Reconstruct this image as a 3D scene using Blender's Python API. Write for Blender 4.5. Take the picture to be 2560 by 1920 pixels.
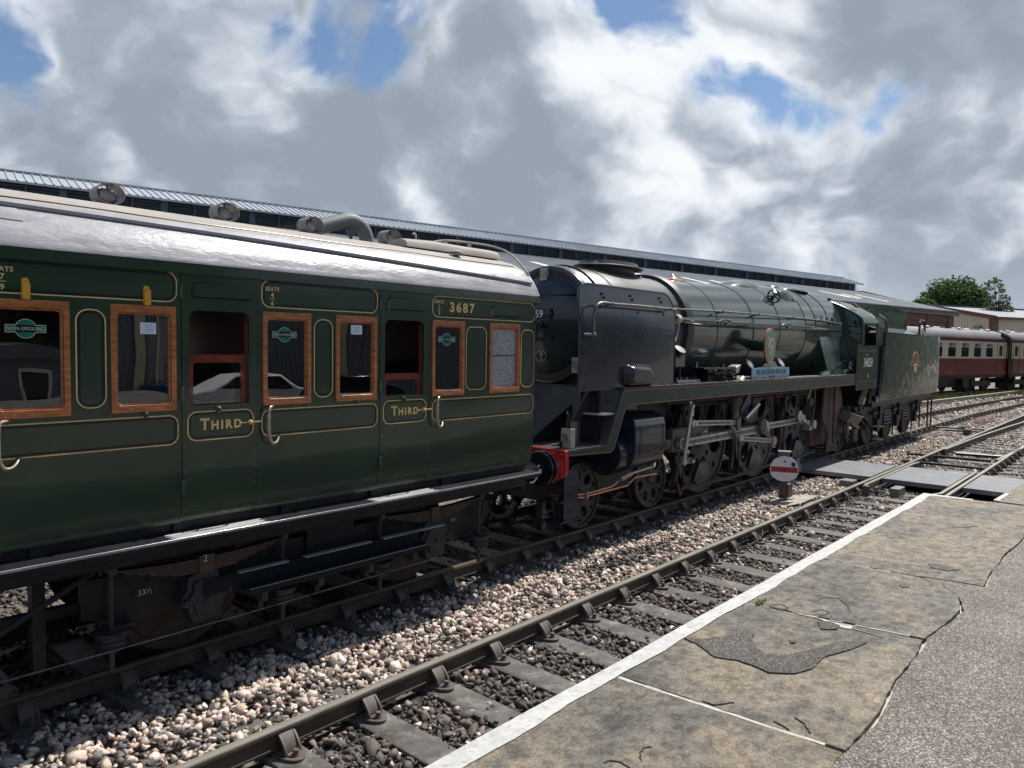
import bpy, bmesh, math, random
import numpy as np
from math import sin, cos, pi, radians, sqrt, atan2, exp
from mathutils import Vector, Matrix
random.seed(7); rng = np.random.default_rng(11)
for o in list(bpy.data.objects): bpy.data.objects.remove(o)
S = bpy.context.scene
COL = S.collection

# ------------------------------------------------------------ camera
FPX, YAW, PITCH, ROLL, CAMH = 1850.0, .7196, .0508, .0156, 2.5102
Fv = np.array([cos(YAW)*cos(PITCH), sin(YAW)*cos(PITCH), -sin(PITCH)])
R0 = np.array([sin(YAW), -cos(YAW), 0.]); U0 = np.cross(R0, Fv)
Rv = cos(ROLL)*R0+sin(ROLL)*U0; Uv = -sin(ROLL)*R0+cos(ROLL)*U0
CAM = np.array([0, 0, CAMH])
def ray(px, py): return Fv+Rv*(px-1280)/FPX-Uv*(py-960)/FPX
def at(px, py, X=None, Y=None, Z=None, P=None, N=None, D=None):
    """a surveyed pixel of the 2560x1920 photo turned into a point on a plane"""
    d = ray(px, py)
    if X is not None: t = X/d[0]
    elif Y is not None: t = Y/d[1]
    elif Z is not None: t = (Z-CAMH)/d[2]
    elif D is not None: t = D
    else: t = P/float(np.dot(d, N))
    return Vector(CAM+d*t)
def zz(x0, y0, w, W=2212):
    s = w/W
    return lambda a, b: (x0+a*s, y0+b*s)
cam = bpy.data.objects.new('camera', bpy.data.cameras.new('camera')); COL.objects.link(cam)
cam.matrix_world = Matrix(((Rv[0], Uv[0], -Fv[0], 0), (Rv[1], Uv[1], -Fv[1], 0), (Rv[2], Uv[2], -Fv[2], CAMH), (0, 0, 0, 1)))
cam.data.sensor_width = 36; cam.data.lens = 36*FPX/2560; cam.data.clip_end = 3000; cam.data.clip_start = .05
S.camera = cam
S.view_settings.view_transform = 'Standard'; S.view_settings.look = 'None'
S.view_settings.exposure = 0.16; S.view_settings.gamma = 1.0
S.view_settings.use_curve_mapping = False

# ------------------------------------------------------------ sun
SUN = Vector((.56, -.032, .83)).normalized()
sl = bpy.data.lights.new('sun', 'SUN'); sl.energy = 5.0; sl.angle = radians(.55); sl.color = (1, .965, .915)
so = bpy.data.objects.new('sun', sl); COL.objects.link(so); so.location = (0, 0, 30)
so.rotation_euler = (-SUN).to_track_quat('-Z', 'Y').to_euler()

# ------------------------------------------------------------ sky
W = bpy.data.worlds.new('World'); S.world = W; W.use_nodes = True
nt = W.node_tree; nt.nodes.clear()
def N(t, **k):
    n = nt.nodes.new(t)
    for a, v in k.items(): setattr(n, a, v)
    return n
def L(a, b): nt.links.new(a, b)
def M(op, a, b=None, c=None, clamp=False):
    n = N('ShaderNodeMath', operation=op); n.use_clamp = clamp
    for i, v in enumerate((a, b, c)):
        if v is None: continue
        if hasattr(v, 'links') or hasattr(v, 'is_linked'): L(v, n.inputs[i])
        else: n.inputs[i].default_value = v
    return n.outputs[0]
def VM(op, a, b=None):
    n = N('ShaderNodeVectorMath', operation=op)
    for i, v in enumerate((a, b)):
        if v is None: continue
        if hasattr(v, 'is_linked'): L(v, n.inputs[i])
        else: n.inputs[i].default_value = v
    return n.outputs[0] if op != 'DISTANCE' else n.outputs[1]
def MR(v, a, b, c, d, smooth=True):
    n = N('ShaderNodeMapRange'); n.interpolation_type = 'SMOOTHSTEP' if smooth else 'LINEAR'; n.clamp = True
    L(v, n.inputs[0])
    for i, x in enumerate((a, b, c, d)): n.inputs[i+1].default_value = x
    return n.outputs[0]
sky = N('ShaderNodeTexSky', sky_type='NISHITA'); sky.sun_disc = False
sky.sun_elevation = math.asin(SUN.z); sky.sun_rotation = atan2(SUN.x, SUN.y)
sky.air_density = 1.1; sky.dust_density = .25; sky.ozone_density = 1.6
tc = N('ShaderNodeTexCoord'); dirn = VM('NORMALIZE', tc.outputs['Generated'])
sep = N('ShaderNodeSeparateXYZ'); L(dirn, sep.inputs[0])
den = M('ADD', M('MAXIMUM', sep.outputs[2], 0.0), .62)
cmb = N('ShaderNodeCombineXYZ')
L(M('DIVIDE', sep.outputs[0], den), cmb.inputs[0]); L(M('DIVIDE', sep.outputs[1], den), cmb.inputs[1]); cmb.inputs[2].default_value = 3.7
P0 = cmb.outputs[0]
def fbm(vec, sc, det, rough, dist=0.0):
    n = N('ShaderNodeTexNoise'); n.noise_dimensions = '3D'
    L(vec, n.inputs['Vector']); n.inputs['Scale'].default_value = sc; n.inputs['Detail'].default_value = det
    n.inputs['Roughness'].default_value = rough; n.inputs['Distortion'].default_value = dist
    return n.outputs[0]
# domain warp
wn = N('ShaderNodeTexNoise'); L(P0, wn.inputs['Vector']); wn.inputs['Scale'].default_value = 2.8; wn.inputs['Detail'].default_value = 5
warp = VM('MULTIPLY', VM('SUBTRACT', wn.outputs['Color'], (.5, .5, .5)), (.27, .27, .27))
P1 = VM('ADD', P0, warp)
def blobs(lst, op='ADD'):
    tot = None
    for (px, py, r, a) in lst:
        d = ray(px, py); d = d/np.linalg.norm(d)
        # distances are perturbed by the noise so the patches have ragged rims
        dist = VM('DISTANCE', VM('ADD', dirn, VM('MULTIPLY', VM('SUBTRACT', wn.outputs['Color'], (.5, .5, .5)), (.24, .24, .24))), tuple(d))
        v = MR(dist, r*1.15, r*.1, 0.0, a)
        tot = v if tot is None else M(op, tot, v)
    return tot
blue = blobs([(-40, 150, .09, .8), (60, 165, .06, .7), (620, 60, .07, .6), (760, 70, .09, .9), (900, 95, .09, .9), (1010, 60, .08, .8), (1140, 50, .07, .6), (1240, 60, .06, .5),
              (1610, 20, .09, 1.0), (1690, 50, .09, .9), (1780, 20, .07, .7), (1690, 225, .06, .7), (1780, 225, .08, .9), (1880, 235, .08, .9), (1990, 240, .07, .8), (2090, 255, .08, .9),
              (2190, 265, .09, 1.0), (2290, 275, .08, .9), (2360, 225, .06, .6), (1570, 365, .04, .5), (1900, 335, .05, .5), (2030, 350, .05, .5), (2010, 350, .04, .3), (1700, 500, .09, .25)], 'MAXIMUM')
dark = blobs([(1000, 420, .26, .75), (750, 330, .22, .45), (1330, 330, .17, .6), (350, 420, .24, .45), (150, 380, .2, .3), (1150, 520, .16, .45), (2500, 60, .24, .75), (2300, 30, .16, .45),
              (2420, 480, .2, .42), (2200, 560, .16, .42), (1800, 590, .08, .5), (2560, 560, .12, .4), (520, 520, .2, .35)])
brit = blobs([(1300, 140, .16, .45), (1500, 90, .14, .5), (1560, 250, .13, .45), (800, 130, .1, .35), (350, 110, .14, .3), (1900, 150, .16, .5), (2100, 330, .1, .4), (1750, 340, .14, .4), (2380, 320, .09, .55), (2500, 330, .08, .5),
              (180, 240, .12, .25), (1600, 600, .2, .35), (1250, 640, .2, .35), (2000, 660, .25, .35), (1900, 430, .1, .3)])
n1 = fbm(P1, 3.2, 10, .50); n2 = fbm(P1, 8.2, 9, .50); n3 = fbm(P1, 19, 7, .55)
cov = M('ADD', M('ADD', M('ADD', M('MULTIPLY', n1, .50), M('MULTIPLY', n2, .32)), M('MULTIPLY', n3, .18)), M('ADD', M('MULTIPLY', blue, -.205), M('MULTIPLY', brit, .06)))
# unseen sky behind the viewer is opened to blue, to weaken the fill light
vd = VM('DISTANCE', dirn, tuple(Fv))
cov = M('SUBTRACT', cov, MR(vd, 1.0, 1.5, 0.0, .20))
alpha = MR(cov, .305, .415, 0.0, 1.0)
# billow shading: density difference towards the sun
off = (.05, -.02, .03)
s1 = fbm(P1, 5.4, 9, .47); s2 = fbm(VM('ADD', P1, off), 5.4, 9, .47)
lit = M('SUBTRACT', s1, s2)
big = fbm(P1, 2.6, 7, .48)
shade = M('ADD', M('ADD', M('MULTIPLY', big, .9), M('MULTIPLY', n2, .62)), M('ADD', M('MULTIPLY', dark, .34), M('MULTIPLY', brit, -.15)))
shade = M('ADD', shade, M('MULTIPLY', lit, 2.3))
shade = M('ADD', shade, MR(cov, .34, .52, -.22, .06))
shade = M('ADD', M('ADD', shade, .07), MR(vd, 1.0, 1.5, 0.0, .25))  # clouds behind the viewer are greyed as well, for less fill
ramp = N('ShaderNodeValToRGB'); L(MR(shade, .25, 1.33, 0, 1, False), ramp.inputs[0])
cr = ramp.color_ramp; cr.elements[0].position = 0.08; cr.elements[0].color = (.86, .885, .92, 1)
cr.elements[1].position = 1.0; cr.elements[1].color = (.28, .325, .39, 1)
for p, c in ((.28, (.80, .83, .87, 1)), (.45, (.63, .67, .73, 1)), (.62, (.46, .51, .58, 1)), (.78, (.34, .39, .46, 1))):
    e = cr.elements.new(p); e.color = c
# towards the horizon everything greys into a pale band
hor = MR(sep.outputs[2], 0.0, .16, 1.0, 0.0)
mixh = N('ShaderNodeMix', data_type='RGBA'); L(M('MULTIPLY', hor, .45), mixh.inputs[0]); L(ramp.outputs[0], mixh.inputs[6]); mixh.inputs[7].default_value = (.55, .62, .69, 1)
skyc = N('ShaderNodeMix', data_type='RGBA', blend_type='MULTIPLY'); skyc.inputs[0].default_value = 1
L(sky.outputs[0], skyc.inputs[6]); skyc.inputs[7].default_value = (.078, .082, .088, 1)
mx = N('ShaderNodeMix', data_type='RGBA'); L(alpha, mx.inputs[0]); L(skyc.outputs[2], mx.inputs[6]); L(mixh.outputs[2], mx.inputs[7])
bg = N('ShaderNodeBackground'); L(mx.outputs[2], bg.inputs[0]); bg.inputs[1].default_value = 1.0
wo = N('ShaderNodeOutputWorld'); L(bg.outputs[0], wo.inputs[0])

# ------------------------------------------------------------ materials
def newmat(name):
    m = bpy.data.materials.new(name); m.use_nodes = True
    return m
def pm(name, col, rough=.5, metal=0.0, coat=0.0, var=0.0, vscale=3.0, dirt=None, dscale=2.0, damt=.5, bump=0.0, bscale=40.0, rvar=0.0, stretch=(1, 1, 1), spec=.5, wav=0.0, wscale=1.2, noise2=None):
    """principled material: value variation, patches of a second colour, fine bump and slow panel waviness"""
    global nt
    m = newmat(name); nt_old = nt; nt = m.node_tree
    b = nt.nodes['Principled BSDF']
    b.inputs['Base Color'].default_value = (*col, 1); b.inputs['Roughness'].default_value = rough
    b.inputs['Metallic'].default_value = metal; b.inputs['Coat Weight'].default_value = coat; b.inputs['Coat Roughness'].default_value = .04
    b.inputs['Specular IOR Level'].default_value = spec
    g = N('ShaderNodeNewGeometry'); mp = N('ShaderNodeMapping'); L(g.outputs['Position'], mp.inputs[0]); mp.inputs['Scale'].default_value = stretch
    pos = mp.outputs[0]
    c = None
    if var > 0 or dirt:
        f = fbm(pos, vscale, 8, .6)
        mxx = N('ShaderNodeMix', data_type='RGBA'); L(MR(f, .3, .7, 0, 1), mxx.inputs[0])
        mxx.inputs[6].default_value = tuple(x*(1-var) for x in col)+(1,); mxx.inputs[7].default_value = tuple(min(1, x*(1+var)) for x in col)+(1,)
        c = mxx.outputs[2]
        if dirt:
            f2 = fbm(pos, dscale, 9, .65, .3)
            m3 = N('ShaderNodeMix', data_type='RGBA'); L(MR(f2, .58-damt*.25, .72, 0, 1), m3.inputs[0]); L(c, m3.inputs[6]); m3.inputs[7].default_value = (*dirt, 1)
            c = m3.outputs[2]
        L(c, b.inputs['Base Color'])
    if rvar > 0:
        f = fbm(pos, vscale*1.7, 6, .6)
        L(MR(f, .3, .7, max(0, rough-rvar), rough+rvar), b.inputs['Roughness'])
    nrm = None
    if wav > 0:
        f = fbm(pos, wscale, 2, .4); bp = N('ShaderNodeBump'); bp.inputs['Strength'].default_value = 1; bp.inputs['Distance'].default_value = wav
        L(f, bp.inputs['Height']); nrm = bp.outputs[0]
    if bump > 0:
        f = fbm(pos, bscale, 6, .65); bp = N('ShaderNodeBump'); bp.inputs['Strength'].default_value = 1; bp.inputs['Distance'].default_value = bump
        L(f, bp.inputs['Height'])
        if nrm: L(nrm, bp.inputs['Normal'])
        nrm = bp.outputs[0]
    if nrm:
        L(nrm, b.inputs['Normal'])
        if coat: L(nrm, b.inputs['Coat Normal'])
    nt = nt_old
    return m
MAT = {}
def mat(k): return MAT[k]
MAT['coach_green'] = pm('coach_green_paint', (.026, .051, .028), .22, coat=.6, var=.12, vscale=1.2, wav=.006, wscale=1.3, stretch=(.7, 1, 1.3), bump=.0003, bscale=25, dirt=(.027, .036, .018), dscale=1.1, damt=.2)
MAT['lining_gold'] = pm('gold_lining_paint', (.74, .58, .22), .4, var=.1)
MAT['letter_gold'] = pm('gold_letter_paint', (.80, .58, .20), .35)
MAT['line_black'] = pm('black_lining_paint', (.006, .006, .009), .3, coat=.3)
MAT['teak'] = pm('varnished_teak', (.42, .135, .038), .28, coat=.7, var=.35, vscale=9, stretch=(1, 1, 6), bump=.0006, bscale=60)
MAT['teak_red'] = pm('red_brown_varnish', (.20, .028, .016), .28, coat=.6, var=.25, vscale=9)
MAT['roof_grey'] = pm('roof_paint_grey', (.325, .315, .335), .40, var=.14, vscale=7, stretch=(.35, 1, 1), bump=.006, bscale=16, rvar=.12)
MAT['roof_tan'] = pm('roof_canvas_dusty', (.36, .325, .29), .75, var=.10, vscale=3, dirt=(.42, .36, .27), dscale=1.1, damt=.35, bump=.002, bscale=30)
MAT['frame_black'] = pm('underframe_black', (.010, .0115, .016), .42, var=.3, vscale=4, dirt=(.03, .025, .023), dscale=5, damt=.35, bump=.001)
MAT['frame_gloss'] = pm('gloss_black_paint', (.010, .010, .013), .2, coat=.5, var=.2, bump=.0003)
MAT['rust_frame'] = pm('rusty_running_gear', (.052, .035, .029), .5, var=.35, vscale=8, bump=.001)
MAT['spring'] = pm('rust_brown_spring_steel', (.085, .05, .038), .55, var=.3, vscale=7)
MAT['vent_grey'] = pm('ventilator_weathered_grey', (.21, .20, .195), .5, var=.3, vscale=20)
MAT['soot_black'] = pm('sooty_black_plate', (.010, .0125, .018), .6, var=.3, vscale=4, spec=.25)
MAT['axle_grey'] = pm('greasy_grey_casting', (.034, .036, .042), .42, var=.3, vscale=9, dirt=(.06, .05, .042), dscale=9, damt=.3)
MAT['plate_letters'] = pm('tarnished_raised_letters', (.20, .175, .165), .35, metal=.5)
MAT['scar'] = pm('stone_crevice', (.055, .048, .04), .9)
MAT['worn_step'] = pm('worn_step_grey', (.36, .345, .33), .6, var=.25, vscale=14, stretch=(.2, 1, 1))
MAT['step_edge'] = pm('polished_step_edge', (.55, .56, .58), .22, metal=.6, var=.2)
MAT['bronze'] = pm('worn_bronze_handle', (.42, .34, .27), .35, metal=.7, var=.3, vscale=20)
MAT['brass'] = pm('polished_brass', (.75, .55, .25), .25, metal=.9)
MAT['yellow'] = pm('yellow_bracket_paint', (.72, .36, .03), .4)
MAT['steel'] = pm('oily_steel_rod', (.52, .50, .45), .34, metal=.7, var=.2, vscale=6, dirt=(.16, .14, .11), dscale=6, damt=.25)
MAT['steel_grey'] = pm('oily_grey_motion', (.17, .165, .15), .45, metal=.35, var=.3, vscale=8, dirt=(.05, .04, .03), dscale=7, damt=.4)
MAT['wheel'] = pm('wheel_dusty_grey', (.042, .043, .050), .46, var=.3, vscale=5, dirt=(.075, .065, .055), dscale=5, damt=.3, coat=.1)
MAT['tyre'] = pm('wheel_tyre_steel', (.085, .075, .07), .33, metal=.5, var=.25, vscale=9)
MAT['loco_black'] = pm('locomotive_black_paint', (.016, .022, .036), .22, coat=.3, var=.08, vscale=2, wav=.002, wscale=1.6, rvar=.03)
MAT['smokebox'] = pm('smokebox_matt_black', (.052, .049, .053), .44, var=.25, vscale=3, dirt=(.095, .083, .080), dscale=2.2, damt=.4, bump=.0006)
MAT['loco_green'] = pm('locomotive_green_paint', (.021, .041, .028), .2, coat=.5, var=.12, vscale=1.5, wav=.004, wscale=1.1, dirt=(.045, .055, .04), dscale=2.5, damt=.15)
MAT['tender_green'] = pm('tender_green_paint', (.020, .044, .026), .22, coat=.55, var=.15, vscale=2, wav=.006, wscale=2.2, stretch=(1, 1, 1.6), spec=.3)
MAT['orange_line'] = pm('orange_lining_paint', (.50, .16, .05), .45)
MAT['red_line'] = pm('dull_red_lining_paint', (.14, .035, .03), .45)
MAT['red'] = pm('buffer_beam_red_paint', (.42, .018, .018), .33, coat=.35, var=.15, vscale=6)
MAT['copper'] = pm('copper_pipe', (.62, .27, .16), .3, metal=.85, var=.2, vscale=15)
MAT['white'] = pm('white_enamel', (.82, .81, .77), .4, var=.05, vscale=12, dirt=(.6, .56, .5), dscale=9, damt=.05)
MAT['letter_white'] = pm('white_letter_paint', (.78, .76, .68), .5)
MAT['sig_red'] = pm('signal_red_paint', (.40, .03, .03), .45, var=.1)
MAT['sig_blue'] = pm('blue_signal_glass', (.015, .06, .16), .1, coat=.6)
MAT['sky_blue'] = pm('nameplate_light_blue', (.20, .47, .62), .4)
MAT['chrome'] = pm('polished_metal', (.72, .70, .68), .18, metal=1.0)
MAT['lamp_cream'] = pm('lamp_box_cream', (.40, .37, .31), .5, var=.15)
MAT['enamel_green'] = pm('crest_green_enamel', (.12, .32, .20), .3)
MAT['tape'] = pm('sticker_green', (.0, .16, .10), .35)
MAT['paper'] = pm('notice_paper', (.72, .79, .88), .7)
MAT['ink'] = pm('notice_ink_grey', (.22, .25, .3), .8)
MAT['rail_side'] = pm('rail_side_rust_brown', (.095, .07, .048), .6, var=.3, vscale=7, dirt=(.05, .042, .035), dscale=5, damt=.4, bump=.0008, bscale=60)
MAT['rail_top'] = pm('rail_head_worn_steel', (.50, .455, .38), .30, metal=.55, var=.15, vscale=5, stretch=(.3, 3, 1), dirt=(.30, .25, .18), dscale=4, damt=.25)
MAT['rail_dull'] = pm('rail_head_dull_brown', (.12, .085, .05), .5, metal=.2, var=.3, vscale=5, stretch=(.4, 2, 1))
MAT['chair_iron'] = pm('rail_chair_iron', (.105, .085, .072), .55, var=.3, vscale=15, dirt=(.16, .10, .065), dscale=12, damt=.4, bump=.001)
MAT['sleeper'] = pm('sleeper_oily_timber', (.085, .074, .065), .62, var=.35, vscale=8, stretch=(1, .3, 1), dirt=(.20, .175, .15), dscale=5, damt=.35, bump=.005, bscale=25, rvar=.15)
MAT['concrete_dark'] = pm('sleeper_stained_concrete', (.105, .095, .085), .7, var=.35, vscale=9, dirt=(.24, .225, .20), dscale=6, damt=.38, bump=.004, bscale=50)
MAT['rubber'] = pm('crossing_board_grey', (.165, .168, .175), .5, var=.12, vscale=5, stretch=(3, .6, 1), dirt=(.30, .305, .315), dscale=3.5, damt=.45, bump=.0015, bscale=60, rvar=.1)
MAT['timber'] = pm('grey_weathered_timber', (.19, .18, .16), .7, var=.25, vscale=12, stretch=(.3, 1, 4), bump=.002)
MAT['mortar'] = pm('pale_mortar_joint', (.46, .43, .37), .85, var=.25, vscale=18, bump=.002, bscale=70)
MAT['white_line'] = pm('white_edge_paint', (.50, .49, .46), .6, var=.14, vscale=14, dirt=(.30, .285, .26), dscale=34, damt=.38, bump=.002, bscale=60)
MAT['shed_roof'] = pm('shed_roof_grey_sheet', (.40, .43, .46), .42, var=.10, vscale=.6, dirt=(.33, .34, .35), dscale=.8, damt=.3)
MAT['shed_lower'] = pm('shed_lower_roof_sheet', (.205, .225, .245), .5, var=.12, vscale=.5)
MAT['shed_dark'] = pm('shed_louvre_slate_blue', (.085, .105, .135), .5, var=.15, vscale=.8)
MAT['rooflight'] = pm('translucent_roof_strip', (.72, .70, .60), .5, var=.1, vscale=.9)
MAT['fascia'] = pm('grey_fascia_board', (.16, .165, .16), .6, var=.15)
MAT['cream_clad'] = pm('beige_metal_cladding', (.56, .51, .41), .5, var=.06, vscale=.5)
MAT['maroon_trim'] = pm('maroon_trim_paint', (.10, .028, .03), .45)
MAT['bldg_roof'] = pm('grey_sheet_roof', (.15, .17, .19), .5, var=.1, vscale=.4)
MAT['mk_maroon'] = pm('coach_maroon_paint', (.19, .022, .028), .35, coat=.2, var=.2, vscale=1.2, dirt=(.22, .05, .045), dscale=.9, damt=.2, wav=.004)
MAT['mk_cream'] = pm('coach_cream_paint', (.74, .65, .45), .35, coat=.2, var=.06, vscale=1)
MAT['mk_roof'] = pm('coach_roof_dull_grey', (.115, .105, .108), .6, var=.2, vscale=1.5, stretch=(.3, 1, 1))
MAT['glass_dark'] = pm('dark_window_glass', (.02, .028, .03), .05, coat=.3, spec=.8)
MAT['curtain'] = pm('pale_curtain', (.5, .48, .42), .8)
MAT['seat_blue'] = pm('dark_moquette_seat', (.02, .025, .045), .9, var=.5, vscale=30)
MAT['interior'] = pm('brown_panelled_interior', (.045, .025, .016), .4, var=.3)
MAT['panel_cream'] = pm('cream_panel_paint', (.62, .53, .33), .5, var=.05)
MAT['cream_wall'] = pm('cream_rendered_wall', (.62, .55, .38), .7, var=.05)
MAT['grey_clad'] = pm('grey_corrugated_cladding', (.20, .205, .22), .5, var=.1)
MAT['bark'] = pm('tree_bark', (.075, .06, .045), .9, var=.3, vscale=5)
MAT['coal'] = pm('black_coal', (.01, .01, .01), .4)
MAT['rope'] = pm('pale_rope', (.55, .47, .38), .9, var=.2)
MAT['ash_pan'] = pm('ashpan_rusty_brown', (.115, .07, .055), .7, var=.35, vscale=3, dirt=(.06, .05, .048), dscale=2, damt=.4)
MAT['concrete'] = pm('pale_concrete', (.36, .33, .27), .85, var=.2, vscale=4, bump=.002)
MAT['moss'] = pm('dry_moss', (.25, .22, .06), .9)

def glassmat():
    global nt
    m = newmat('window_glass'); o = nt; nt = m.node_tree; nt.nodes.clear()
    g = N('ShaderNodeBsdfGlossy'); g.inputs['Roughness'].default_value = .0; g.inputs['Color'].default_value = (.95, .97, 1, 1)
    t = N('ShaderNodeBsdfTransparent'); t.inputs[0].default_value = (.42, .45, .47, 1)
    f = N('ShaderNodeFresnel'); f.inputs['IOR'].default_value = 2.1
    geo = N('ShaderNodeNewGeometry'); nn = fbm(geo.outputs['Position'], 2.2, 1, .3)
    bp = N('ShaderNodeBump'); bp.inputs['Distance'].default_value = .0022; L(nn, bp.inputs['Height']); L(bp.outputs[0], g.inputs['Normal']); L(bp.outputs[0], f.inputs['Normal'])
    mix = N('ShaderNodeMixShader'); L(f.outputs[0], mix.inputs[0]); L(t.outputs[0], mix.inputs[1]); L(g.outputs[0], mix.inputs[2])
    out = N('ShaderNodeOutputMaterial'); L(mix.outputs[0], out.inputs[0]); nt = o
    return m
MAT['valance_green'] = pm('valance_green_paint', (.030, .056, .042), .42, coat=.05, var=.2, vscale=2.5, dirt=(.055, .05, .04), dscale=3, damt=.2, spec=.3)
MAT['glass'] = glassmat()
def frosted():
    global nt
    m = newmat('patterned_obscured_glass'); o = nt; nt = m.node_tree
    b = nt.nodes['Principled BSDF']; b.inputs['Roughness'].default_value = .35; b.inputs['Base Color'].default_value = (.3, .3, .3, 1)
    geo = N('ShaderNodeNewGeometry'); v = N('ShaderNodeTexVoronoi'); v.inputs['Scale'].default_value = 42; L(geo.outputs['Position'], v.inputs['Vector'])
    r = N('ShaderNodeMix', data_type='RGBA'); L(MR(v.outputs['Distance'], .1, .6, 0, 1), r.inputs[0]); r.inputs[6].default_value = (.16, .155, .17, 1); r.inputs[7].default_value = (.40, .39, .41, 1)
    L(r.outputs[2], b.inputs['Base Color']); bp = N('ShaderNodeBump'); bp.inputs['Distance'].default_value = .003; L(v.outputs['Distance'], bp.inputs['Height']); L(bp.outputs[0], b.inputs['Normal'])
    nt = o; return m
MAT['frosted'] = frosted()
def brick():
    global nt
    m = newmat('red_brickwork'); o = nt; nt = m.node_tree
    b = nt.nodes['Principled BSDF']; b.inputs['Roughness'].default_value = .85
    tcx = N('ShaderNodeTexCoord'); bk = N('ShaderNodeTexBrick'); mp = N('ShaderNodeMapping'); mp.inputs['Rotation'].default_value = (radians(90), 0, 0)
    L(tcx.outputs['Object'], mp.inputs[0]); L(mp.outputs[0], bk.inputs['Vector'])
    bk.inputs['Scale'].default_value = 1.6; bk.inputs['Color1'].default_value = (.21, .075, .05, 1); bk.inputs['Color2'].default_value = (.15, .05, .038, 1); bk.inputs['Mortar'].default_value = (.25, .2, .17, 1)
    bk.inputs['Mortar Size'].default_value = .02; L(bk.outputs[0], b.inputs['Base Color']); nt = o
    return m
MAT['brick'] = brick()
def stonemat():
    """riven York stone flags: tan and grey mottle, dark specks, shallow delamination"""
    global nt
    m = newmat('york_stone_flag'); o = nt; nt = m.node_tree
    b = nt.nodes['Principled BSDF']; b.inputs['Roughness'].default_value = .72
    g = N('ShaderNodeNewGeometry'); oi = N('ShaderNodeObjectInfo')
    pos = VM('ADD', g.outputs['Position'], VM('MULTIPLY', N('ShaderNodeCombineXYZ').outputs[0], (1, 1, 1)))
    f1 = fbm(pos, 2.3, 10, .68, .5); f2 = fbm(pos, 16, 10, .74); f3 = fbm(pos, 85, 5, .75)
    mp = N('ShaderNodeMapping'); L(pos, mp.inputs[0]); mp.inputs['Scale'].default_value = (1, 2.6, 1); mp.inputs['Rotation'].default_value = (0, 0, .5)
    f4 = fbm(mp.outputs[0], 4.5, 9, .7, 1.4)
    r = N('ShaderNodeValToRGB'); f0 = fbm(pos, .95, 4, .55, .8); L(M('ADD', M('ADD', M('MULTIPLY', f1, .36), M('MULTIPLY', f4, .26)), M('MULTIPLY', f0, .38)), r.inputs[0])
    e = r.color_ramp.elements; e[0].position = .33; e[0].color = (.062, .057, .05, 1); e[1].position = .62; e[1].color = (.33, .265, .175, 1)
    for p, c in ((.43, (.125, .115, .10, 1)), (.485, (.20, .175, .14, 1)), (.53, (.265, .215, .145, 1)), (.57, (.215, .185, .148, 1))):
        q = e.new(p); q.color = c
    mxx = N('ShaderNodeMix', data_type='RGBA', blend_type='MULTIPLY'); mxx.inputs[0].default_value = .75
    L(r.outputs[0], mxx.inputs[6]); rr = N('ShaderNodeValToRGB'); L(f2, rr.inputs[0]); rr.color_ramp.elements[0].position = .40; rr.color_ramp.elements[0].color = (.36, .35, .34, 1); rr.color_ramp.elements[1].position = .56; rr.color_ramp.elements[1].color = (1.1, 1.08, 1.05, 1)
    L(rr.outputs[0], mxx.inputs[7])
    m2 = N('ShaderNodeMix', data_type='RGBA', blend_type='MULTIPLY'); m2.inputs[0].default_value = .85; L(mxx.outputs[2], m2.inputs[6])
    r3 = N('ShaderNodeValToRGB'); L(f3, r3.inputs[0]); r3.color_ramp.elements[0].position = .38; r3.color_ramp.elements[0].color = (.55, .54, .52, 1); r3.color_ramp.elements[1].position = .6; r3.color_ramp.elements[1].color = (1.12, 1.1, 1.08, 1)
    L(r3.outputs[0], m2.inputs[7]); L(m2.outputs[2], b.inputs['Base Color'])
    st = N('ShaderNodeMath', operation='SNAP'); L(f4, st.inputs[0]); st.inputs[1].default_value = .11   # terraces of the riven face
    bp = N('ShaderNodeBump'); bp.inputs['Distance'].default_value = .02; L(st.outputs[0], bp.inputs['Height']); bp.inputs['Strength'].default_value = .45
    b2 = N('ShaderNodeBump'); b2.inputs['Distance'].default_value = .006; L(M('ADD', f2, M('MULTIPLY', f3, .35)), b2.inputs['Height']); L(bp.outputs[0], b2.inputs['Normal']); L(b2.outputs[0], b.inputs['Normal'])
    L(MR(f2, .3, .7, .85, .6), b.inputs['Roughness'])
    nt = o; return m
MAT['stone'] = stonemat()
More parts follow.
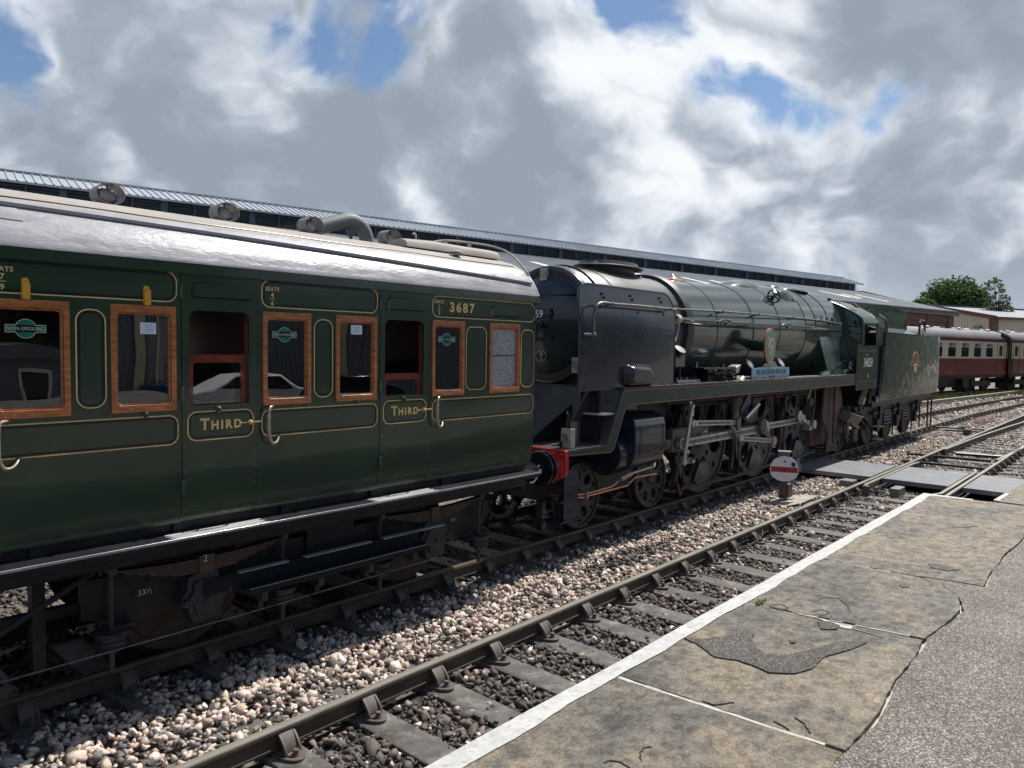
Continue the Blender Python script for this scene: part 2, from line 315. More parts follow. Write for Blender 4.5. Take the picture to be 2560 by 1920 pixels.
def tarmac(name='exposed_aggregate_tarmac', k=1.0, vs=120, far=1.1):
    global nt
    m = newmat(name); o = nt; nt = m.node_tree
    b = nt.nodes['Principled BSDF']; b.inputs['Roughness'].default_value = .75
    g = N('ShaderNodeNewGeometry'); v = N('ShaderNodeTexVoronoi'); v.inputs['Scale'].default_value = vs; L(g.outputs['Position'], v.inputs['Vector'])
    r = N('ShaderNodeValToRGB'); sc = N('ShaderNodeSeparateColor'); L(v.outputs['Color'], sc.inputs[0]); L(sc.outputs[0], r.inputs[0])
    e = r.color_ramp.elements; e[0].position = 0; e[0].color = (.12, .105, .095, 1); e[1].position = 1; e[1].color = (.60, .53, .45, 1)
    for p, c in ((.35, (.21, .18, .155, 1)), (.6, (.32, .27, .225, 1)), (.85, (.44, .38, .32, 1))): q = e.new(p); q.color = c
    mm = N('ShaderNodeMix', data_type='RGBA', blend_type='MULTIPLY'); mm.inputs[0].default_value = 1; L(r.outputs[0], mm.inputs[6])
    L(MR(v.outputs['Distance'], .25, .75, 1.0, .35), mm.inputs[7])
    f = fbm(g.outputs['Position'], 2.1, 9, .68); m4 = N('ShaderNodeMix', data_type='RGBA', blend_type='MULTIPLY'); m4.inputs[0].default_value = 1; L(mm.outputs[2], m4.inputs[6]); L(MR(f, .3, .7, .66*k, 1.06*k), m4.inputs[7])
    L(m4.outputs[2], b.inputs['Base Color'])
    bp = N('ShaderNodeBump'); bp.inputs['Distance'].default_value = .005; L(M('SUBTRACT', 1.0, v.outputs['Distance']), bp.inputs['Height']); L(bp.outputs[0], b.inputs['Normal'])
    nt = o; return m
MAT['tarmac'] = tarmac(); MAT['patch'] = tarmac('tar_patch', .42, 95)
def ballastmat(name, attr=True, k=1.0):
    """colour per stone from the mesh; oily brown along the running lines, with shade darkened in under the trains"""
    global nt
    m = newmat(name); o = nt; nt = m.node_tree
    b = nt.nodes['Principled BSDF']; b.inputs['Roughness'].default_value = .8
    g = N('ShaderNodeNewGeometry')
    if attr:
        a = N('ShaderNodeAttribute'); a.attribute_name = 'stone'; f = fbm(g.outputs['Position'], 70, 5, .7)
        mm = N('ShaderNodeMix', data_type='RGBA', blend_type='MULTIPLY'); mm.inputs[0].default_value = 1; L(a.outputs['Color'], mm.inputs[6]); L(MR(f, .3, .7, .72, 1.22), mm.inputs[7]); L(mm.outputs[2], b.inputs['Base Color'])
        bp = N('ShaderNodeBump'); bp.inputs['Distance'].default_value = .003; L(f, bp.inputs['Height']); L(bp.outputs[0], b.inputs['Normal'])
    else:
        v = N('ShaderNodeTexVoronoi'); v.inputs['Scale'].default_value = 17; L(g.outputs['Position'], v.inputs['Vector'])
        sc = N('ShaderNodeSeparateColor'); L(v.outputs['Color'], sc.inputs[0]); r = N('ShaderNodeValToRGB'); L(sc.outputs[0], r.inputs[0])
        e = r.color_ramp.elements; e[0].color = (.12, .10, .09, 1); e[1].color = (.62, .53, .45, 1)
        for p, c in ((.3, (.26, .21, .18, 1)), (.6, (.42, .34, .28, 1))): q = e.new(p); q.color = c
        mm = N('ShaderNodeMix', data_type='RGBA', blend_type='MULTIPLY'); mm.inputs[0].default_value = 1; L(r.outputs[0], mm.inputs[6])
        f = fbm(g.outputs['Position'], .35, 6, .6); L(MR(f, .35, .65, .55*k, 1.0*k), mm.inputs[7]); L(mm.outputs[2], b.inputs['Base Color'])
        bp = N('ShaderNodeBump'); bp.inputs['Distance'].default_value = .03; L(M('SUBTRACT', 1.0, v.outputs['Distance']), bp.inputs['Height']); L(bp.outputs[0], b.inputs['Normal'])
    nt = o; return m
MAT['stones'] = ballastmat('ballast_stone'); MAT['ballast_far'] = ballastmat('ballast_bed_texture', False); MAT['ballast_mid'] = ballastmat('ballast_bed_shadowy', False, .5); MAT['ballast_oil_shade'] = ballastmat('oil_shade_trackbed', False, .13)  # darkest bed: oil, plus shade under the trains put into the colour
def leafmat(name, c1, c2):
    global nt
    m = newmat(name); o = nt; nt = m.node_tree; b = nt.nodes['Principled BSDF']; b.inputs['Roughness'].default_value = .6
    g = N('ShaderNodeNewGeometry'); f = fbm(g.outputs['Position'], .7, 5, .7)
    mm = N('ShaderNodeMix', data_type='RGBA'); L(MR(f, .35, .65, 0, 1), mm.inputs[0]); mm.inputs[6].default_value = (*c1, 1); mm.inputs[7].default_value = (*c2, 1); L(mm.outputs[2], b.inputs['Base Color'])
    tr = N('ShaderNodeBsdfTranslucent'); L(mm.outputs[2], tr.inputs[0]); mx_ = N('ShaderNodeMixShader'); mx_.inputs[0].default_value = .35
    out = [n for n in nt.nodes if n.type == 'OUTPUT_MATERIAL'][0]; L(b.outputs[0], mx_.inputs[1]); L(tr.outputs[0], mx_.inputs[2]); L(mx_.outputs[0], out.inputs[0]); nt = o
    return m
MAT['leaf'] = leafmat('broad_leaf_green', (.035, .075, .018), (.10, .17, .035))
MAT['leaf_ash'] = leafmat('ash_leaf_pale_green', (.06, .11, .03), (.14, .20, .06))
MAT['grassg'] = leafmat('weedy_grass', (.05, .09, .025), (.16, .15, .05))

# ------------------------------------------------------------ mesh helpers
class MB:
    def __init__(s): s.v = []; s.f = []; s.m = []; s.mi = 0
    def add(s, vs, fs):
        n = len(s.v); s.v += [tuple(v) for v in vs]
        for f in fs: s.f.append(tuple(i+n for i in f)); s.m.append(s.mi)
        return s
    def box(s, x0, x1, y0, y1, z0, z1):
        return s.add([(x, y, z) for x in (x0, x1) for y in (y0, y1) for z in (z0, z1)],
                     [(0, 1, 3, 2), (4, 6, 7, 5), (0, 4, 5, 1), (2, 3, 7, 6), (0, 2, 6, 4), (1, 5, 7, 3)])
    def obox(s, c, ax, ay, az):
        c = Vector(c); ax = Vector(ax); ay = Vector(ay); az = Vector(az)
        return s.add([c+ax*i+ay*j+az*k for i in (-1, 1) for j in (-1, 1) for k in (-1, 1)],
                     [(0, 1, 3, 2), (4, 6, 7, 5), (0, 4, 5, 1), (2, 3, 7, 6), (0, 2, 6, 4), (1, 5, 7, 3)])
    def bar(s, p, q, w, h, up=(0, 0, 1)):
        p = Vector(p); q = Vector(q); d = (q-p); u = Vector(up); r = d.cross(u).normalized(); u = r.cross(d).normalized()
        return s.obox((p+q)/2, d/2, r*w/2, u*h/2)
    def ring(s, c, u, v, ru, rv, n):
        return [Vector(c)+Vector(u)*ru*cos(2*pi*i/n)+Vector(v)*rv*sin(2*pi*i/n) for i in range(n)]
    def loft(s, rings, cap=True, close=True):
        n = len(rings[0]); vs = [p for r in rings for p in r]; fs = []
        for k in range(len(rings)-1):
            for i in range(n if close else n-1):
                j = (i+1) % n; fs.append((k*n+i, k*n+j, (k+1)*n+j, (k+1)*n+i))
        if cap and close: fs += [tuple(range(n-1, -1, -1)), tuple((len(rings)-1)*n+i for i in range(n))]
        return s.add(vs, fs)
    def cyl(s, p, q, r, r2=None, n=20, cap=True):
        p = Vector(p); q = Vector(q); d = (q-p).normalized(); a = Vector((0, 0, 1)) if abs(d.z) < .9 else Vector((1, 0, 0))
        u = d.cross(a).normalized(); v = d.cross(u); r2 = r if r2 is None else r2
        return s.loft([s.ring(p, u, v, r, r, n), s.ring(q, u, v, r2, r2, n)], cap)
    def lathe(s, o, ax, prof, n=32, cap=False):
        """prof: (along axis, radius)"""
        o = Vector(o); d = Vector(ax).normalized(); a = Vector((0, 0, 1)) if abs(d.z) < .9 else Vector((1, 0, 0)); u = d.cross(a).normalized(); v = d.cross(u)
        return s.loft([s.ring(o+d*t, u, v, r, r, n) for t, r in prof], cap)
    def tube(s, pts, r, n=8, sub=0):
        P = [Vector(p) for p in pts]; n0 = len(P)
        if sub:
            Q = []
            for i in range(len(P)-1):
                a = P[max(i-1, 0)]; b = P[i]; c = P[i+1]; d = P[min(i+2, len(P)-1)]
                for k in range(sub):
                    t = k/sub; Q.append(.5*((2*b)+(c-a)*t+(2*a-5*b+4*c-d)*t*t+(3*b-a-3*c+d)*t**3))
            Q.append(P[-1]); P = Q
        rs = []; u = None
        for i, p in enumerate(P):
            d = (P[min(i+1, len(P)-1)]-P[max(i-1, 0)]).normalized()
            if u is None: a = Vector((0, 0, 1)) if abs(d.z) < .9 else Vector((1, 0, 0)); u = d.cross(a).normalized()
            else: u = (u-d*u.dot(d)).normalized()
            v = d.cross(u)
            if isinstance(r, (list, tuple)): f_ = i/(len(P)-1)*(n0-1); k_ = min(int(f_), n0-2); rr = r[k_]+(r[k_+1]-r[k_])*(f_-k_)
            else: rr = r
            rs.append(s.ring(p, u, v, rr, rr, n))
        return s.loft(rs)
    def prism(s, pts, y0, y1):
        """outline in the XZ plane extruded along Y"""
        n = len(pts); vs = [(x, y0, z) for x, z in pts]+[(x, y1, z) for x, z in pts]
        fs = [tuple(range(n)), tuple(range(2*n-1, n-1, -1))]+[(i, n+i, n+(i+1) % n, (i+1) % n) for i in range(n)]
        return s.add(vs, fs)
    def prismx(s, pts, x0, x1):
        """outline in the YZ plane extruded along X"""
        n = len(pts); vs = [(x0, y, z) for y, z in pts]+[(x1, y, z) for y, z in pts]
        fs = [tuple(range(n-1, -1, -1)), tuple(range(n, 2*n))]+[((i+1) % n, n+(i+1) % n, n+i, i) for i in range(n)]
        return s.add(vs, fs)
    def prismz(s, pts, z0, z1):
        n = len(pts); vs = [(x, y, z0) for x, y in pts]+[(x, y, z1) for x, y in pts]
        fs = [tuple(range(n-1, -1, -1)), tuple(range(n, 2*n))]+[(i, (i+1) % n, n+(i+1) % n, n+i) for i in range(n)]
        return s.add(vs, fs)
    def sph(s, c, r, n=10, m=6, sc=(1, 1, 1)):
        c = Vector(c); rings = []
        for k in range(1, m):
            a = pi*k/m; rings.append([c+Vector((r*sc[0]*sin(a)*cos(2*pi*i/n), r*sc[1]*sin(a)*sin(2*pi*i/n), r*sc[2]*cos(a))) for i in range(n)])
        return s.loft(rings)
    def rivet(s, x, y, z, r=.006, ny=-1):
        vs = [(x+r*cos(a), y, z+r*sin(a)) for a in (i*pi/3 for i in range(6))]+[(x+r*.6*cos(a), y+ny*r*.6, z+r*.6*sin(a)) for a in (i*pi/3 for i in range(6))]
        fs = [(i, (i+1) % 6, 6+(i+1) % 6, 6+i) for i in range(6)]+[(6, 7, 8, 9, 10, 11)]
        return s.add(vs, fs)
    def build(s, name, m, parent=None, smooth=35, bevel=0, loc=None, mats=None):
        me = bpy.data.meshes.new(name); me.from_pydata(s.v, [], s.f)
        ms = mats if mats else [m]
        for q in ms: me.materials.append(mat(q) if isinstance(q, str) else q)
        if mats: me.polygons.foreach_set('material_index', s.m)
        bm = bmesh.new(); bm.from_mesh(me); bmesh.ops.recalc_face_normals(bm, faces=bm.faces); bm.to_mesh(me); bm.free()
        if smooth:
            me.polygons.foreach_set('use_smooth', [True]*len(me.polygons)); me.set_sharp_from_angle(angle=radians(smooth))
        me.update()
        return link(name, me, parent, bevel, loc)
def link(name, me, parent=None, bevel=0, loc=None):
    o = bpy.data.objects.new(name, me); COL.objects.link(o)
    if parent is not None:
        o.parent = parent
        if parent.type == 'EMPTY' and not parent.get('_local'): o.location = -Vector(parent.location)
    if loc is not None: o.location = loc
    if bevel:
        b = o.modifiers.new('bevel', 'BEVEL'); b.width = bevel; b.segments = 2; b.limit_method = 'ANGLE'; b.angle_limit = radians(40)
    return o
def thing(name, label, cat, loc=(0, 0, 0), group=None, kind=None, local=False):
    o = bpy.data.objects.new(name, None); COL.objects.link(o); o.location = loc; o.empty_display_size = .2
    if label: o['label'] = label
    if cat: o['category'] = cat
    if group: o['group'] = group
    if kind: o['kind'] = kind
    if local: o['_local'] = 1
    return o
def tag(o, label=None, cat=None, group=None, kind=None):
    for k, v in (('label', label), ('category', cat), ('group', group), ('kind', kind)):
        if v: o[k] = v
    return o
def rrect(x0, x1, z0, z1, r, n=7, rt=None):
    pts = []
    rt = r if rt is None else rt
    for cx, cz, a0, q in ((x1, z0, -90, r), (x1, z1, 0, rt), (x0, z1, 90, rt), (x0, z0, 180, r)):
        ccx = cx-q if cx == x1 else cx+q; ccz = cz+q if cz == z0 else cz-q
        for i in range(n+1):
            a = radians(a0+90*i/n); pts.append((ccx+q*cos(a), ccz+q*sin(a)))
    return pts
def inset(pts, d):
    n = len(pts); out = []
    for i in range(n):
        a = Vector(pts[i-1]); b = Vector(pts[i]); c = Vector(pts[(i+1) % n])
        t1 = (b-a); t2 = (c-b)
        if t1.length < 1e-6: t1 = t2
        if t2.length < 1e-6: t2 = t1
        t = (t1.normalized()+t2.normalized()).normalized(); out.append((b.x-t.y*d, b.y+t.x*d))
    return out
def frame(mb, outer, inner, y0, y1):
    """ring between two outlines with the same count, extruded from y0 (front) to y1"""
    n = len(outer)
    vs = [(x, y0, z) for x, z in outer]+[(x, y0, z) for x, z in inner]+[(x, y1, z) for x, z in outer]+[(x, y1, z) for x, z in inner]
    fs = []
    for i in range(n):
        j = (i+1) % n; fs += [(i, j, n+j, n+i), (2*n+i, 3*n+i, 3*n+j, 2*n+j), (i, 2*n+i, 2*n+j, j), (n+i, n+j, 3*n+j, 3*n+i)]
    mb.add(vs, fs)
_tc = {}
def textmesh(body, size, ext=.002, offset=0.0, sx=1.0, space=1.0, align='CENTER'):
    cu = bpy.data.curves.new('t', 'FONT'); cu.body = body; cu.size = size; cu.extrude = ext; cu.offset = offset; cu.align_x = align; cu.space_character = space; cu.resolution_u = 3
    ob = bpy.data.objects.new('t', cu); COL.objects.link(ob)
    dg = bpy.context.evaluated_depsgraph_get(); dg.update()
    me = bpy.data.meshes.new_from_object(ob.evaluated_get(dg)); bpy.data.objects.remove(ob)
    co = [(v.co.x*sx, v.co.y, v.co.z) for v in me.vertices]; fs = [tuple(p.vertices) for p in me.polygons]; bpy.data.meshes.remove(me)
    return co, fs
def text(mb, body, size, o, u=(1, 0, 0), v=(0, 0, 1), **k):
    """lettering with its left-to-right along u, upright along v, centred at o on its baseline"""
    co, fs = textmesh(body, size, **k); o = Vector(o); u = Vector(u); v = Vector(v); w = u.cross(v)
    mb.add([o+u*a+v*b+w*c for a, b, c in co], fs); return mb
def textfit(mb, body, x0, x1, h, y, zb, weight=.035, ext=.001, space=1.0):
    """lettering on a wall facing -Y, fitted between x0 and x1 with cap height h"""
    co, fs = textmesh(body, h/.70, ext=ext, offset=weight*h, space=space); xs = [c[0] for c in co]; a, b = min(xs), max(xs)
    mb.add([(x0+(p[0]-a)/(b-a)*(x1-x0), y-p[2], zb+p[1]) for p in co], fs)
def copytree(o, parent=None):
    c = o.copy(); COL.objects.link(c)
    if parent is not None: c.parent = parent
    for ch in [x for x in bpy.data.objects if x.parent == o]: copytree(ch, c)
    return c
# ============================================================ green passenger coach
YS = 5.28; YC = 6.69; PITCHC = 1.7915
XE = 6.395; XL = -6.2     # right end of the body, left end (well out of the frame)
coach = thing('passenger_coach', 'dark green third class passenger coach with teak window frames and grey roof', 'railway coach', (0, YC, 0))
def mir(y): return 2*YC-y
def side_y(z):   # tumblehome below the waist
    return YS if z > 1.5 else YS+.030*((1.5-z)/.3)**1.4
doors = [2.427-PITCHC*k for k in (-1, 0, 1, 2, 3)]     # left edge of each door
wins = []            # (x0,x1) of fixed lights (frame outline)
for d in doors:
    if d < 3: wins.append((d+.634, d+1.066))
    wins.append((d-.478, d-.044))
wins += [(4.846, 5.28), (5.655, 6.13)]
dop = [(d+.055, d+.522) for d in doors]
# lower side, both sides of the coach
def side_sheet(mb, x0, x1, z0, z1, near=True, n=10, th=.03, dy=0):
    zs = [z0+(z1-z0)*i/n for i in range(n+1)]
    out = [(side_y(z)-dy, z) for z in zs]; inn = [(side_y(z)+th, z) for z in reversed(zs)]
    pts = out+inn
    if not near: pts = [(mir(y), z) for y, z in pts]
    mb.prismx(pts, x0, x1)
mb = MB()
cuts = sorted([(d-.003, d+.588) for d in doors])
x = XL
for a, b in cuts:
    if x < a: side_sheet(mb, x, a, 1.195, 2.03)
    x = b
side_sheet(mb, x, XE, 1.195, 2.03)
# window band between openings, with the door openings left out
op = sorted([(a+.02, b-.02) for a, b in wins]+[(d-.003, d+.588) for d in doors])
x = XL
for a, b in op:
    if a > x: mb.box(x, a, YS, YS+.03, 2.03, 2.74)
    x = b
mb.box(x, XE, YS, YS+.03, 2.03, 2.74)
x = XL
for a, b in cuts:
    if x < a: mb.box(x, a, YS, YS+.03, 2.74, 3.02)
    x = b
mb.box(x, XE, YS, YS+.03, 2.74, 3.02)
# far side plainly windowed
side_sheet(mb, XL, XE, 1.195, 2.05, near=False)
xs = XL
for k in range(14):
    a = XL+.25+k*.9
    if a+.55 > XE: break
    mb.box(xs, a, mir(YS+.03), mir(YS), 2.05, 2.74); xs = a+.55
mb.box(xs, XE, mir(YS+.03), mir(YS), 2.05, 2.74); mb.box(XL, XE, mir(YS+.03), mir(YS), 2.74, 3.02)
# ends and floor
endp = [(side_y(z)+.002, z) for z in (1.2, 1.35, 1.5, 1.65, 1.8, 3.0)]+[(5.5, 3.33), (6.0, 3.5), (YC, 3.55)]
endp = endp+[(mir(y), z) for y, z in reversed(endp[:-1])]
mb.prismx(endp, XE-.035, XE-.003); mb.prismx(endp, XL+.002, XL+.03)
mb.box(XL+.03, XE-.035, YS+.1, mir(YS+.1), 1.2, 1.25)
# corner pillar beading at the visible end and waist beadings
mb.box(XE-.012, XE+.006, YS-.008, YS+.02, 1.8, 3.0)
body = mb.build('body', 'coach_green', coach, smooth=25)
# cantrail / gutter board, proud of the side
g = MB(); g.prismx([(5.243, 3.065), (5.243, 2.995), (5.262, 2.99), (5.29, 2.99), (5.29, 3.065)], XL, XE+.05)
g.prismx([(mir(5.243), 3.065), (mir(5.29), 3.065), (mir(5.29), 2.99), (mir(5.243), 2.99)], XL, XE+.05)
gut = g.build('gutter', 'coach_green', coach)
# roof
half = [(5.236, 3.067), (5.238, 3.085), (5.25, 3.105), (5.262, 3.135), (5.28, 3.17), (5.305, 3.208), (5.335, 3.248), (5.375, 3.296), (5.42, 3.34), (5.475, 3.378), (5.55, 3.418), (5.65, 3.458), (5.78, 3.492), (5.95, 3.523), (6.2, 3.55), (6.45, 3.565), (6.69, 3.57)]
prof = half+[(mir(y), z) for y, z in reversed(half[:-1])]
def roofring(X, shr=0.0, lo=0, sect=prof): return [Vector((X, YC+(y-YC)*(1-shr), 3.067+(z-3.067)*(1-shr*1.6))) for y, z in sect]
def roof(mb, sect):
    xs = [XL+.2+i*(XE-.1-XL-.2)/60 for i in range(61)]+[XE-.02, XE+.02, XE+.032]
    vs = []; n = len(sect)
    for x in xs:
        s = 0.0 if x < XE-.1 else (.003 if x < XE else (.008 if x < XE+.03 else .03))
        vs += roofring(x, s, sect=sect)
    fs = [(k*n+i, k*n+i+1, (k+1)*n+i+1, (k+1)*n+i) for k in range(len(xs)-1) for i in range(n-1)]
    mb.add(vs, fs)
rf = MB(); rf.mi = 0; roof(rf, half[:10]); roof(rf, [(mir(y), z) for y, z in reversed(half[:10])])
rf.mi = 1; top = half[9:]+[(mir(y), z) for y, z in reversed(half[9:-1])]; roof(rf, top)
rf.mi = 0; rf.prismx([(y, z-.01) for y, z in prof[1:-1]], XE+.0, XE+.03)
ro = rf.build('roof', None, coach, mats=['roof_grey', 'roof_tan'], smooth=40)
# rain strip, bowed down towards the ends; a seam in the canvas above it
def roof_yz(z):
    for (a, b) in zip(half[:-1], half[1:]):
        if a[1] <= z <= b[1]: t = (z-a[1])/(b[1]-a[1]); return a[0]+t*(b[0]-a[0])
    return 6.6
rs = MB(); rows = []
for i in range(61):
    x = XL+.2+(XE-.05-XL-.2)*i/60; z = 3.362-.0023*(x+2.0)**2; y = roof_yz(z); y2 = roof_yz(z+.02)
    rows.append([Vector((x, y, z)), Vector((x, y-.018, z-.004)), Vector((x, y-.02, z+.018)), Vector((x, y2+.01, z+.03))])
rs.loft(rows); rs.build('rain_strip', 'roof_grey', ro)
sm = MB(); sm.tube([(XL+.2+(XE-.1-XL-.2)*i/40, 5.512+.010*sin(i*1.3), 3.4025+.004*sin(i*1.3)) for i in range(41)], .004, 5)
sm.build('canvas_seam', 'line_black', ro)
pl = MB()
pa = [at(*p, Y=5.34) for p in ((-30, 500), (48, 514), (58, 553), (-30, 541))]
pl.add([(v.x, roof_yz(min(v.z, 3.32))-.006, min(v.z, 3.32)) for v in pa], [(0, 1, 2, 3)]); pl.build('roof_plate', 'roof_grey', ro, smooth=0)

# --- doors
def rounded_panel_ring(mb, x0, x1, z0, z1, r, w, y, black=None):
    o = rrect(x0, x1, z0, z1, r); frame(mb, o, inset(o, w), y-.0022, y+.001)
lin = MB(); blk = MB(); rv = MB()
def lining(x0, x1, z0, z1, r=.075, dy=0.0):
    o = rrect(x0, x1, z0, z1, r); i1 = inset(o, .0085); frame(lin, o, i1, YS-.0030-dy, YS+.001-dy)
    i2 = inset(o, .0075); frame(blk, i2, inset(o, .028), YS-.0022-dy, YS+.001-dy)
for k, d in enumerate(doors):
    dr = MB(); side_sheet(dr, d+.001, d+.584, 1.262, 2.035, dy=.004)
    dr.box(d+.001, d+.055, YS-.004, YS+.035, 2.035, 3.0); dr.box(d+.522, d+.584, YS-.004, YS+.035, 2.035, 3.0)
    # head of the opening with its rounded top corners
    o = rrect(d+.055, d+.522, 2.5, 2.735, .06); top_ = [(d+.055, 2.72)]
    arc = [p for p in o if p[1] > 2.66]; arc.sort(key=lambda p: p[0])
    hd = [(d+.055, 3.0), (d+.055, 2.66)]+arc+[(d+.522, 2.66), (d+.522, 3.0)]
    dr.prism(hd, YS-.004, YS+.035)
    dr.box(d+.0, d+.588, YS-.012, YS+.02, 2.028, 2.044)     # ledge along the bottom of the light
    do = dr.build('door', 'coach_green', coach, smooth=25)
    # strip of body below the door
    st = MB(); side_sheet(st, d-.003, d+.588, 1.2, 1.258, dy=-.006); st.build('door_sill', 'coach_green', coach)
    vb = MB(); o = rrect(d+.073, d+.535, 2.822, 2.942, .006, rt=.045)
    inn = inset(o, .012); n = len(o)
    vb.add([(x, YS-.004, z) for x, z in o]+[(x, YS-.026, z) for x, z in inn], [(i, (i+1) % n, n+(i+1) % n, n+i) for i in range(n)]+[tuple(range(n, 2*n))])
    vb.build('ventilator_bonnet', 'coach_green', do, smooth=30)
    # dropped sash in red-brown with its own pane
    ztop = 2.415 if k == 1 else 2.245 if k == 0 else 2.6
    fr = MB(); o = rrect(d+.057, d+.520, 2.0, ztop, .004); i1 = rrect(d+.057+.045, d+.520-.04, 2.04, ztop-.06, .03, rt=.03)
    frame(fr, o, i1, YS+.037, YS+.055)
    fr.box(d+.51, d+.524, YS+.036, YS+.06, 2.05, 2.7)
    sash = fr.build('sash', 'teak_red', do)
    MB().box(d+.1, d+.482, YS+.045, YS+.047, 2.035, ztop-.055).build('pane', 'glass', sash, smooth=0)
    # handles, hinges, commode handle
    h = MB(); hx, hz = d+.525, 1.895
    h.lathe((hx, YS-.004, hz), (0, -1, 0), [(0, .0), (0, .022), (.008, .02), (.012, .012), (.03, .010)], 14)
    h.tube([(hx-.02, YS-.034, hz-.001), (hx+.075, YS-.034, hz+.003)], [.006, .0085], 8); h.sph((hx+.0, YS-.03, hz), .012)
    h.tube([(hx-.085, YS-.012, hz-.002), (hx-.03, YS-.016, hz)], .0035, 6)
    h.build('door_handle', 'brass', do)
    for hz in (2.86, 2.13, 1.45):
        hg = MB(); hg.cyl((d-.002, side_y(hz)-.012, hz-.045), (d-.002, side_y(hz)-.012, hz+.04), .011, n=10); hg.sph((d-.002, side_y(hz)-.012, hz+.043), .012, 8, 5)
        hg.box(d-.03, d+.02, side_y(hz)-.006, side_y(hz)+.002, hz-.035, hz+.03)
        hg.build('hinge', 'coach_green', do)
    bu = MB(); bu.lathe((d+.27, YS-.004, 2.008), (0, -1, 0), [(0, .026), (.008, .026), (.016, .016), (.034, .015), (.04, .008), (.041, 0)], 14); bu.build('door_stop', 'coach_green', do)
    gh = MB(); gx = d+.655
    gh.tube([(gx+.065, YS-.004, 2.003), (gx+.05, YS-.035, 2.008), (gx+.012, YS-.055, 2.0), (gx, YS-.062, 1.95), (gx-.002, YS-.062, 1.85), (gx+.004, YS-.062, 1.77), (gx+.03, YS-.058, 1.725), (gx+.07, YS-.045, 1.722), (gx+.1, YS-.025, 1.742), (gx+.118, YS-.004, 1.762)], [.008, .009, .011, .0125, .0145, .0125, .0105, .010, .009, .008], 10, sub=5)
    gh.build('grab_handle', 'bronze', coach)
    for q in ((gx+.065, 2.003), (gx+.12, 1.763)): bp = MB(); bp.lathe((q[0], YS+.0, q[1]), (0, -1, 0), [(0, .02), (.006, .02), (.012, .01)], 10); bp.build('handle_boss', 'coach_green', coach)
    lining(d+.036, d+.556, 1.782, 2.0, .07, .004)
    # lettering on the door
    tt = MB(); ts = MB()
    for mbx, dx, dz, yy in ((ts, .0045, -.005, YS-.0052), (tt, 0, 0, YS-.0065)):
        textfit(mbx, 'T', d+.130+dx, d+.203+dx, .083, yy, 1.862+dz, .05); textfit(mbx, 'HIRD', d+.216+dx, d+.455+dx, .064, yy, 1.862+dz, .05, space=1.35)
    tt.build('lettering', 'letter_gold', do, smooth=0); ts.build('lettering_shadow', 'line_black', do, smooth=0)
    # rivets down both edges and along the bottom
    for i in range(12):
        z = 1.30+i*.062
        for xx in (d+.022, d+.562, d-.026, d+.608): rv.rivet(xx, side_y(z)-(.004 if d < xx < d+.584 else 0), z, .0078)
    for i in range(10): rv.rivet(d+.05+i*.054, side_y(1.285)-.004, 1.285, .0075)
    for xx in (d+.022, d+.562): rv.rivet(xx, YS-.004, 2.0, .006)
# fixed lights with teak frames
for (a, b) in sorted(wins):
    zb, zt = (2.018, 2.752)
    f = MB(); o = rrect(a, b, zb, zt, .004); i1 = rrect(a+.034, b-.034, zb+.05, zt-.052, .035)
    frame(f, o, i1, YS-.018, YS+.03)
    i2 = inset(i1, .012); frame(f, i1, i2, YS-.004, YS+.03)
    fo = f.build('window_frame', 'teak', coach, bevel=.003)
    fz = a > 5.6
    MB().box(a+.03, b-.03, YS+.012, YS+.015, zb+.045, zt-.045).build('pane', 'frosted' if fz else 'glass', fo, smooth=0)
    if fz: MB().box(a+.03, b-.03, YS+.008, YS+.012, 2.405, 2.415).build('glazing_bar', 'frame_black', fo)
    r2 = MB()
    for z in (zb+.03, zb+.25, zb+.47, zt-.03):
        for xx in (a+.016, b-.016): r2.rivet(xx, YS-.018, z, .005)
    for xx in (a+.12, (a+b)/2, b-.12): r2.rivet(xx, YS-.018, zb+.024, .005); r2.rivet(xx, YS-.018, zt-.024, .005)
    r2.build('screws', 'bronze', fo, smooth=0)
def nosmoking(cx, cz, w, fo_y=YS+.0095):
    root = MB(); r = w*.265
    root.mi = 1; root.cyl((cx, fo_y-.0006, cz), (cx, fo_y+.001, cz), r*1.05, n=36); root.box(cx-w/2-.003, cx+w/2+.003, fo_y-.0007, fo_y+.001, cz-w*.112, cz+w*.112)
    root.mi = 0; root.cyl((cx, fo_y-.0016, cz), (cx, fo_y, cz), r, n=36); root.box(cx-w/2, cx+w/2, fo_y-.0016, fo_y, cz-w*.098, cz+w*.098)
    root.mi = 1; textfit(root, 'NON-SMOKING', cx-w*.465, cx+w*.465, w*.112, fo_y-.0022, cz-w*.056, -.012, .0004, space=1.08)
    o = root.build('no_smoking_sticker', None, coach, mats=['tape', 'letter_white'], smooth=0); return o
nosmoking(1.464, 2.573, .215); nosmoking(3.262, 2.575, .21); nosmoking(5.053, 2.568, .222)
def notice(cx, cz, w, h):
    m_ = MB(); m_.mi = 0; m_.box(cx-w/2, cx+w/2, YS+.009, YS+.0105, cz-h/2, cz+h/2); m_.mi = 1
    for i, t in enumerate(('Compartment', 'Reserved', 'For Special Party', '26th May 2025')): text(m_, t, h*.13, (cx, YS+.0085, cz+h*.24-i*h*.185), ext=.0003)
    m_.build('reservation_notice', None, coach, mats=['paper', 'ink'], smooth=0)
A1 = zz(0, 400, 700); A2 = zz(600, 500, 800)
v0 = at(*A1(1175, 1330), Y=YS); notice(v0.x, v0.z, .108, .079)
v0 = at(*A2(810, 897), Y=YS); notice(v0.x, v0.z, .118, .082)
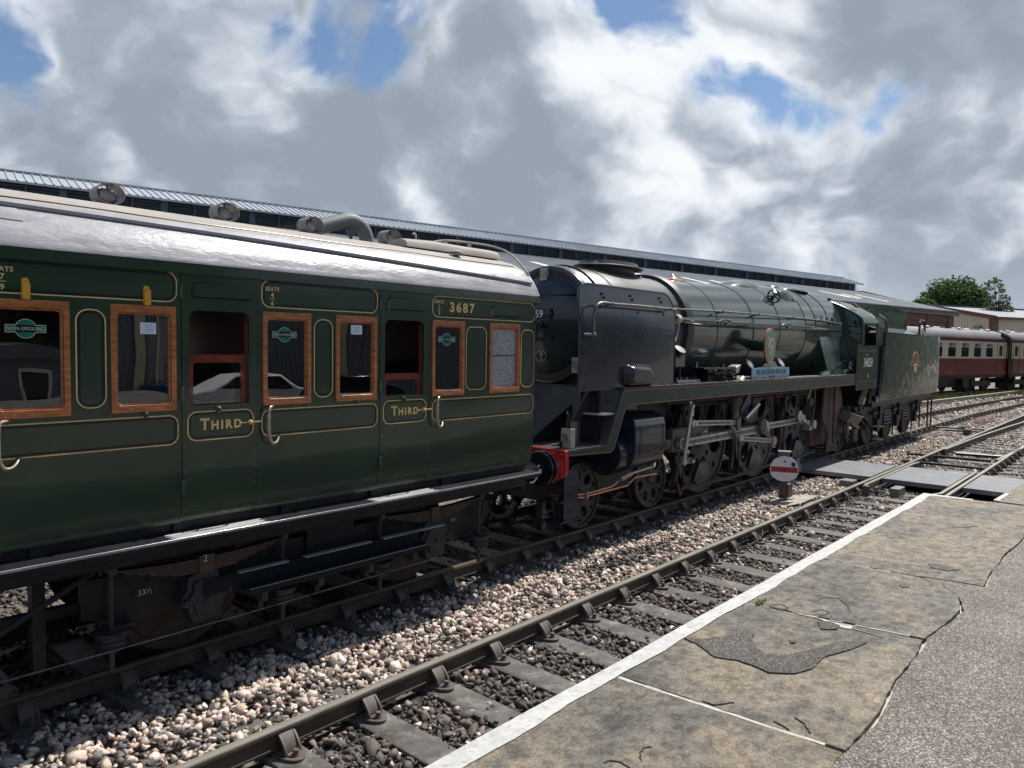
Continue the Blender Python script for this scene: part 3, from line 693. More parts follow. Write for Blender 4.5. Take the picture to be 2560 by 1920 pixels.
# panel lining between the windows
for d in doors:
    if d < 3:
        lining(d+1.102, d+1.288, 2.058, 2.712, .08)
        lining(d+.626, d+1.762, 2.783, 2.999, .075); lining(d+.626, d+1.766, 1.769, 1.985, .07)
lining(5.312, 5.612, 2.06, 2.705, .08); lining(6.162, 6.385, 2.062, 2.697, .08)
lining(4.848, 6.388, 2.78, 2.988, .075); lining(4.856, 6.383, 1.769, 1.984, .07)
lin.build('gold_lining', 'lining_gold', body, smooth=0); blk.build('black_lining', 'line_black', body, smooth=0)
# small hatch in the end cornice panel
vb = MB(); o = rrect(5.675, 6.125, 2.82, 2.93, .006, rt=.04); inn = inset(o, .012); n = len(o)
vb.add([(x, YS, z) for x, z in o]+[(x, YS-.02, z) for x, z in inn], [(i, (i+1) % n, n+(i+1) % n, n+i) for i in range(n)]+[tuple(range(n, 2*n))])
vb.build('ventilator_bonnet', 'coach_green', coach, smooth=30)
# beading strip and rivets
for d in doors:
    if d < 3:
        for i in range(20): rv.rivet(d+.65+i*.057, YS, 2.766, .0075)
        for i in range(20): rv.rivet(d+.65+i*.057, YS, 2.0, .005)
        for i in range(12):
            for xx in (d+1.082, d+1.308): rv.rivet(xx, YS, 2.05+i*.06, .005)
for i in range(26): rv.rivet(4.87+i*.058, YS, 2.757, .005)
for i in range(7):
    for xx in (6.386, 5.3, 5.63): rv.rivet(xx, YS, 1.85+i*.13, .005)
for i in range(20): rv.rivet(4.87+i*.077, side_y(1.24), 1.24, .005)
rv.build('rivets', 'coach_green', body, smooth=0)
# beads: plain flat strips at top/bottom of the window band
bd = MB()
for z in (2.0455, 2.752):
    for d in doors:
        if d < 3: bd.box(d+1.07, d+1.31, YS-.003, YS, z-.003, z+.003)
    bd.box(5.285, 5.65, YS-.003, YS, z-.003, z+.003); bd.box(6.135, 6.39, YS-.003, YS, z-.003, z+.003)
bd.build('beading', 'coach_green', body)
# texts on the cornice
def seats(cx, n1, n2, s=1.0):
    m_ = MB(); z = 2.945
    text(m_, 'SEATS', .042*s, (cx, YS-.003, z-.028*s), ext=.0006, offset=.0009, space=1.08)
    text(m_, n1, .050*s, (cx, YS-.003, z-.077*s), ext=.0006, offset=.0012); text(m_, n2, .050*s, (cx, YS-.003, z-.140*s), ext=.0006, offset=.0012)
    m_.box(cx-.022*s, cx+.022*s, YS-.0036, YS, z-.0915*s, z-.0870*s)
    m_.build('seats_lettering', 'lining_gold', coach, smooth=0)
v0 = at(*A1(32, 945), Y=YS); seats(v0.x-.012, '7', '9')
v0 = at(*A2(222, 660), Y=YS); seats(v0.x, '4', '6', 1.02)
v0 = at(*A2(1376, 740), Y=YS); seats(v0.x, '1', '3', 1.0)
for dx, dz, m_, yy in ((.005, -.005, 'line_black', YS-.002), (0, 0, 'letter_gold', YS-.0035)):
    t_ = MB(); v0 = at(*A2(1535, 775), Y=YS); x3 = at(*A2(1450, 740), Y=YS).x; x4 = at(*A2(1620, 740), Y=YS).x; textfit(t_, '3687', x3+dx, x4+dx, .092, yy, 2.842+dz, .045, space=1.3)
    t_.build('coach_number', m_, coach, smooth=0)
# two yellow board brackets
for (a, b) in ((202, 1025), (1160, 1080)):
    v0 = at(*A1(a, b), Y=YS-.01); k = MB(); X = v0.x
    k.prism(rrect(X-.02, X+.02, v0.z+.04, v0.z+.075, .002, rt=.018), YS-.006, YS+.001); k.prism(rrect(X-.02, X+.02, v0.z-.085, v0.z-.05, .018, rt=.002), YS-.006, YS+.001)
    k.box(X-.02, X+.02, YS-.03, YS-.024, v0.z-.055, v0.z+.045); k.box(X-.022, X-.018, YS-.026, YS, v0.z-.052, v0.z+.042); k.box(X-.02, X+.02, YS-.028, YS, v0.z+.038, v0.z+.044)
    k.rivet(X, YS-.006, v0.z+.057, .006); k.rivet(X, YS-.006, v0.z-.066, .006)
    k.build('board_bracket', 'yellow', coach)
dk = MB()
for q in ((A2(803, 1388)),): v0 = at(*q, Y=YS); dk.lathe((v0.x, YS, v0.z), (0, -1, 0), [(0, .022), (.01, .022), (.02, .013), (.04, .012), (.045, 0)], 12)
v0 = at(*zz(0, 900, 700)(1148, 430), Y=YS); dk.lathe((v0.x, YS, v0.z), (0, -1, 0), [(0, .022), (.01, .022), (.02, .013), (.04, .012), (.045, 0)], 12)
dk.build('door_stop', 'coach_green', coach)
# interior: partitions, seats, far wall
it = MB()
for d in doors+[doors[-1]-PITCHC]:
    it.box(d+1.17, d+1.21, YS+.06, mir(YS+.06), 1.25, 3.0)
it.box(XL+.1, XE-.1, mir(YS+.05), mir(YS+.08), 1.25, 2.1); it.build('partition', 'interior', coach)
se = MB()
for d in doors:
    for x0, x1 in ((d-.5, d-.12), (d+.72, d+1.12)):
        se.box(x0, x1, YS+.08, mir(YS+.1), 1.55, 1.72)
    se.box(d-.56, d-.46, YS+.08, mir(YS+.1), 1.6, 2.32); se.box(d+1.06, d+1.16, YS+.08, mir(YS+.1), 1.6, 2.32)
se.build('seat', 'seat_blue', coach)
ic = MB()
v0 = at(343, 900, Y=7.9)
ic.box(v0.x-.16, v0.x+.15, 7.94, 7.96, 1.95, 2.78)
ic.box(v0.x+.45, v0.x+.48, 7.94, 7.96, 1.95, 2.78)
v0 = at(860, 880, Y=7.9); ic.box(v0.x-.2, v0.x+.25, 7.94, 7.96, 2.0, 2.8)
ic.build('reflection_panel', 'panel_cream', coach)  # cream bands standing in for posts reflected in the glass
MB().box(XL+.1, XE-.1, YS+.05, mir(YS+.05), 3.0, 3.02).build('ceiling', 'interior', coach)

# --- roof ventilators, tank, pipe
def torpedo(px, py, wpx, parent):
    v0 = at(px, py, Y=6.2); w = (at(px+wpx, py, Y=6.2)-v0).x; cx = v0.x+w/2+.015; z = 3.635; rx, rz = .105, .082
    m_ = MB(); R_ = lambda y, k: [Vector((cx+rx*k*cos(a), y, z+rz*k*sin(a))) for a in [2*pi*i/28 for i in range(28)]]
    m_.loft([R_(6.13, 1.0), R_(6.28, 1.0), R_(6.28, .94), R_(6.13, .94), R_(6.13, 1.0)], cap=False)
    m_.box(cx-.012, cx+.03, 6.16, 6.2, z+rz*.45, z+rz*.98)
    o = m_.build('ventilator', 'vent_grey', parent)
    c = MB(); c.lathe((cx-.09, 6.2, z-.01), (1, 0, -.08), [(0, .02), (.02, .05), (.06, .062), (.10, .055), (.155, .028), (.165, 0)], 18); c.cyl((cx-.02, 6.2, 3.5), (cx-.02, 6.2, z), .045, n=12)
    c.build('ventilator_core', 'vent_grey', o)
for p in ((230, 490, 67), (529, 534, 56), (749, 566, 48), (950, 597, 41)): torpedo(*p, coach)
B2 = zz(600, 500, 800)
tk = MB(); rows = []
for a, b, c in ((1085, 268, 300), (1110, 266, 310), (1300, 283, 336), (1500, 318, 372), (1690, 347, 402), (1725, 356, 408), (1728, 372, 405)):
    p = at(*B2(a, b), Y=5.9); q = at(*B2(a, c), Y=5.9); h = (p.z-q.z)
    z0 = 3.50; rows.append([Vector((p.x, 5.9+.16*cos(t), z0+max(.01, p.z-z0)*sin(t)**.6 if 0 < t < pi else z0)) for t in [pi*i/10 for i in range(11)]])
tk.loft(rows); tk.build('roof_tank_cover', 'roof_tan', coach, smooth=60)
pp = MB(); pth = [at(*B2(*q), Y=y) for q, y in (((1340, 288), 6.1), ((1420, 280), 6.1), ((1500, 285), 6.1), ((1640, 302), 6.05), ((1750, 322), 6.0), ((1835, 352), 5.85), ((1890, 390), 5.7), ((1935, 440), 5.55), ((1975, 490), 5.43), ((1998, 520), 5.38))]
pp.tube(pth, .012, 8, sub=3)
for q in ((1585, 300), (1420, 285)): v0 = at(*B2(*q), Y=6.07); pp.box(v0.x-.012, v0.x+.012, 6.05, 6.09, 3.53, v0.z+.015)
v0 = at(*B2(1690, 400), Y=5.82); pp.tube([v0, v0+Vector((0, 0, .05)), v0+Vector((-.02, 0, .075)), v0+Vector((-.05, 0, .07)), v0+Vector((-.055, 0, .055))], .006, 6, sub=3)
v0 = at(*B2(1215, 270), Y=6.3); pp.tube([v0, v0+Vector((0, 0, .04)), v0+Vector((-.02, 0, .06)), v0+Vector((-.045, 0, .05))], .01, 6, sub=3)
pp.build('roof_pipe', 'roof_tan', coach)
cv = MB(); v0 = at(*B2(1497, 385), Y=5.62); cv.lathe(v0, (0, 0, 1), [(0, .04), (.03, .04), (.03, .075), (.04, .07), (.055, .03), (.058, 0)], 18)
cv.build('roof_cowl', 'roof_tan', coach)

# --- underframe
sb = MB()
sb.box(XL+.2, XE, YS+.10, YS+.16, .93, 1.205); sb.box(XL+.2, XE, mir(YS+.16), mir(YS+.10), .93, 1.205)
sb.box(XL+.3, XE-.05, 5.5, 7.9, 1.05, 1.2); sb.box(XL+1, 1.2, 7.6, 7.65, .35, 1.1); sb.box(2.0, 6.0, 7.55, 7.6, .30, 1.1); sb.box(XE-.04, XE+.01, YS+.12, mir(YS+.12), .88, 1.2)
for i in range(12): sb.box(XL+1+i*1.0, XL+1.08+i*1.0, YS+.15, mir(YS+.15), .95, 1.1)
ud = sb.build('underframe', 'frame_black', coach)
sr = MB()
for k, x in enumerate([d+o_ for d in doors for o_ in (.9, .02)]):
    z = 1.165
    sr.prism(rrect(x-.055, x+.055, z-.05, z+.035, .01, rt=.03), YS+.07, YS+.1)
    for dx in (-.022, .022): sr.rivet(x+dx, YS+.07, z, .009)
for d in doors:
    for i in range(4): sr.rivet(d+.3+i*.14, YS+.1, 1.16, .010)
sr.build('solebar_brackets', 'frame_black', ud, smooth=0)
def yz(px, py, Y): v = at(px, py, Y=Y); return v.x, v.z
# upper running board: the outer edge was surveyed at ratio -.2709
YB0 = 5.13; ZB0 = CAMH-.2709*YB0
ub = MB(); ub.box(XL+.2, XE-.02, YB0, YS+.1, ZB0-.03, ZB0); ub.box(XL+.2, XE-.02, YB0+.03, YB0+.045, ZB0-.06, ZB0-.03); ub.box(XL+.2, XE-.35, YB0+.10, YB0+.12, ZB0-.125, ZB0-.02)
ubo = ub.build('running_board', 'frame_black', coach, bevel=.004)
MB().box(XL+.2, XE-.02, YB0-.003, YB0+.008, ZB0-.014, ZB0+.004).build('board_edge', 'step_edge', ubo, bevel=.002)
for d in doors:
    w_ = MB(); n = 9; a0 = d-.12
    pts = [(a0+.03*sin(i*2.3), YB0+.012+i*(YS+.02-YB0-.012)/n) for i in range(n+1)]+[(a0+.72+.03*sin(i*1.7), YB0+.012+i*(YS+.02-YB0-.012)/n) for i in range(n, -1, -1)]
    w_.prismz(pts, ZB0, ZB0+.003); w_.build('worn_patch', 'worn_step', ubo, smooth=0)
ug = MB()
for i in range(30): ug.rivet(XL+.6+i*.4, YS+.10, 1.02, .012); ug.rivet(XL+.75+i*.4, YS+.10, .97, .012)
ug.build('solebar_rivets', 'axle_grey', ud, smooth=0)
# bogie
bog = MB(); Yf = 5.56
bog.box(XL+.3+0, XE-.9, Yf+.02, Yf+.04, .62, .93)
bo = None
def bogie(x1, x2, left):
    b = MB()
    b.prism([(x1-.85, .55), (x1-.5, .44), (x1-.2, .5), (x1+.25, .5), (x1+.4, .43), (x2-.4, .43), (x2-.25, .5), (x2+.2, .5), (x2+.5, .44), (x2+.85, .55), (x2+.85, .82), (x1-.85, .82)], Yf+.03, Yf+.07)
    b.prism([(x1-.85, .55), (x1-.5, .44), (x2+.5, .44), (x2+.85, .55), (x2+.85, .82), (x1-.85, .82)], mir(Yf+.07), mir(Yf+.03))
    b.box((x1+x2)/2-.25, (x1+x2)/2+.25, Yf, mir(Yf), .5, .9)
    for i in range(26): b.rivet(x1-.7+i*.15, Yf+.03, .74, .012); b.rivet(x1-.7+i*.15+.05, Yf+.03, .66, .011)
    root = b.build('bogie_frame', 'frame_black', coach)
    for xw in (x1, x2):
        w = MB(); rw = .545
        for yy, s_ in ((5.955, 1), (mir(5.955), -1)):
            w.lathe((xw, yy, rw), (0, s_, 0), [(.0, rw-.012), (.0, rw-.075), (.012, rw-.09), (.02, .15), (-.03, .14), (-.03, 0), (.1, 0), (.1, .12), (.09, rw-.09), (.13, rw-.07), (.13, rw-.01), (.135, rw+.028), (.105, rw+.03), (.098, rw), (.01, rw-.004), (0, rw-.012)], 56)
        w.cyl((xw, 5.9, rw), (xw, mir(5.9), rw), .075, n=16)
        w.build('wheelset', 'rust_frame', root)
        # axlebox
        a = MB(); Ya = Yf-.08
        o = [(-.135, .17), (-.085, .19), (.09, .19), (.11, .12), (.155, .06), (.20, .05), (.20, -.02), (.15, -.05), (.12, -.19), (-.11, -.19), (-.14, -.07), (-.19, -.05), (-.19, .03), (-.145, .07)]
        a.prism([(xw+p, rw+q) for p, q in o], Ya, Ya+.12); a.prism([(xw+p*.72, rw+q*.72) for p, q in o], Ya-.022, Ya)
        for p in ((-.165, -.01), (.175, .015), (0, -.02)): a.cyl((xw+p[0], Ya-.04, rw+p[1]), (xw+p[0], Ya, rw+p[1]), .021, n=6)
        for p in ((-.04, .12), (.02, .12)): a.rivet(xw+p[0], Ya-.022, rw+p[1], .012)
        a.build('axlebox', 'axle_grey', root, bevel=.006)
        # leaf spring above the box
        s_ = MB(); zc = .80; half_l = .68
        for i in range(6):
            l = half_l-.085*i if i else half_l; rows = []
            for k in range(17):
                t = -1+2*k/16; x = xw+l*t; z = zc+.045+.035*(x-xw)**2/(half_l**2)-.018*i; rows.append([Vector((x, Ya+.0, z)), Vector((x, Ya+.075, z)), Vector((x, Ya+.075, z-.0145)), Vector((x, Ya, z-.0145))])
            s_.loft(rows)
        s_.box(xw-.06, xw+.06, Ya-.012, Ya+.09, zc-.07, zc+.07)
        for sx in (-1, 1): s_.cyl((xw+sx*half_l, Ya-.012, zc+.083), (xw+sx*half_l, Ya+.085, zc+.083), .03, n=12)
        s_.build('leaf_spring', 'spring', root)
        for sx in (-1, 1):
            h = MB(); hx = xw+sx*half_l
            h.cyl((hx, Ya+.035, .42), (hx, Ya+.035, zc+.08), .018, n=10)
            h.lathe((hx, Ya+.035, .30), (0, 0, 1), [(0, 0), (0, .05), (.03, .055), (.035, .10), (.05, .11), (.055, .10), (.07, .098), (.075, .11), (.09, .112), (.095, .10), (.11, .098), (.115, .11), (.13, .112), (.14, .12), (.155, .12), (.16, .02)], 20)
            h.cyl((hx, Ya+.035, .16), (hx, Ya+.035, .31), .022, n=8); h.box(hx-.02, hx+.16, Ya+.02, Ya+.12, .45, .475)
            h.build('spring_hanger', 'axle_grey', root)
    return root
XW1, XW2 = 2.70, 5.10
rt = bogie(XW1, XW2, 1); bogie(-3.6, -1.2, 0)
# bogie footboard with worn pale strips
c7 = zz(500, 1250, 500); c4 = zz(600, 950, 800)
fbm_ = MB(); x0 = at(*c7(550, 985), Y=5.3).x; x1 = at(*c4(1310, 1130), Y=5.3).x; zf = at(*c7(1100, 850), Y=5.3).z
fbm_.box(x0, x1, 5.30, 5.315, zf-.055, zf); fbm_.box(x0, x1, 5.315, 5.46, zf-.02, zf); fbm_.box(x0-.3, x1+.0, 5.45, 5.465, zf-.02, zf+.105)
fo = fbm_.build('footboard', 'soot_black', rt, bevel=.003)
MB().box(x0, x1, 5.297, 5.303, zf-.006, zf+.003).build('board_edge', 'fascia', fo)
bri = MB()
for i in range(4): bri = MB(); xx = x0+.15+i*(x1-x0-.3)/3; bri.box(xx-.025, xx+.025, 5.33, 5.5, zf-.14, zf-.02); bri.cyl((xx, 5.4, zf-.2), (xx, 5.4, zf-.1), .02, n=8); bri.build('step_bracket', 'rust_frame', rt)
ws = MB()
for (a, b), (c, d_) in (((1160, 745), (1890, 555)), ((430, 920), (975, 785)), ((2030, 510), (2700, 340))):
    p = at(*c7(a, b), Y=5.44); q = at(*c7(c, d_), Y=5.44); ws.obox(((p.x+q.x)/2, 5.452, zf+.108), ((q.x-p.x)/2, 0, 0), (0, .028, 0), (0, 0, .006))
ws.build('worn_patch', 'worn_step', fo, smooth=0)
br = MB(); p = at(*c7(390, 1290), Y=5.4); q = at(*c4(1360, 1230), Y=5.4); br.cyl(p, q, .006, n=6); br.cyl((p.x-2.2, p.y, p.z), p, .006, n=6); br.build('brake_rod', 'steel_grey', rt)
# chalk marks
ck = MB(); v0 = at(*zz(0, 1400, 700)(1145, 270), Y=Yf+.02); text(ck, '33½', .06, (v0.x, Yf+.016, v0.z), ext=.0006, offset=-.0008)
v0 = at(*zz(400, 1150, 300, 1659)(625, 1400), Y=YS+.09); text(ck, '2', .075, (v0.x, YS+.085, v0.z), ext=.0006, offset=-.001)
v0 = at(*c4(1475, 975), Y=Yf+.02); text(ck, '33½', .05, (v0.x, Yf+.016, v0.z), ext=.0006, offset=-.0008)
ck.build('chalk_mark', 'letter_white', ud, smooth=0)
bk = MB(); bk.box(4.95, 6.0, Yf+.02, Yf+.03, .6, .80); bk.build('frame_plate', 'frame_black', ud)
# gas / vacuum cylinder cut by the left edge, trussing
tr_ = MB(); tr_.tube([(-1.2, 5.5, .93), (.1, 5.5, .62), (1.35, 5.5, .62), (1.9, 5.5, .9)], .02, 6); tr_.box(.9, 2.0, 5.9, 5.95, .5, .58); tr_.box(1.6, 1.68, 5.75, 5.85, .2, .9)
tr_.cyl((.95, 5.4, .42), (.95, 6.4, .42), .16, n=24); tr_.lathe((.95, 5.4, .42), (0, -1, 0), [(0, .16), (.04, .13), (.05, .05), (.12, .04), (.16, .015), (.16, 0)], 20)
tr_.build('underframe_gear', 'frame_black', coach)
# end fittings: buffers, hoses, gangway jumper chain
for yy in (5.55, mir(5.55)):
    b = MB(); b.lathe((XE, yy, 1.05), (1, 0, 0), [(0, .17), (.03, .16), (.05, .11), (.30, .10), (.31, .07), (.46, .065)], 24); b.cyl((XE+.30, yy, 1.05), (XE+.46, yy, 1.05), .065, n=18)
    bu_ = b.build('buffer', 'frame_black', coach)
    h = MB(); h.lathe((XE+.455, yy, 1.05), (1, 0, 0), [(0, .0), (0, .205), (.012, .215), (.03, .205), (.045, .15), (.05, 0)], 40); h.build('buffer_head', 'frame_gloss', bu_)
hs = MB()
hs.tube([(XE+.01, 6.2, .85), (XE+.1, 6.15, .6), (XE+.25, 6.1, .42), (XE+.5, 6.1, .4), (XE+.68, 6.12, .52)], .035, 10, sub=4)
hs.tube([(5.9, 5.6, .95), (5.93, 5.6, .8), (5.88, 5.6, .62), (5.75, 5.6, .42)], .009, 6, sub=4)
for q, L_ in (((1730, 760), .28), ((1840, 740), .2)):
    v0 = at(*c4(*q), Y=5.5); hs.cyl(v0, v0-Vector((0, 0, L_)), .007, n=6); hs.sph(v0-Vector((0, 0, L_+.02)), .03, 8, 6)
hs.build('brake_hose', 'frame_black', coach)
ch = MB(); a = at(*zz(1200, 1050, 250, 1659)(990, 830), Y=5.45); b = at(*zz(1200, 1050, 250, 1659)(830, 1040), Y=5.45)
for i in range(16):
    t = i/15; p = a.lerp(b, t)+Vector((0, 0, -.05*sin(pi*t))); ch.lathe(p, ((0, 1, .2) if i % 2 else (1, 0, .3)), [(-.003, .007), (-.003, .013), (.003, .013), (.003, .007), (-.003, .007)], 8)
ch.lathe(a+Vector((0, 0, .02)), (0, 1, 0), [(-.006, .03), (-.006, .042), (.006, .042), (.006, .03), (-.006, .03)], 16)
ch.build('coupling_chain', 'chrome', coach)
# red marker lamp bracket by the end
lm = MB(); v0 = at(*zz(1250, 640, 200, 1659)(800, 1045), Y=5.6); lm.box(XE, XE+.10, 5.6, 5.64, v0.z-.028, v0.z+.028); lm.cyl((XE+.10, 5.6, v0.z), (XE+.10, 5.64, v0.z), .028, n=14)
lm.build('end_lamp_bracket', 'red', coach)
# ============================================================ steam locomotive
YV = 5.35; ZC = 2.83; LX0 = 7.15
loco = thing('steam_locomotive', 'dark green and black express steam locomotive with smoke deflectors and oval crest on its side', 'locomotive', (12.5, YC, 0))
Z5 = zz(1280, 620, 500); Z6 = zz(1300, 900, 600); Z7 = zz(1650, 650, 500); Z8 = zz(1600, 950, 500); B1 = zz(2060, 650, 500); B3 = zz(2100, 680, 300); B5 = zz(2100, 900, 300)
# boiler barrel and firebox: (X, half width, top radius shape, centre z, bottom z)
def bring(X, r, zc, side=0.0, n=48):
    """circle; side>0 lets the lower half fall as flat firebox sides"""
    out = []
    for i in range(n):
        a = 2*pi*i/n; y = r*cos(a); z = r*sin(a)
        if z < 0 and side > 0: y = r*(1 if cos(a) > 0 else -1)*min(1, abs(cos(a))*(1-side)+side*1.0 if abs(cos(a)) > .15 else abs(cos(a))*6.6*(side)+abs(cos(a))*(1-side)); z = z*(1-.0*side)
        out.append(Vector((X, YC+y, zc+z)))
    return out
m_ = MB(); m_.loft([bring(8.42, .845, ZC), bring(8.45, .86, ZC), bring(9.6, .86, ZC), bring(10.93, .865, ZC)])
m_.lathe((9.05, YC, ZC), (1, 0, 0), [(0, .86), (0, .868), (.03, .868), (.03, .86)], 64)
m_.prismx([(YC-.55, 1.3), (YC-.62, 2.3), (YC+.62, 2.3), (YC+.55, 1.3)], 8.6, 10.2)
smk = m_.build('smokebox', 'smokebox', loco, smooth=40)
m_ = MB(); m_.lathe((10.88, YC, ZC), (1, 0, 0), [(0, .865), (0, .925), (.10, .945), (.17, .945), (.19, .90)], 72)
sr_ = m_.build('smokebox_ring', 'smokebox', loco, smooth=40)
m_ = MB()
for i in range(60):
    a = 2*pi*i/60; m_.sph((10.875, YC+.895*cos(a), ZC+.895*sin(a)), .012, 6, 4)
m_.build('ring_rivets', 'smokebox', sr_)
bar_rings = [(11.05, .885, 2.83), (12.0, .905, 2.835), (13.45, .90+.015, 2.87), (14.6, .955, 2.89), (15.3, .99, 2.91), (15.95, 1.0, 2.925)]
m_ = MB(); m_.loft([bring(*r) for r in bar_rings]); blr = m_.build('boiler', 'loco_green', loco, smooth=40)
m_ = MB(); fr_ = [(15.95, 1.0, 2.925, .0), (16.6, .995, 2.935, .5), (17.6, .975, 2.96, .8), (18.66, .955, 2.98, .8)]
m_.loft([bring(*r) for r in fr_]); m_.prism([(17.15, 2.9), (17.55, 1.97), (18.66, 1.97), (18.66, 2.95)], YC-.975, YC+.975)
m_.prism([(16.5, 2.6), (17.3, 1.5), (18.3, 1.5), (18.3, 2.6)], YC-.9, YC+.9)
fbx = m_.build('firebox', 'loco_green', loco, smooth=40)
for X, r, zc in ((11.98, .906, 2.835), (13.44, .917, 2.87), (14.62, .958, 2.89), (15.93, 1.003, 2.925), (16.55, 1.0, 2.934), (17.45, .983, 2.957)):
    m_ = MB(); m_.lathe((X, YC, zc), (1, 0, 0), [(-.012, r-.01), (-.010, r+.003), (.010, r+.003), (.012, r-.01)], 72); m_.build('boiler_band', 'frame_black', blr)
m_ = MB()
for X, r, zc in ((11.15, .89, 2.83), (13.40, .92, 2.87), (13.485, .92, 2.87)):
    m_.lathe((X, YC, zc), (1, 0, 0), [(-.0018, r+.001), (-.0018, r+.004), (.0018, r+.004), (.0018, r+.001)], 72)
m_.build('lining', 'red_line', blr)
m_ = MB(); m_.add([(16.75, 5.735, 2.95), (18.63, 5.76, 2.97), (18.63, 5.50, 1.985), (16.86, 5.50, 1.985), (16.75, 6.2, 2.95), (16.86, 6.2, 1.985)], [(0, 1, 2, 3), (0, 3, 5, 4)])
for i in range(18): t = i/17; m_.sph((16.755+.105*t, 5.725-.235*t, 2.94-.95*t), .011, 6, 4); m_.sph((17.6+.05*t, 5.735-.235*t, 2.94-.95*t), .010, 6, 4)
for i in range(20): m_.sph((16.8+i*.09, 5.735, 2.94), .011, 6, 4)
m_.build('firebox_side_sheet', 'loco_green', loco, smooth=20)
# washout plugs on the firebox shoulder
m_ = MB()
for q in ((1722, 628), (1788, 640), (1855, 655), (1918, 664)):
    d = ray(*Z7(*q)); best = None
    for k in range(4000):
        t = 9+k*.005; p = CAM+d*t
        if (p[1]-YC)**2+(p[2]-2.95)**2 < .985**2: best = Vector(p); break
    if best: m_.lathe(best, (0, best.y-YC, best.z-2.95), [(-.01, .075), (.012, .08), (.012, .055), (.004, 0)], 16)
m_.build('washout_plug', 'line_black', fbx)
m_ = MB()
for X, a in ((8.92, 0), (10.15, 0), (10.55, 0)):
    pass
for q in ((1780, 637), (1820, 642), (1860, 645)):
    v0 = at(*Z5(*q), Y=5.88); m_.sph(v0+Vector((0, .0, 0)), .02, 6, 4)
m_.build('smokebox_studs', 'line_black', smk)
# lower cladding seam panel ahead of the cab (rivet line)
m_ = MB()
for i in range(16): m_.rivet(17.2+i*.09, YC-.985, 2.9, .012)
for i in range(12): m_.rivet(17.25+i*.025, YC-.98, 2.85-i*.075, .012); m_.rivet(17.95, YC-.98, 2.85-i*.075, .010)
m_.build('cladding_rivets', 'loco_green', fbx)
# chimney
m_ = MB(); cx = 9.93
def ell(X, z, a, b, n=48, zf=None): return [Vector((X+a*cos(2*pi*i/n), YC+b*sin(2*pi*i/n), z if zf is None else zf(b*sin(2*pi*i/n)))) for i in range(n)]
sad = lambda y: ZC+sqrt(max(.01, .868**2-y*y))
m_.loft([ell(cx, 0, .76, .40, zf=lambda y: sad(y)-.01), ell(cx, 0, .76, .40, zf=lambda y: sad(y)+.012), ell(cx, 0, .62, .31, zf=lambda y: sad(y)+.025), ell(cx, 3.72, .58, .29), ell(cx, 3.755, .60, .30), ell(cx, 3.76, .74, .43), ell(cx, 3.78, .75, .44), ell(cx, 3.80, .66, .38), ell(cx, 3.855, .63, .36), ell(cx, 3.85, .5, .24), ell(cx, 3.65, .45, .2)], cap=False)
m_.add([], []); chm = m_.build('chimney', 'smokebox', loco, smooth=50)
m_ = MB()
for sx in (-1, 1):
    for sy in (-1, 1): m_.cyl((cx+sx*.66, YC+sy*.14, ZC+.84), (cx+sx*.66, YC+sy*.14, ZC+.90), .02, n=6); m_.cyl((cx+sx*.4, YC+sy*.32, ZC+.79), (cx+sx*.4, YC+sy*.32, ZC+.86), .02, n=6)
m_.build('chimney_bolt', 'loco_black', chm)
# polished safety valve bonnet ahead of the dome, dome cover, second casing, handwheel
v0 = at(*Z7(137, 222), Y=YC); m_ = MB(); m_.lathe((v0.x, YC, v0.z-.03), (0, 0, 1), [(0, .22), (.03, .20), (.05, .10), (.09, .05), (.12, .03), (.14, 0)], 24)
m_.build('polished_bonnet', 'copper', loco)
def casing(x0, x1, h, hw, z0, power=.5, name='dome_cover', mt='loco_green', yc=YC, skew=.0):
    m = MB(); rows = []
    for i in range(17):
        t = i/16; e = (sin(pi*min(1, max(0, t+skew*sin(pi*t)))))**power if 0 < t < 1 else .02
        rows.append([Vector((x0+(x1-x0)*t, yc+hw*(e**.6)*cos(a), z0+h*e*sin(a))) for a in [pi*k/14 for k in range(15)]])
    m.loft(rows, close=False, cap=False); return m.build(name, mt, loco, smooth=60)
casing(13.65, 15.86, .30, .42, 3.66, .7)
casing(16.02, 16.75, .30, .30, 3.70, .4, 'regulator_cover')
casing(16.3, 17.9, .12, .5, 3.86, .5, 'firebox_top_cover')
m_ = MB(); m_.box(15.86, 16.02, YC-.1, YC+.1, 3.6, 3.92); m_.build('safety_valve', 'loco_black', loco, bevel=.01)
m_ = MB(); hw = at(*Z7(1262, 400), Y=5.93); ax = Vector((-.72, -.66, .2)).normalized()
m_.lathe(hw, ax, [(-.018, .125), (.0, .145), (.02, .125), (.0, .108), (-.018, .125)], 28)
u = ax.cross(Vector((0, 0, 1))).normalized(); w_ = ax.cross(u)
for i in range(5): a = 2*pi*i/5; m_.cyl(hw, hw+(u*cos(a)+w_*sin(a))*.13, .014, n=6)
m_.cyl(hw-ax*.35, hw+ax*.03, .035, n=12); m_.build('handwheel', 'loco_black', loco)
m_ = MB(); rows = []
for i in range(13):
    t = i/12; X = 15.05+t*1.3; e = max(.05, sin(pi*min(1, t*1.05))**.5)
    rows.append([Vector((X, YC-(.78+.30*e*sin(pi*k/12))*cos(radians(28+42*k/12)), 2.91+(.9+.22*e*sin(pi*k/12))*sin(radians(28+42*k/12)))) for k in range(13)])
m_.loft(rows, close=False, cap=False); m_.build('manifold_cover', 'loco_green', loco, smooth=60)

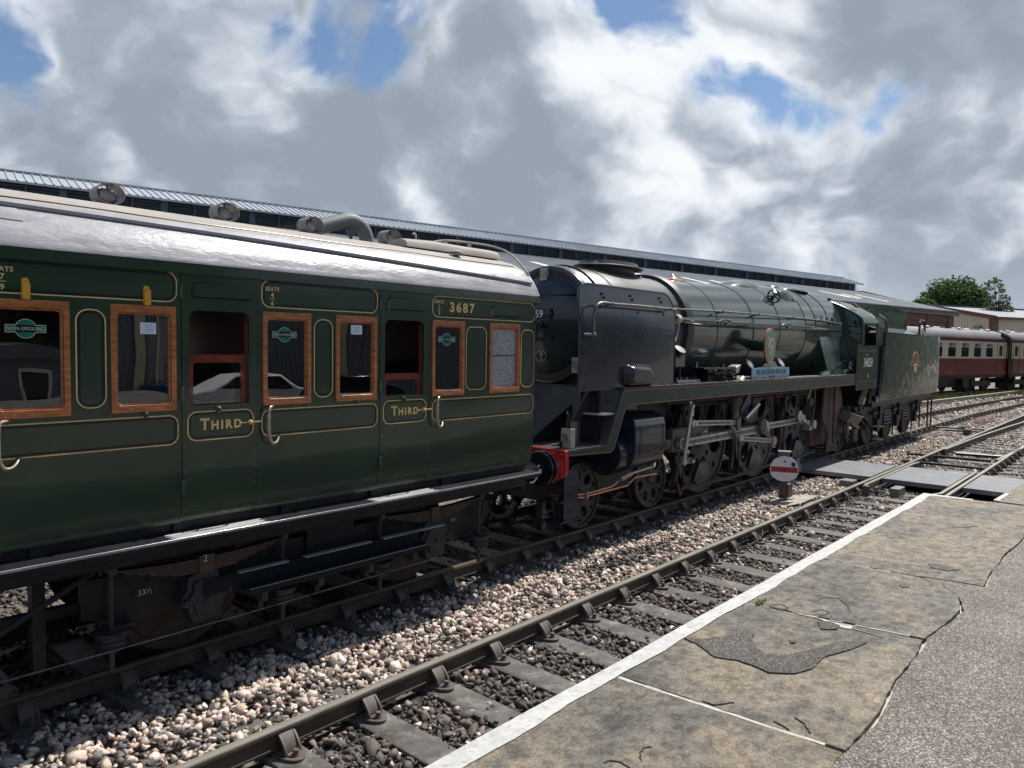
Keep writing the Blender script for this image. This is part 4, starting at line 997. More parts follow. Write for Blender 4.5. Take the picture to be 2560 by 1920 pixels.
# running plate and valance (the outline was surveyed at the valance plane)
vt = [(7.17, 1.262), (7.95, 1.257), (8.0, 1.29), (8.27, 1.86), (8.33, 1.945), (8.42, 1.968), (18.27, 1.972)]
vb_ = [(18.27, 1.735), (8.55, 1.735), (8.43, 1.70), (8.38, 1.62), (8.17, 1.18), (8.08, 1.14), (7.17, 1.185)]
for side, (ya, yb) in enumerate(((YV, YV+.02), (mir(YV+.02), mir(YV)))):
    m_ = MB(); m_.prism(vt+vb_, ya, yb); va = m_.build('valance', 'valance_green', loco, smooth=0)
    if side == 0:
        l_ = MB()
        def strip(pts, w, y):
            for p, q in zip(pts[:-1], pts[1:]):
                d = Vector((q[0]-p[0], q[1]-p[1])); n_ = Vector((-d.y, d.x)).normalized()*w/2; l_.add([(p[0]+n_.x, y, p[1]+n_.y), (p[0]-n_.x, y, p[1]-n_.y), (q[0]-n_.x, y, q[1]-n_.y), (q[0]+n_.x, y, q[1]+n_.y)], [(0, 1, 2, 3)])
        strip([(7.19, 1.242), (7.93, 1.238), (8.025, 1.30), (8.30, 1.88), (8.40, 1.943), (18.24, 1.947)], .009, YV-.004)
        strip([(7.19, 1.198), (8.07, 1.156), (8.15, 1.20), (8.365, 1.64), (8.42, 1.715), (8.56, 1.755), (18.24, 1.758)], .009, YV-.004)
        l_.build('lining', 'orange_line', va, smooth=0)
        b_ = MB()
        for i in range(14):
            b_.rivet(8.6+i*.72, YV, 1.93, .012); b_.rivet(8.9+i*.72, YV, 1.775, .012); b_.rivet(8.98+i*.72, YV, 1.775, .012)
        b_.build('valance_bolts', 'loco_green', va, smooth=0)
m_ = MB(); m_.box(8.33, 18.27, YV-.015, mir(YV-.015), 1.968, 1.985)
m_.prism([(7.17, 1.262), (7.97, 1.26), (8.34, 1.97), (8.34, 1.94), (8.0, 1.23), (7.17, 1.235)], YV-.012, mir(YV-.012))
run = m_.build('running_plate', 'smokebox', loco, smooth=0)
m_ = MB()
random.seed(3)
for i in range(46): x = 8.5+i*.21; m_.sph((x, YV+.04+random.random()*.12, 1.99), .014, 6, 4)
m_.build('plate_bolts', 'steel_grey', run)
# smoke deflectors
def deflector(Y, near):
    o = rrect(7.44, 9.80, 1.96, 3.315, .003, n=8, rt=.24); sg = 1 if near else -1
    bend = lambda z: sg*.075*max(0, (z-2.72)/.6)**1.7
    zs = [1.96, 2.3, 2.6, 2.72, 2.78, 2.84, 2.9, 2.96, 3.02, 3.075, 3.12, 3.16, 3.2, 3.235, 3.265, 3.29, 3.307, 3.3145]; rows = []
    for z in zs:
        c_ = 0 if z <= 3.075 else .24-sqrt(max(0, .24**2-(z-3.075)**2)); xa, xb = 7.44+c_, 9.80-c_
        rows.append([Vector((xa, Y-.008+bend(z), z)), Vector((xb, Y-.008+bend(z), z)), Vector((xb, Y+.008+bend(z), z)), Vector((xa, Y+.008+bend(z), z))])
    m_ = MB(); m_.loft(rows); m = m_.build('smoke_deflector', 'loco_black', loco, smooth=30)
    b_ = MB(); pth = [(9.80, 1.96), (9.80, 2.7)]+[p for p in o if p[1] > 2.9]+[(7.44, 2.7), (7.44, 1.96)]
    b_.tube([(x, Y+bend(z), z) for x, z in pth], .016, 8); b_.build('edge_beading', 'loco_black', m)
    if near:
        s = MB()
        for z in (2.53, 2.05): s.prism(rrect(7.50, 7.575, z-.065, z+.065, .035), Y-.0105, Y-.007)
        s.build('hand_hole', 'line_black', m, smooth=0)
        k = MB()
        for q in ((1023, 503), (1041, 546), (1337, 527), (1356, 571), (1658, 556), (1675, 598)): v = at(*Z5(*q), Y=Y); k.sph((v.x, Y-.01+bend(v.z), v.z), .022, 8, 5)
        for q in ((1140, 960), (1137, 1038), (1447, 968), (1443, 1046), (850, 1343), (876, 1343), (788, 1268), (790, 1165)): v = at(*Z5(*q), Y=Y); k.sph((v.x, Y-.01, v.z), .014, 6, 4)
        k.build('stay_bolts', 'line_black', m)
        # box cover at the foot
        c = MB(); f0 = [(8.46, 1.99), (9.17, 1.99), (9.15, 2.12), (8.96, 2.29), (8.50, 2.29), (8.44, 2.18)]
        n = len(f0); inn = inset(f0, .05); c.add([(x, Y-.008, z) for x, z in f0]+[(x-.0, Y-.13, z) for x, z in inn], [(i, (i+1) % n, n+(i+1) % n, n+i) for i in range(n)]+[tuple(range(n, 2*n))])
        c.build('box_cover', 'loco_black', m, smooth=20, bevel=.03)
        h = MB(); pts = [at(*Z5(*q), Y=Y-.09) for q in ((905, 960), (905, 850), (905, 740), (915, 690), (935, 640), (965, 612), (1010, 603), (1110, 618), (1400, 640), (1755, 676), (1820, 685))]
        h.tube(pts, .017, 10)
        for q in ((1110, 618), (1755, 676)): v = at(*Z5(*q), Y=Y-.09); h.sph(v, .028, 8, 6); h.cyl(v, (v.x-.06, Y, v.z-.02), .016, n=8)
        v = at(*Z5(905, 960), Y=Y-.09); h.sph(v, .035, 8, 6); h.cyl(v, (v.x-.09, Y, v.z), .02, n=8)
        h.build('handrail', 'steel_grey', m)
deflector(5.42, True); deflector(mir(5.42), False)
# stays from deflector to smokebox
m_ = MB()
for X in (7.9, 8.8, 9.5):
    if X > 8.4: m_.cyl((X, 5.42, 3.0), (X, 5.88, 3.05), .018, n=6)
m_.build('deflector_stay', 'loco_black', loco)
# smokebox front: plate, door, lamps, number
m_ = MB(); m_.lathe((8.42, YC, ZC), (-1, 0, 0), [(0, .845), (.03, .85), (.055, .84), (.06, .80), (.05, .74), (.05, .70), (.075, .695), (.09, .66), (.13, .5), (.16, .3), (.17, 0)], 64)
fp = m_.build('smokebox_door', 'loco_black', loco, smooth=40)
m_ = MB(); m_.prismx([(YC-.93, 1.27), (YC-.93, 2.1), (YC-.80, 2.5), (YC+.80, 2.5), (YC+.93, 2.1), (YC+.93, 1.27)], 8.44, 8.5)
m_.prismx([(YC-1.22, 1.27), (YC-1.22, 2.0), (YC-.93, 2.2), (YC-.93, 1.27)], 7.95, 8.0)
for sy in (-1, 1): m_.bar((7.3, YC+sy*1.12, 1.27), (8.2, YC+sy*1.12, 2.25), .04, .10)
m_.build('front_plating', 'soot_black', loco, smooth=20)
m_ = MB()
for zz_ in (2.62, 2.98): m_.bar((8.27, YC+.72, zz_), (8.24, YC-.2, zz_), .02, .06)
m_.cyl((8.3, YC+.74, 2.5), (8.3, YC+.74, 3.1), .02, n=8); m_.tube([(8.36, YC-.55, 3.25), (8.28, YC-.55, 3.25), (8.28, YC+.55, 3.25), (8.36, YC+.55, 3.25)], .012, 8)
m_.lathe((8.25, YC, ZC), (-1, 0, 0), [(0, .06), (.04, .05), (.05, .03), (.1, .02), (.1, 0)], 16); m_.cyl((8.17, YC, ZC), (8.17, YC-.2, ZC-.16), .012, n=6); m_.cyl((8.15, YC, ZC), (8.15, YC+.02, ZC-.25), .012, n=6)
m_.build('door_fittings', 'loco_black', fp)
# number plate: right part visible past the coach end
npz = at(*Z5(340, 728), X=8.24)
m_ = MB(); m_.mi = 0; yr = at(*Z5(432, 728), X=8.24).y; wp = .62; yc_ = yr+wp/2; m_.prismx([(yr, npz.z-.07), (yr, npz.z+.075), (yr+wp, npz.z+.075), (yr+wp, npz.z-.07)], 8.22, 8.24)
m_.mi = 1; text(m_, '34059', .155, (8.216, yc_, npz.z-.052), u=(0, -1, 0), ext=.001, offset=.003, sx=.95)
m_.build('number_plate', None, fp, mats=['loco_black', 'letter_white'], smooth=0)
sp = at(*Z5(322, 1192), X=8.26); m_ = MB(); m_.mi = 1; m_.loft([m_.ring((8.262, sp.y, sp.z), (0, 1, 0), (0, 0, 1), .098, .072, 28), m_.ring((8.258, sp.y, sp.z), (0, 1, 0), (0, 0, 1), .098, .072, 28)])
m_.mi = 0; m_.loft([m_.ring((8.258, sp.y, sp.z), (0, 1, 0), (0, 0, 1), .092, .066, 28), m_.ring((8.255, sp.y, sp.z), (0, 1, 0), (0, 0, 1), .092, .066, 28)])
m_.mi = 1; text(m_, '72', .07, (8.253, sp.y, sp.z-.005), u=(0, -1, 0), ext=.001, offset=.001); text(m_, 'B', .05, (8.253, sp.y-.01, sp.z-.05), u=(0, -1, 0), ext=.001)
m_.build('shed_plate', None, fp, mats=['line_black', 'letter_white'], smooth=0)
def lampbox(q, X, s=.11):
    v = at(*q, X=X); m = MB(); m.mi = 0; m.box(X, X+.09, v.y-s/2, v.y+s/2, v.z-s*.8, v.z+s*.8); m.mi = 1; m.cyl((X-.012, v.y, v.z+.01), (X, v.y, v.z+.01), s*.36, n=18)
    m.mi = 0; m.lathe((X-.0, v.y, v.z+.01), (-1, 0, 0), [(0, s*.42), (.02, s*.42), (.02, s*.36), (0, s*.36)], 18)
    m.build('headcode_lamp', None, loco, mats=['lamp_cream', 'bronze'], bevel=.004)
lampbox(Z5(342, 290), 8.30); lampbox(Z5(702, 1298), 8.0, .13); lampbox(Z6(422, 722), 7.3, .15)
m_ = MB(); v = at(*Z6(422, 722), X=7.3); m_.box(7.36, 7.5, v.y-.02, v.y+.06, 1.26, v.z+.2); m_.tube([(7.33, v.y, v.z+.12), (7.33, v.y, v.z+.3), (7.36, v.y+.03, v.z+.33), (7.4, v.y+.03, v.z+.12)], .012, 6); m_.build('lamp_iron', 'loco_black', loco)
# pipes over the top of the smokebox
m_ = MB(); m_.tube([(8.62, YC+.868*sin(a), ZC+.875*cos(a)) for a in [radians(-58+6*i) for i in range(13)]], .014, 8)
m_.tube([at(*Z5(*q), X=8.5) for q in ((450, 215), (480, 200), (560, 215), (640, 225))], .014, 8, sub=3); m_.build('smokebox_pipe', 'loco_black', loco)
# steps and plates at the front
m_ = MB(); v = at(*Z6(700, 500), Y=5.45); w = at(*Z6(880, 512), Y=5.36); m_.box(v.x, w.x+.05, 5.36, 5.75, v.z-.015, v.z+.008); m_.build('front_step', 'worn_step', loco)
# red buffer beam with buffer housings
m_ = MB(); m_.box(7.12, 7.17, YV, mir(YV), 1.02, 1.258)
m_.prismx([(5.345, 1.262), (5.34, 1.02), (5.36, .95), (5.40, .92), (5.76, .90), (5.82, .95), (7.56, .95), (7.62, .90), (7.98, .92), (8.02, .95), (8.04, 1.02), (8.035, 1.262)], 7.10, 7.165)
bb = m_.build('buffer_beam', 'red', loco, bevel=.006)
for yy in (5.55, mir(5.55)):
    m_ = MB(); m_.lathe((7.10, yy, 1.05), (-1, 0, 0), [(0, .19), (.015, .185), (.03, .150), (.09, .140), (.10, .125), (.15, .120), (.16, .10), (.16, .05)], 30)
    m_.box(6.97, 7.1, yy-.10, yy+.06, 1.15, 1.235)
    for dy in (-.15, .16):
        for dz in (-.09, .15): m_.cyl((7.07, yy+dy, 1.05+dz), (7.1, yy+dy, 1.05+dz), .03, n=6)
    b = m_.build('buffer_housing', 'red', bb, bevel=.004)
    m_ = MB(); m_.cyl((6.95, yy, 1.05), (6.925, yy, 1.05), .09, n=18); m_.lathe((6.945, yy, 1.05), (-1, 0, 0), [(0, .0), (0, .205), (.010, .215), (.022, .205), (.034, 0)], 40); m_.build('buffer_head', 'frame_gloss', b)
m_ = MB(); v = at(*Z6(300, 1180), Y=5.38); w = at(*Z6(430, 1500), Y=5.38)
m_.box(7.13, 7.42, 5.38, 5.40, w.z, 1.0); m_.box(7.05, 7.42, 5.36, 5.66, .62, .645); m_.box(7.05, 7.42, 5.36, 5.66, w.z, w.z+.02); m_.box(7.13, 7.16, 5.42, 5.47, .3, .95)
m_.tube([(7.35, 5.5, .95), (7.3, 5.5, .6), (7.42, 5.5, .3)], .01, 6); m_.box(7.42, 7.5, 5.95, 6.05, .12, .5); m_.build('front_steps', 'loco_black', loco)
# copper pipes
m_ = MB()
for pts in (((295, 1250), (440, 1241), (575, 1240), (615, 1232), (840, 1168), (880, 1140), (905, 1112), (935, 1098), (960, 1090)), ((295, 1278), (440, 1268), (575, 1268), (620, 1255), (800, 1205), (985, 1158), (1030, 1110), (1060, 1084), (1100, 1075), (1255, 1047))):
    m_.tube([at(*Z6(*q), Y=5.52) for q in pts], .0125, 8)
m_.build('copper_pipe', 'copper', loco)
m_ = MB(); v = at(*Z6(620, 1240), Y=5.5); m_.box(v.x-.02, v.x+.02, 5.49, 5.51, v.z-.06, v.z+.04)
v = at(*Z6(970, 1090), Y=5.5); m_.cyl((v.x-.12, 5.5, v.z), (v.x+.15, 5.5, v.z+.05), .035, n=10); m_.cyl((v.x+.15, 5.5, v.z+.05), (v.x+.7, 5.5, v.z+.08), .02, n=8)
m_.build('pipe_valve', 'bronze', loco)
# frames, stretchers: what stands dark behind the wheels
m_ = MB()
for yy in (6.08, mir(6.11)):
    m_.prism([(7.17, .95), (7.17, 1.24), (8.6, 1.9), (18.3, 1.9), (18.3, 1.0), (17.4, .62), (11.0, .62), (10.6, .9), (9.6, .9), (8.7, .75), (8.4, .95)], yy, yy+.03)
m_.box(8.5, 18.0, 6.1, mir(6.1), 1.3, 1.6); m_.prism([(8.7, .55), (8.7, .78), (10.0, .78), (10.0, .55), (9.6, .45), (9.0, .45)], 5.98, 6.02)
m_.box(8.0, 10.5, 6.12, mir(6.12), .35, .6)
m_.build('main_frame', 'frame_black', loco)
# --- wheels: pierced double-disc pattern
def bfb(name, x, r, near, big, parent, tyre=.07):
    yy = 5.94 if near else mir(5.94); s_ = 1 if near else -1
    m_ = MB(); nr, na = (22, 150)
    r0, r1 = r*.17, r-tyre
    def hole(rr, a):
        q = rr/r; k = 6 if big else 7; aa = (a*k/(2*pi)) % 1.0-.5; da = aa*2*pi/k*rr/r
        if big:
            if ((q-.585)/.235)**2+(da/(.10+.10*q))**2 < 1: return True
            bb_ = ((a*k/(2*pi))+.5) % 1.0-.5; db = bb_*2*pi/k*rr/r
            return ((q-.76)/.055)**2+(db/.055)**2 < 1 or ((q-.40)/.05)**2+(db/.045)**2 < 1
        if ((q-.60)/.17)**2+(da/(.05+.16*q))**2 < 1: return True
        bb_ = ((a*k/(2*pi))+.5) % 1.0-.5; db = bb_*2*pi/k*rr/r
        return ((q-.77)/.06)**2+(db/.06)**2 < 1
    vs = []; yf = lambda q: yy+s_*(.02+.035*sin(pi*min(1, max(0, (q-.17)/.75)))**.8*(1 if big else .6))
    for i in range(nr+1):
        rr = r0+(r1-r0)*i/nr
        for j in range(na):
            a = 2*pi*j/na+.3; vs.append((x+rr*cos(a), yf(rr/r)-s_*.0, r+rr*sin(a)))
    n0 = len(vs); vs += [(vx, vy+s_*.05, vz) for vx, vy, vz in vs]; fs = []
    H = [[hole(r0+(r1-r0)*(i+.5)/nr, 2*pi*(j+.5)/na) for j in range(na)] for i in range(nr)]
    for i in range(nr):
        for j in range(na):
            k = (j+1) % na; a, b, c, d = i*na+j, i*na+k, (i+1)*na+k, (i+1)*na+j
            if not H[i][j]:
                fs += [(a, b, c, d), (n0+d, n0+c, n0+b, n0+a)]
            else:
                if not H[i][j-1]: fs.append((a, d, n0+d, n0+a))
                if not H[i][k]: fs.append((b, c, n0+c, n0+b))
                if i and not H[i-1][j]: fs.append((a, b, n0+b, n0+a))
                if i < nr-1 and not H[i+1][j]: fs.append((d, c, n0+c, n0+d))
    m_.add(vs, fs); m_.lathe((x, yy+s_*.02, r), (0, s_, 0), [(.02, 0), (-.03, 0), (-.04, r*.12), (-.02, r*.18), (.05, r*.18)], 28)
    w = m_.build(name, 'wheel', parent, smooth=30)
    t = MB(); t.lathe((x, yy, r), (0, s_, 0), [(.03, r-tyre), (.0, r-tyre+.005), (-.005, r-tyre*.55), (-.0, r-.012), (.008, r-.004), (.10, r), (.108, r+.028), (.135, r+.03), (.14, r-.04), (.12, r-tyre), (.03, r-tyre)], 72)
    t.build('tyre', 'tyre', w, smooth=40)
    if big:   # balance weight crescent
        b_ = MB(); pts = [(x+r*.80*cos(a), r+r*.80*sin(a)) for a in [radians(-112+5*i) for i in range(11)]]+[(x+r*.42*cos(a), r+r*.42*sin(a)) for a in [radians(-70-8*i) for i in range(5)]]
        b_.prism(pts, yy-.005 if near else yy-.02, yy+.02 if near else yy+.005); b_.build('balance_weight', 'steel_grey', w)
    return w
for X in (8.25, 10.13):
    for nr_ in (True, False): bfb('bogie_wheel', X, .47, nr_, False, loco, .055)
DX = (11.83, 14.07, 16.33)
for X in DX:
    for nr_ in (True, False): bfb('driving_wheel', X, .94, nr_, True, loco)
    m_ = MB(); m_.cyl((X, 6.0, .94), (X, mir(6.0), .94), .1, n=16); m_.build('axle', 'rust_frame', loco)
bfb('trailing_wheel', 19.05, .47, True, False, loco, .055); bfb('trailing_wheel', 19.05, .47, False, False, loco, .055)
# --- cylinders
for near in (True, False):
    f = (lambda y: y) if near else mir
    m_ = MB(); sec = [(5.40, .98), (5.385, 1.1), (5.385, 1.40), (5.41, 1.50), (5.47, 1.56), (5.6, 1.585), (6.05, 1.585), (6.05, .80), (5.66, .80), (5.52, .84), (5.44, .90)]
    m_.prismx([(f(y), z) for y, z in sec], 8.74, 9.56); m_.cyl((8.50, f(5.76), 1.04), (8.80, f(5.76), 1.04), .30, n=32); m_.cyl((8.52, f(5.74), 1.47), (8.8, f(5.74), 1.47), .155, n=24)
    m_.cyl((9.5, f(5.74), 1.47), (9.75, f(5.74), 1.47), .11, n=20); m_.cyl((9.5, f(5.70), 1.04), (9.72, f(5.70), 1.04), .12, n=18); m_.box(8.6, 9.6, f(5.9) if near else f(6.08), f(6.08) if near else f(5.9), .8, 1.9)
    cy = m_.build('cylinder_block', 'smokebox' if not near else 'loco_black', loco, smooth=35, bevel=.012)
    if near:
        l_ = MB()
        for X in (8.86, 8.90, 9.46, 9.50): l_.box(X-.006, X+.006, 5.3815, 5.386, 1.02, 1.42)
        for z in (1.06,): l_.box(8.86, 9.5, 5.3815, 5.386, z-.004, z+.004)
        l_.build('lining', 'red_line', cy, smooth=0)
# --- valve gear, near side; the far side gets the rods too
def motion(near):
    f = (lambda y: y) if near else mir
    Yr = 5.60
    def P(q, Y=5.55): v = at(*Z8(*q), Y=Y); return (v.x, v.z)
    def flat(pts, y0, y1, name, mt='steel', bev=.006):
        m = MB(); a, b = sorted((f(y0), f(y1))); m.prism(pts, a, b); return m.build(name, mt, loco, bevel=bev, smooth=20)
    def rod(p, q, w0, w1, Y, th, name, mt='steel', ends=None, flute=True):
        p = Vector(p); q = Vector(q); d = (q-p); n_ = Vector((-d.y, d.x)).normalized(); d.normalize()
        m = MB(); a, b = sorted((f(Y), f(Y+th)))
        m.prism([tuple(p+n_*w0/2), tuple(p-n_*w0/2), tuple(q-n_*w1/2), tuple(q+n_*w1/2)], a, b)
        for c, r in ((p, ends[0]), (q, ends[1])) if ends else ():
            m.cyl((c.x, f(Y-.012), c.y), (c.x, f(Y+th+.012), c.y), r, n=26)
        o = m.build(name, mt, loco, bevel=.004, smooth=30)
        if flute:
            g_ = MB(); p2 = p+d*.16; q2 = q-d*.16; a, b = sorted((f(Y-.0015), f(Y+.001)))
            g_.prism([tuple(p2+n_*w0*.22), tuple(p2-n_*w0*.22), tuple(q2-n_*w1*.22), tuple(q2+n_*w1*.22)], a, b); g_.build('fluting', 'steel_grey', o, smooth=0)
        return o
    crank = (14.07, .94); th = radians(0)
    # big crank pin as surveyed
    cp = P((1385, 530), 5.55)
    xh = P((440, 700), 5.58)
    rod(xh, cp, .125, .155, 5.53, .055, 'connecting_rod', ends=(.10, .135))
    off = (cp[0]-14.07, cp[1]-.94)
    pins = [(X+off[0], .94+off[1]) for X in DX]
    rod(pins[0], pins[1], .12, .12, 5.66, .05, 'coupling_rod', ends=(.12, .13)); rod(pins[1], pins[2], .12, .12, 5.66, .05, 'coupling_rod', ends=(.13, .12))
    m = MB()
    for c in pins: m.cyl((c[0], f(5.63), c[1]), (c[0], f(5.97), c[1]), .07, n=16)
    m.build('crank_pin', 'steel', loco)
    # slide bars, crosshead, piston rod
    flat([P((345, 540), 5.66), P((500, 520), 5.66), P((765, 500), 5.66), P((752, 605), 5.66), P((560, 640), 5.66), P((345, 640), 5.66)], 5.66, 5.70, 'slide_bar', 'steel_grey')
    sl_ = MB(); a, b = sorted((f(5.655), f(5.66))); sl_.prism([P((555, 548), 5.66), P((720, 535), 5.66), P((718, 560), 5.66), P((555, 575), 5.66)], a, b); sl_.build('slide_bar_slot', 'line_black', loco, smooth=0)
    m = MB(); m.cyl((9.6, f(5.70), 1.04), (xh[0], f(5.70), xh[1]), .045, n=14); m.build('piston_rod', 'chrome', loco)
    m = MB(); m.cyl((xh[0]-.35, f(5.70), xh[1]), (xh[0]-.12, f(5.70), xh[1]), .10, .07, n=18); m.box(xh[0]-.14, xh[0]+.16, min(f(5.62), f(5.76)), max(f(5.62), f(5.76)), xh[1]-.14, xh[1]+.22); m.cyl((xh[0], f(5.5), xh[1]), (xh[0], f(5.78), xh[1]), .06, n=16)
    m.build('crosshead', 'steel_grey', loco, bevel=.015)
    # drop link, combination lever, union link, anchor bracket
    rod(P((575, 290), 5.5), P((482, 905), 5.5), .06, .075, 5.48, .035, 'combination_lever', 'steel', ends=(.04, .055), flute=False)
    flat([P((455, 850), 5.5), P((520, 850), 5.5), P((585, 860), 5.5), P((585, 925), 5.5), P((455, 935), 5.5)], 5.50, 5.60, 'union_link', 'steel_grey')
    m = MB()
    for q in ((505, 915), (590, 900), (530, 795)): v = at(*Z8(*q), Y=5.49); m.sph((v.x, f(5.49), v.z), .028, 8, 6)
    m.build('link_pin', 'chrome', loco)
    rod(P((580, 478), 5.56), P((1045, 468), 5.56), .09, .09, 5.54, .03, 'radius_rod', 'steel', ends=(.06, .05))
    # expansion link bracket, link and lifting link
    flat([P((1030, 200), 5.74), P((1110, 190), 5.74), P((1105, 560), 5.74), P((1030, 560), 5.74)], 5.72, 5.78, 'motion_bracket', 'steel_grey')
    flat([P((1075, 440), 5.5), P((1120, 400), 5.5), P((1120, 555), 5.5), P((1080, 560), 5.5)], 5.5, 5.54, 'bracket_plate', 'steel_grey')
    flat([P((1000, 520), 5.46), P((1040, 560), 5.46), P((1070, 640), 5.46), P((1100, 670), 5.46), P((1100, 620), 5.46), P((1060, 550), 5.46), P((1040, 500), 5.46)], 5.46, 5.50, 'expansion_link', 'steel_grey')
    rod(P((1110, 648), 5.44), P((1470, 672), 5.44), .075, .085, 5.44, .04, 'eccentric_rod', 'steel', ends=(.05, .08))
    rc = P((1380, 515), 5.44); re = P((1475, 672), 5.44)
    rod(rc, re, .16, .10, 5.47, .05, 'return_crank', 'steel_grey', ends=(.135, .08), flute=False)
    m = MB(); v = at(*Z8(1478, 672), Y=5.38); m.lathe((re[0], f(5.40), re[1]), (0, 1 if near else -1, 0), [(0, 0), (0, .075), (.015, .085), (.03, .08), (.07, .06)], 26); m.build('return_crank_cap', 'bronze', loco)
    m = MB()
    for i in range(7): a = 2*pi*i/7; m.cyl((rc[0]+.085*cos(a), f(5.445), rc[1]+.085*sin(a)), (rc[0]+.085*cos(a), f(5.47), rc[1]+.085*sin(a)), .014, n=6)
    m.lathe((rc[0], f(5.455), rc[1]), (0, 1 if near else -1, 0), [(0, .05), (0, .11), (.02, .11)], 24); m.build('crank_bolts', 'line_black', loco)
    flat([P((1150, 330), 5.5), P((1235, 160), 5.5), P((1265, 170), 5.5), P((1265, 260), 5.5), P((1200, 420), 5.5), P((1160, 400), 5.5)], 5.56, 5.60, 'reversing_link', 'wheel')
    flat([P((1165, 420), 5.48), P((1300, 260), 5.48), P((1325, 262), 5.48), P((1305, 340), 5.48), P((1205, 455), 5.48)], 5.48, 5.52, 'reversing_arm', 'steel_grey')
    m = MB(); a_ = at(*Z8(1172, 422), Y=5.47); b_ = at(*Z8(1318, 258), Y=5.47); m.cyl((a_.x, f(5.47), a_.z), (b_.x, f(5.47), b_.z), .012, n=6); m.cyl((a_.x+.05, f(5.47), a_.z), (b_.x+.05, f(5.47), b_.z-.02), .01, n=6); m.build('reversing_edge', 'chrome', loco)
    rod(P((1740, 395), 5.55), P((1830, 470), 5.55), .07, .06, 5.5, .05, 'lubricator_arm', 'steel', ends=(.11, .05), flute=False)
    m = MB(); c3 = P((1915, 490), 5.5); m.cyl((c3[0], f(5.46), c3[1]), (c3[0], f(5.7), c3[1]), .095, n=24); m.box(c3[0]-.2, c3[0]-.05, min(f(5.5), f(5.65)), max(f(5.5), f(5.65)), c3[1]-.12, c3[1]-.02); m.build('speedometer_drive', 'steel', loco)
    m = MB(); m.tube([(c3[0]-.1, f(5.5), c3[1]-.05), (c3[0]+.05, f(5.5), c3[1]+.4), (c3[0]+.0, f(5.5), c3[1]+.75), (c3[0]-.3, f(5.52), 1.75)], .011, 6, sub=4); v = at(*Z8(1890, 245), Y=5.45); m.lathe((v.x, f(5.45), v.z), (0, 0, 1), [(-.09, 0), (-.07, .03), (0, .05), (.06, .045), (.08, .02), (.08, 0)], 14)
    m.obox((v.x-.08, f(5.46), v.z+.22), (.09, 0, .14), (0, .02, 0), (.04, 0, -.025)); m.build('cable_and_lamp', 'steel_grey', loco)
    # vertical hanger under the valance
    flat([P((555, 230), 5.5), P((580, 230), 5.5), P((580, 285), 5.5), P((600, 300), 5.5), P((600, 400), 5.5), P((575, 400), 5.5), P((575, 300), 5.5), P((555, 290), 5.5)], 5.5, 5.53, 'valve_spindle_hanger', 'steel')
motion(True); motion(False)
# brake rigging and sanders low down
m_ = MB()
def V8(a, b, Y): return at(*Z8(a, b), Y=Y)
m_.bar(V8(440, 1205, 5.8), V8(1030, 1070, 5.8), .03, .05); m_.bar(V8(1030, 1070, 5.8), V8(1450, 930, 5.8), .03, .05); m_.bar(V8(1720, 860, 5.8), V8(1930, 785, 5.8), .03, .04)
for xb in (12.95, 15.2, 10.85):
    m_.prism([(xb-.05, .25), (xb+.02, .22), (xb+.09, .5), (xb+.08, 1.2), (xb+.0, 1.25), (xb+.02, .6)], 5.9, 5.96)
    m_.cyl((xb, 5.75, .26), (xb, 5.98, .26), .03, n=8)
m_.bar(V8(400, 1140, 5.75), V8(435, 1275, 5.75), .05, .05); m_.bar(V8(435, 1275, 5.75), V8(455, 1190, 5.75), .04, .04)
for xb in (10.95, 13.1, 15.3): m_.tube([(xb, 5.85, 1.6), (xb, 5.85, .8), (xb+.1, 5.88, .25), (xb+.05, 5.95, .12)], .018, 8, sub=3)
m_.build('brake_rigging', 'rust_frame', loco)
m_ = MB()   # hangers and pipes in the dusk under the running plate
random.seed(5)
for i in range(16):
    x = 10.4+i*.48; m_.cyl((x, 5.8+random.random()*.2, 1.74), (x+random.uniform(-.25, .25), 5.85, 1.2+random.random()*.3), .012+random.random()*.012, n=6)
m_.cyl((10.2, 5.75, 1.66), (18.0, 5.75, 1.66), .025, n=8); m_.cyl((11, 5.9, 1.58), (17.5, 5.9, 1.58), .04, n=8)
m_.build('under_plate_pipes', 'rust_frame', loco)
# ashpan, injector and steps beneath the cab
m_ = MB(); m_.prism([(17.0, 1.7), (18.05, 1.7), (18.25, 1.35), (17.95, 1.0), (17.75, .35), (17.35, .35), (17.2, .8), (16.95, 1.0)], 5.62, 5.66); m_.box(17.0, 18.6, 5.9, mir(5.9), .35, 1.7)
m_.cyl((17.65, 5.6, .4), (17.65, 5.6, 1.7), .02, n=8); m_.cyl((17.2, 5.58, .5), (17.25, 5.58, 1.7), .015, n=8)
m_.build('ashpan', 'ash_pan', loco, smooth=20)
m_ = MB(); q = lambda a, b, Y=5.5: at(*B5(a, b), Y=Y)
for pts in (((400, 545), (500, 540), (395, 830), (370, 860), (310, 790)), ((545, 560), (640, 545), (560, 760), (510, 810), (520, 700))):
    pp_ = [q(*p_) for p_ in pts]; m_.prism([(v.x, v.z) for v in pp_], 5.46, 5.50)
m_.build('cab_step', 'ash_pan', loco, smooth=0)
m_ = MB(); a_ = q(385, 700); b_ = q(440, 700); c_ = q(410, 840); 
for pts in (((395, 700), (440, 700), (400, 820), (370, 820)),):
    m_.prism([(q(*p_).x, q(*p_).z) for p_ in pts], 5.44, 5.46)
m_.build('step_tread', 'worn_step', loco, smooth=0)
m_ = MB()
v = q(90, 990, 5.6); w = q(290, 1090, 5.6); m_.obox(((v.x+w.x)/2, 5.6, (v.z+w.z)/2-.02), ((w.x-v.x)/2, 0, (w.z-v.z)/3), (0, .12, .05), (.03, -.06, .1))
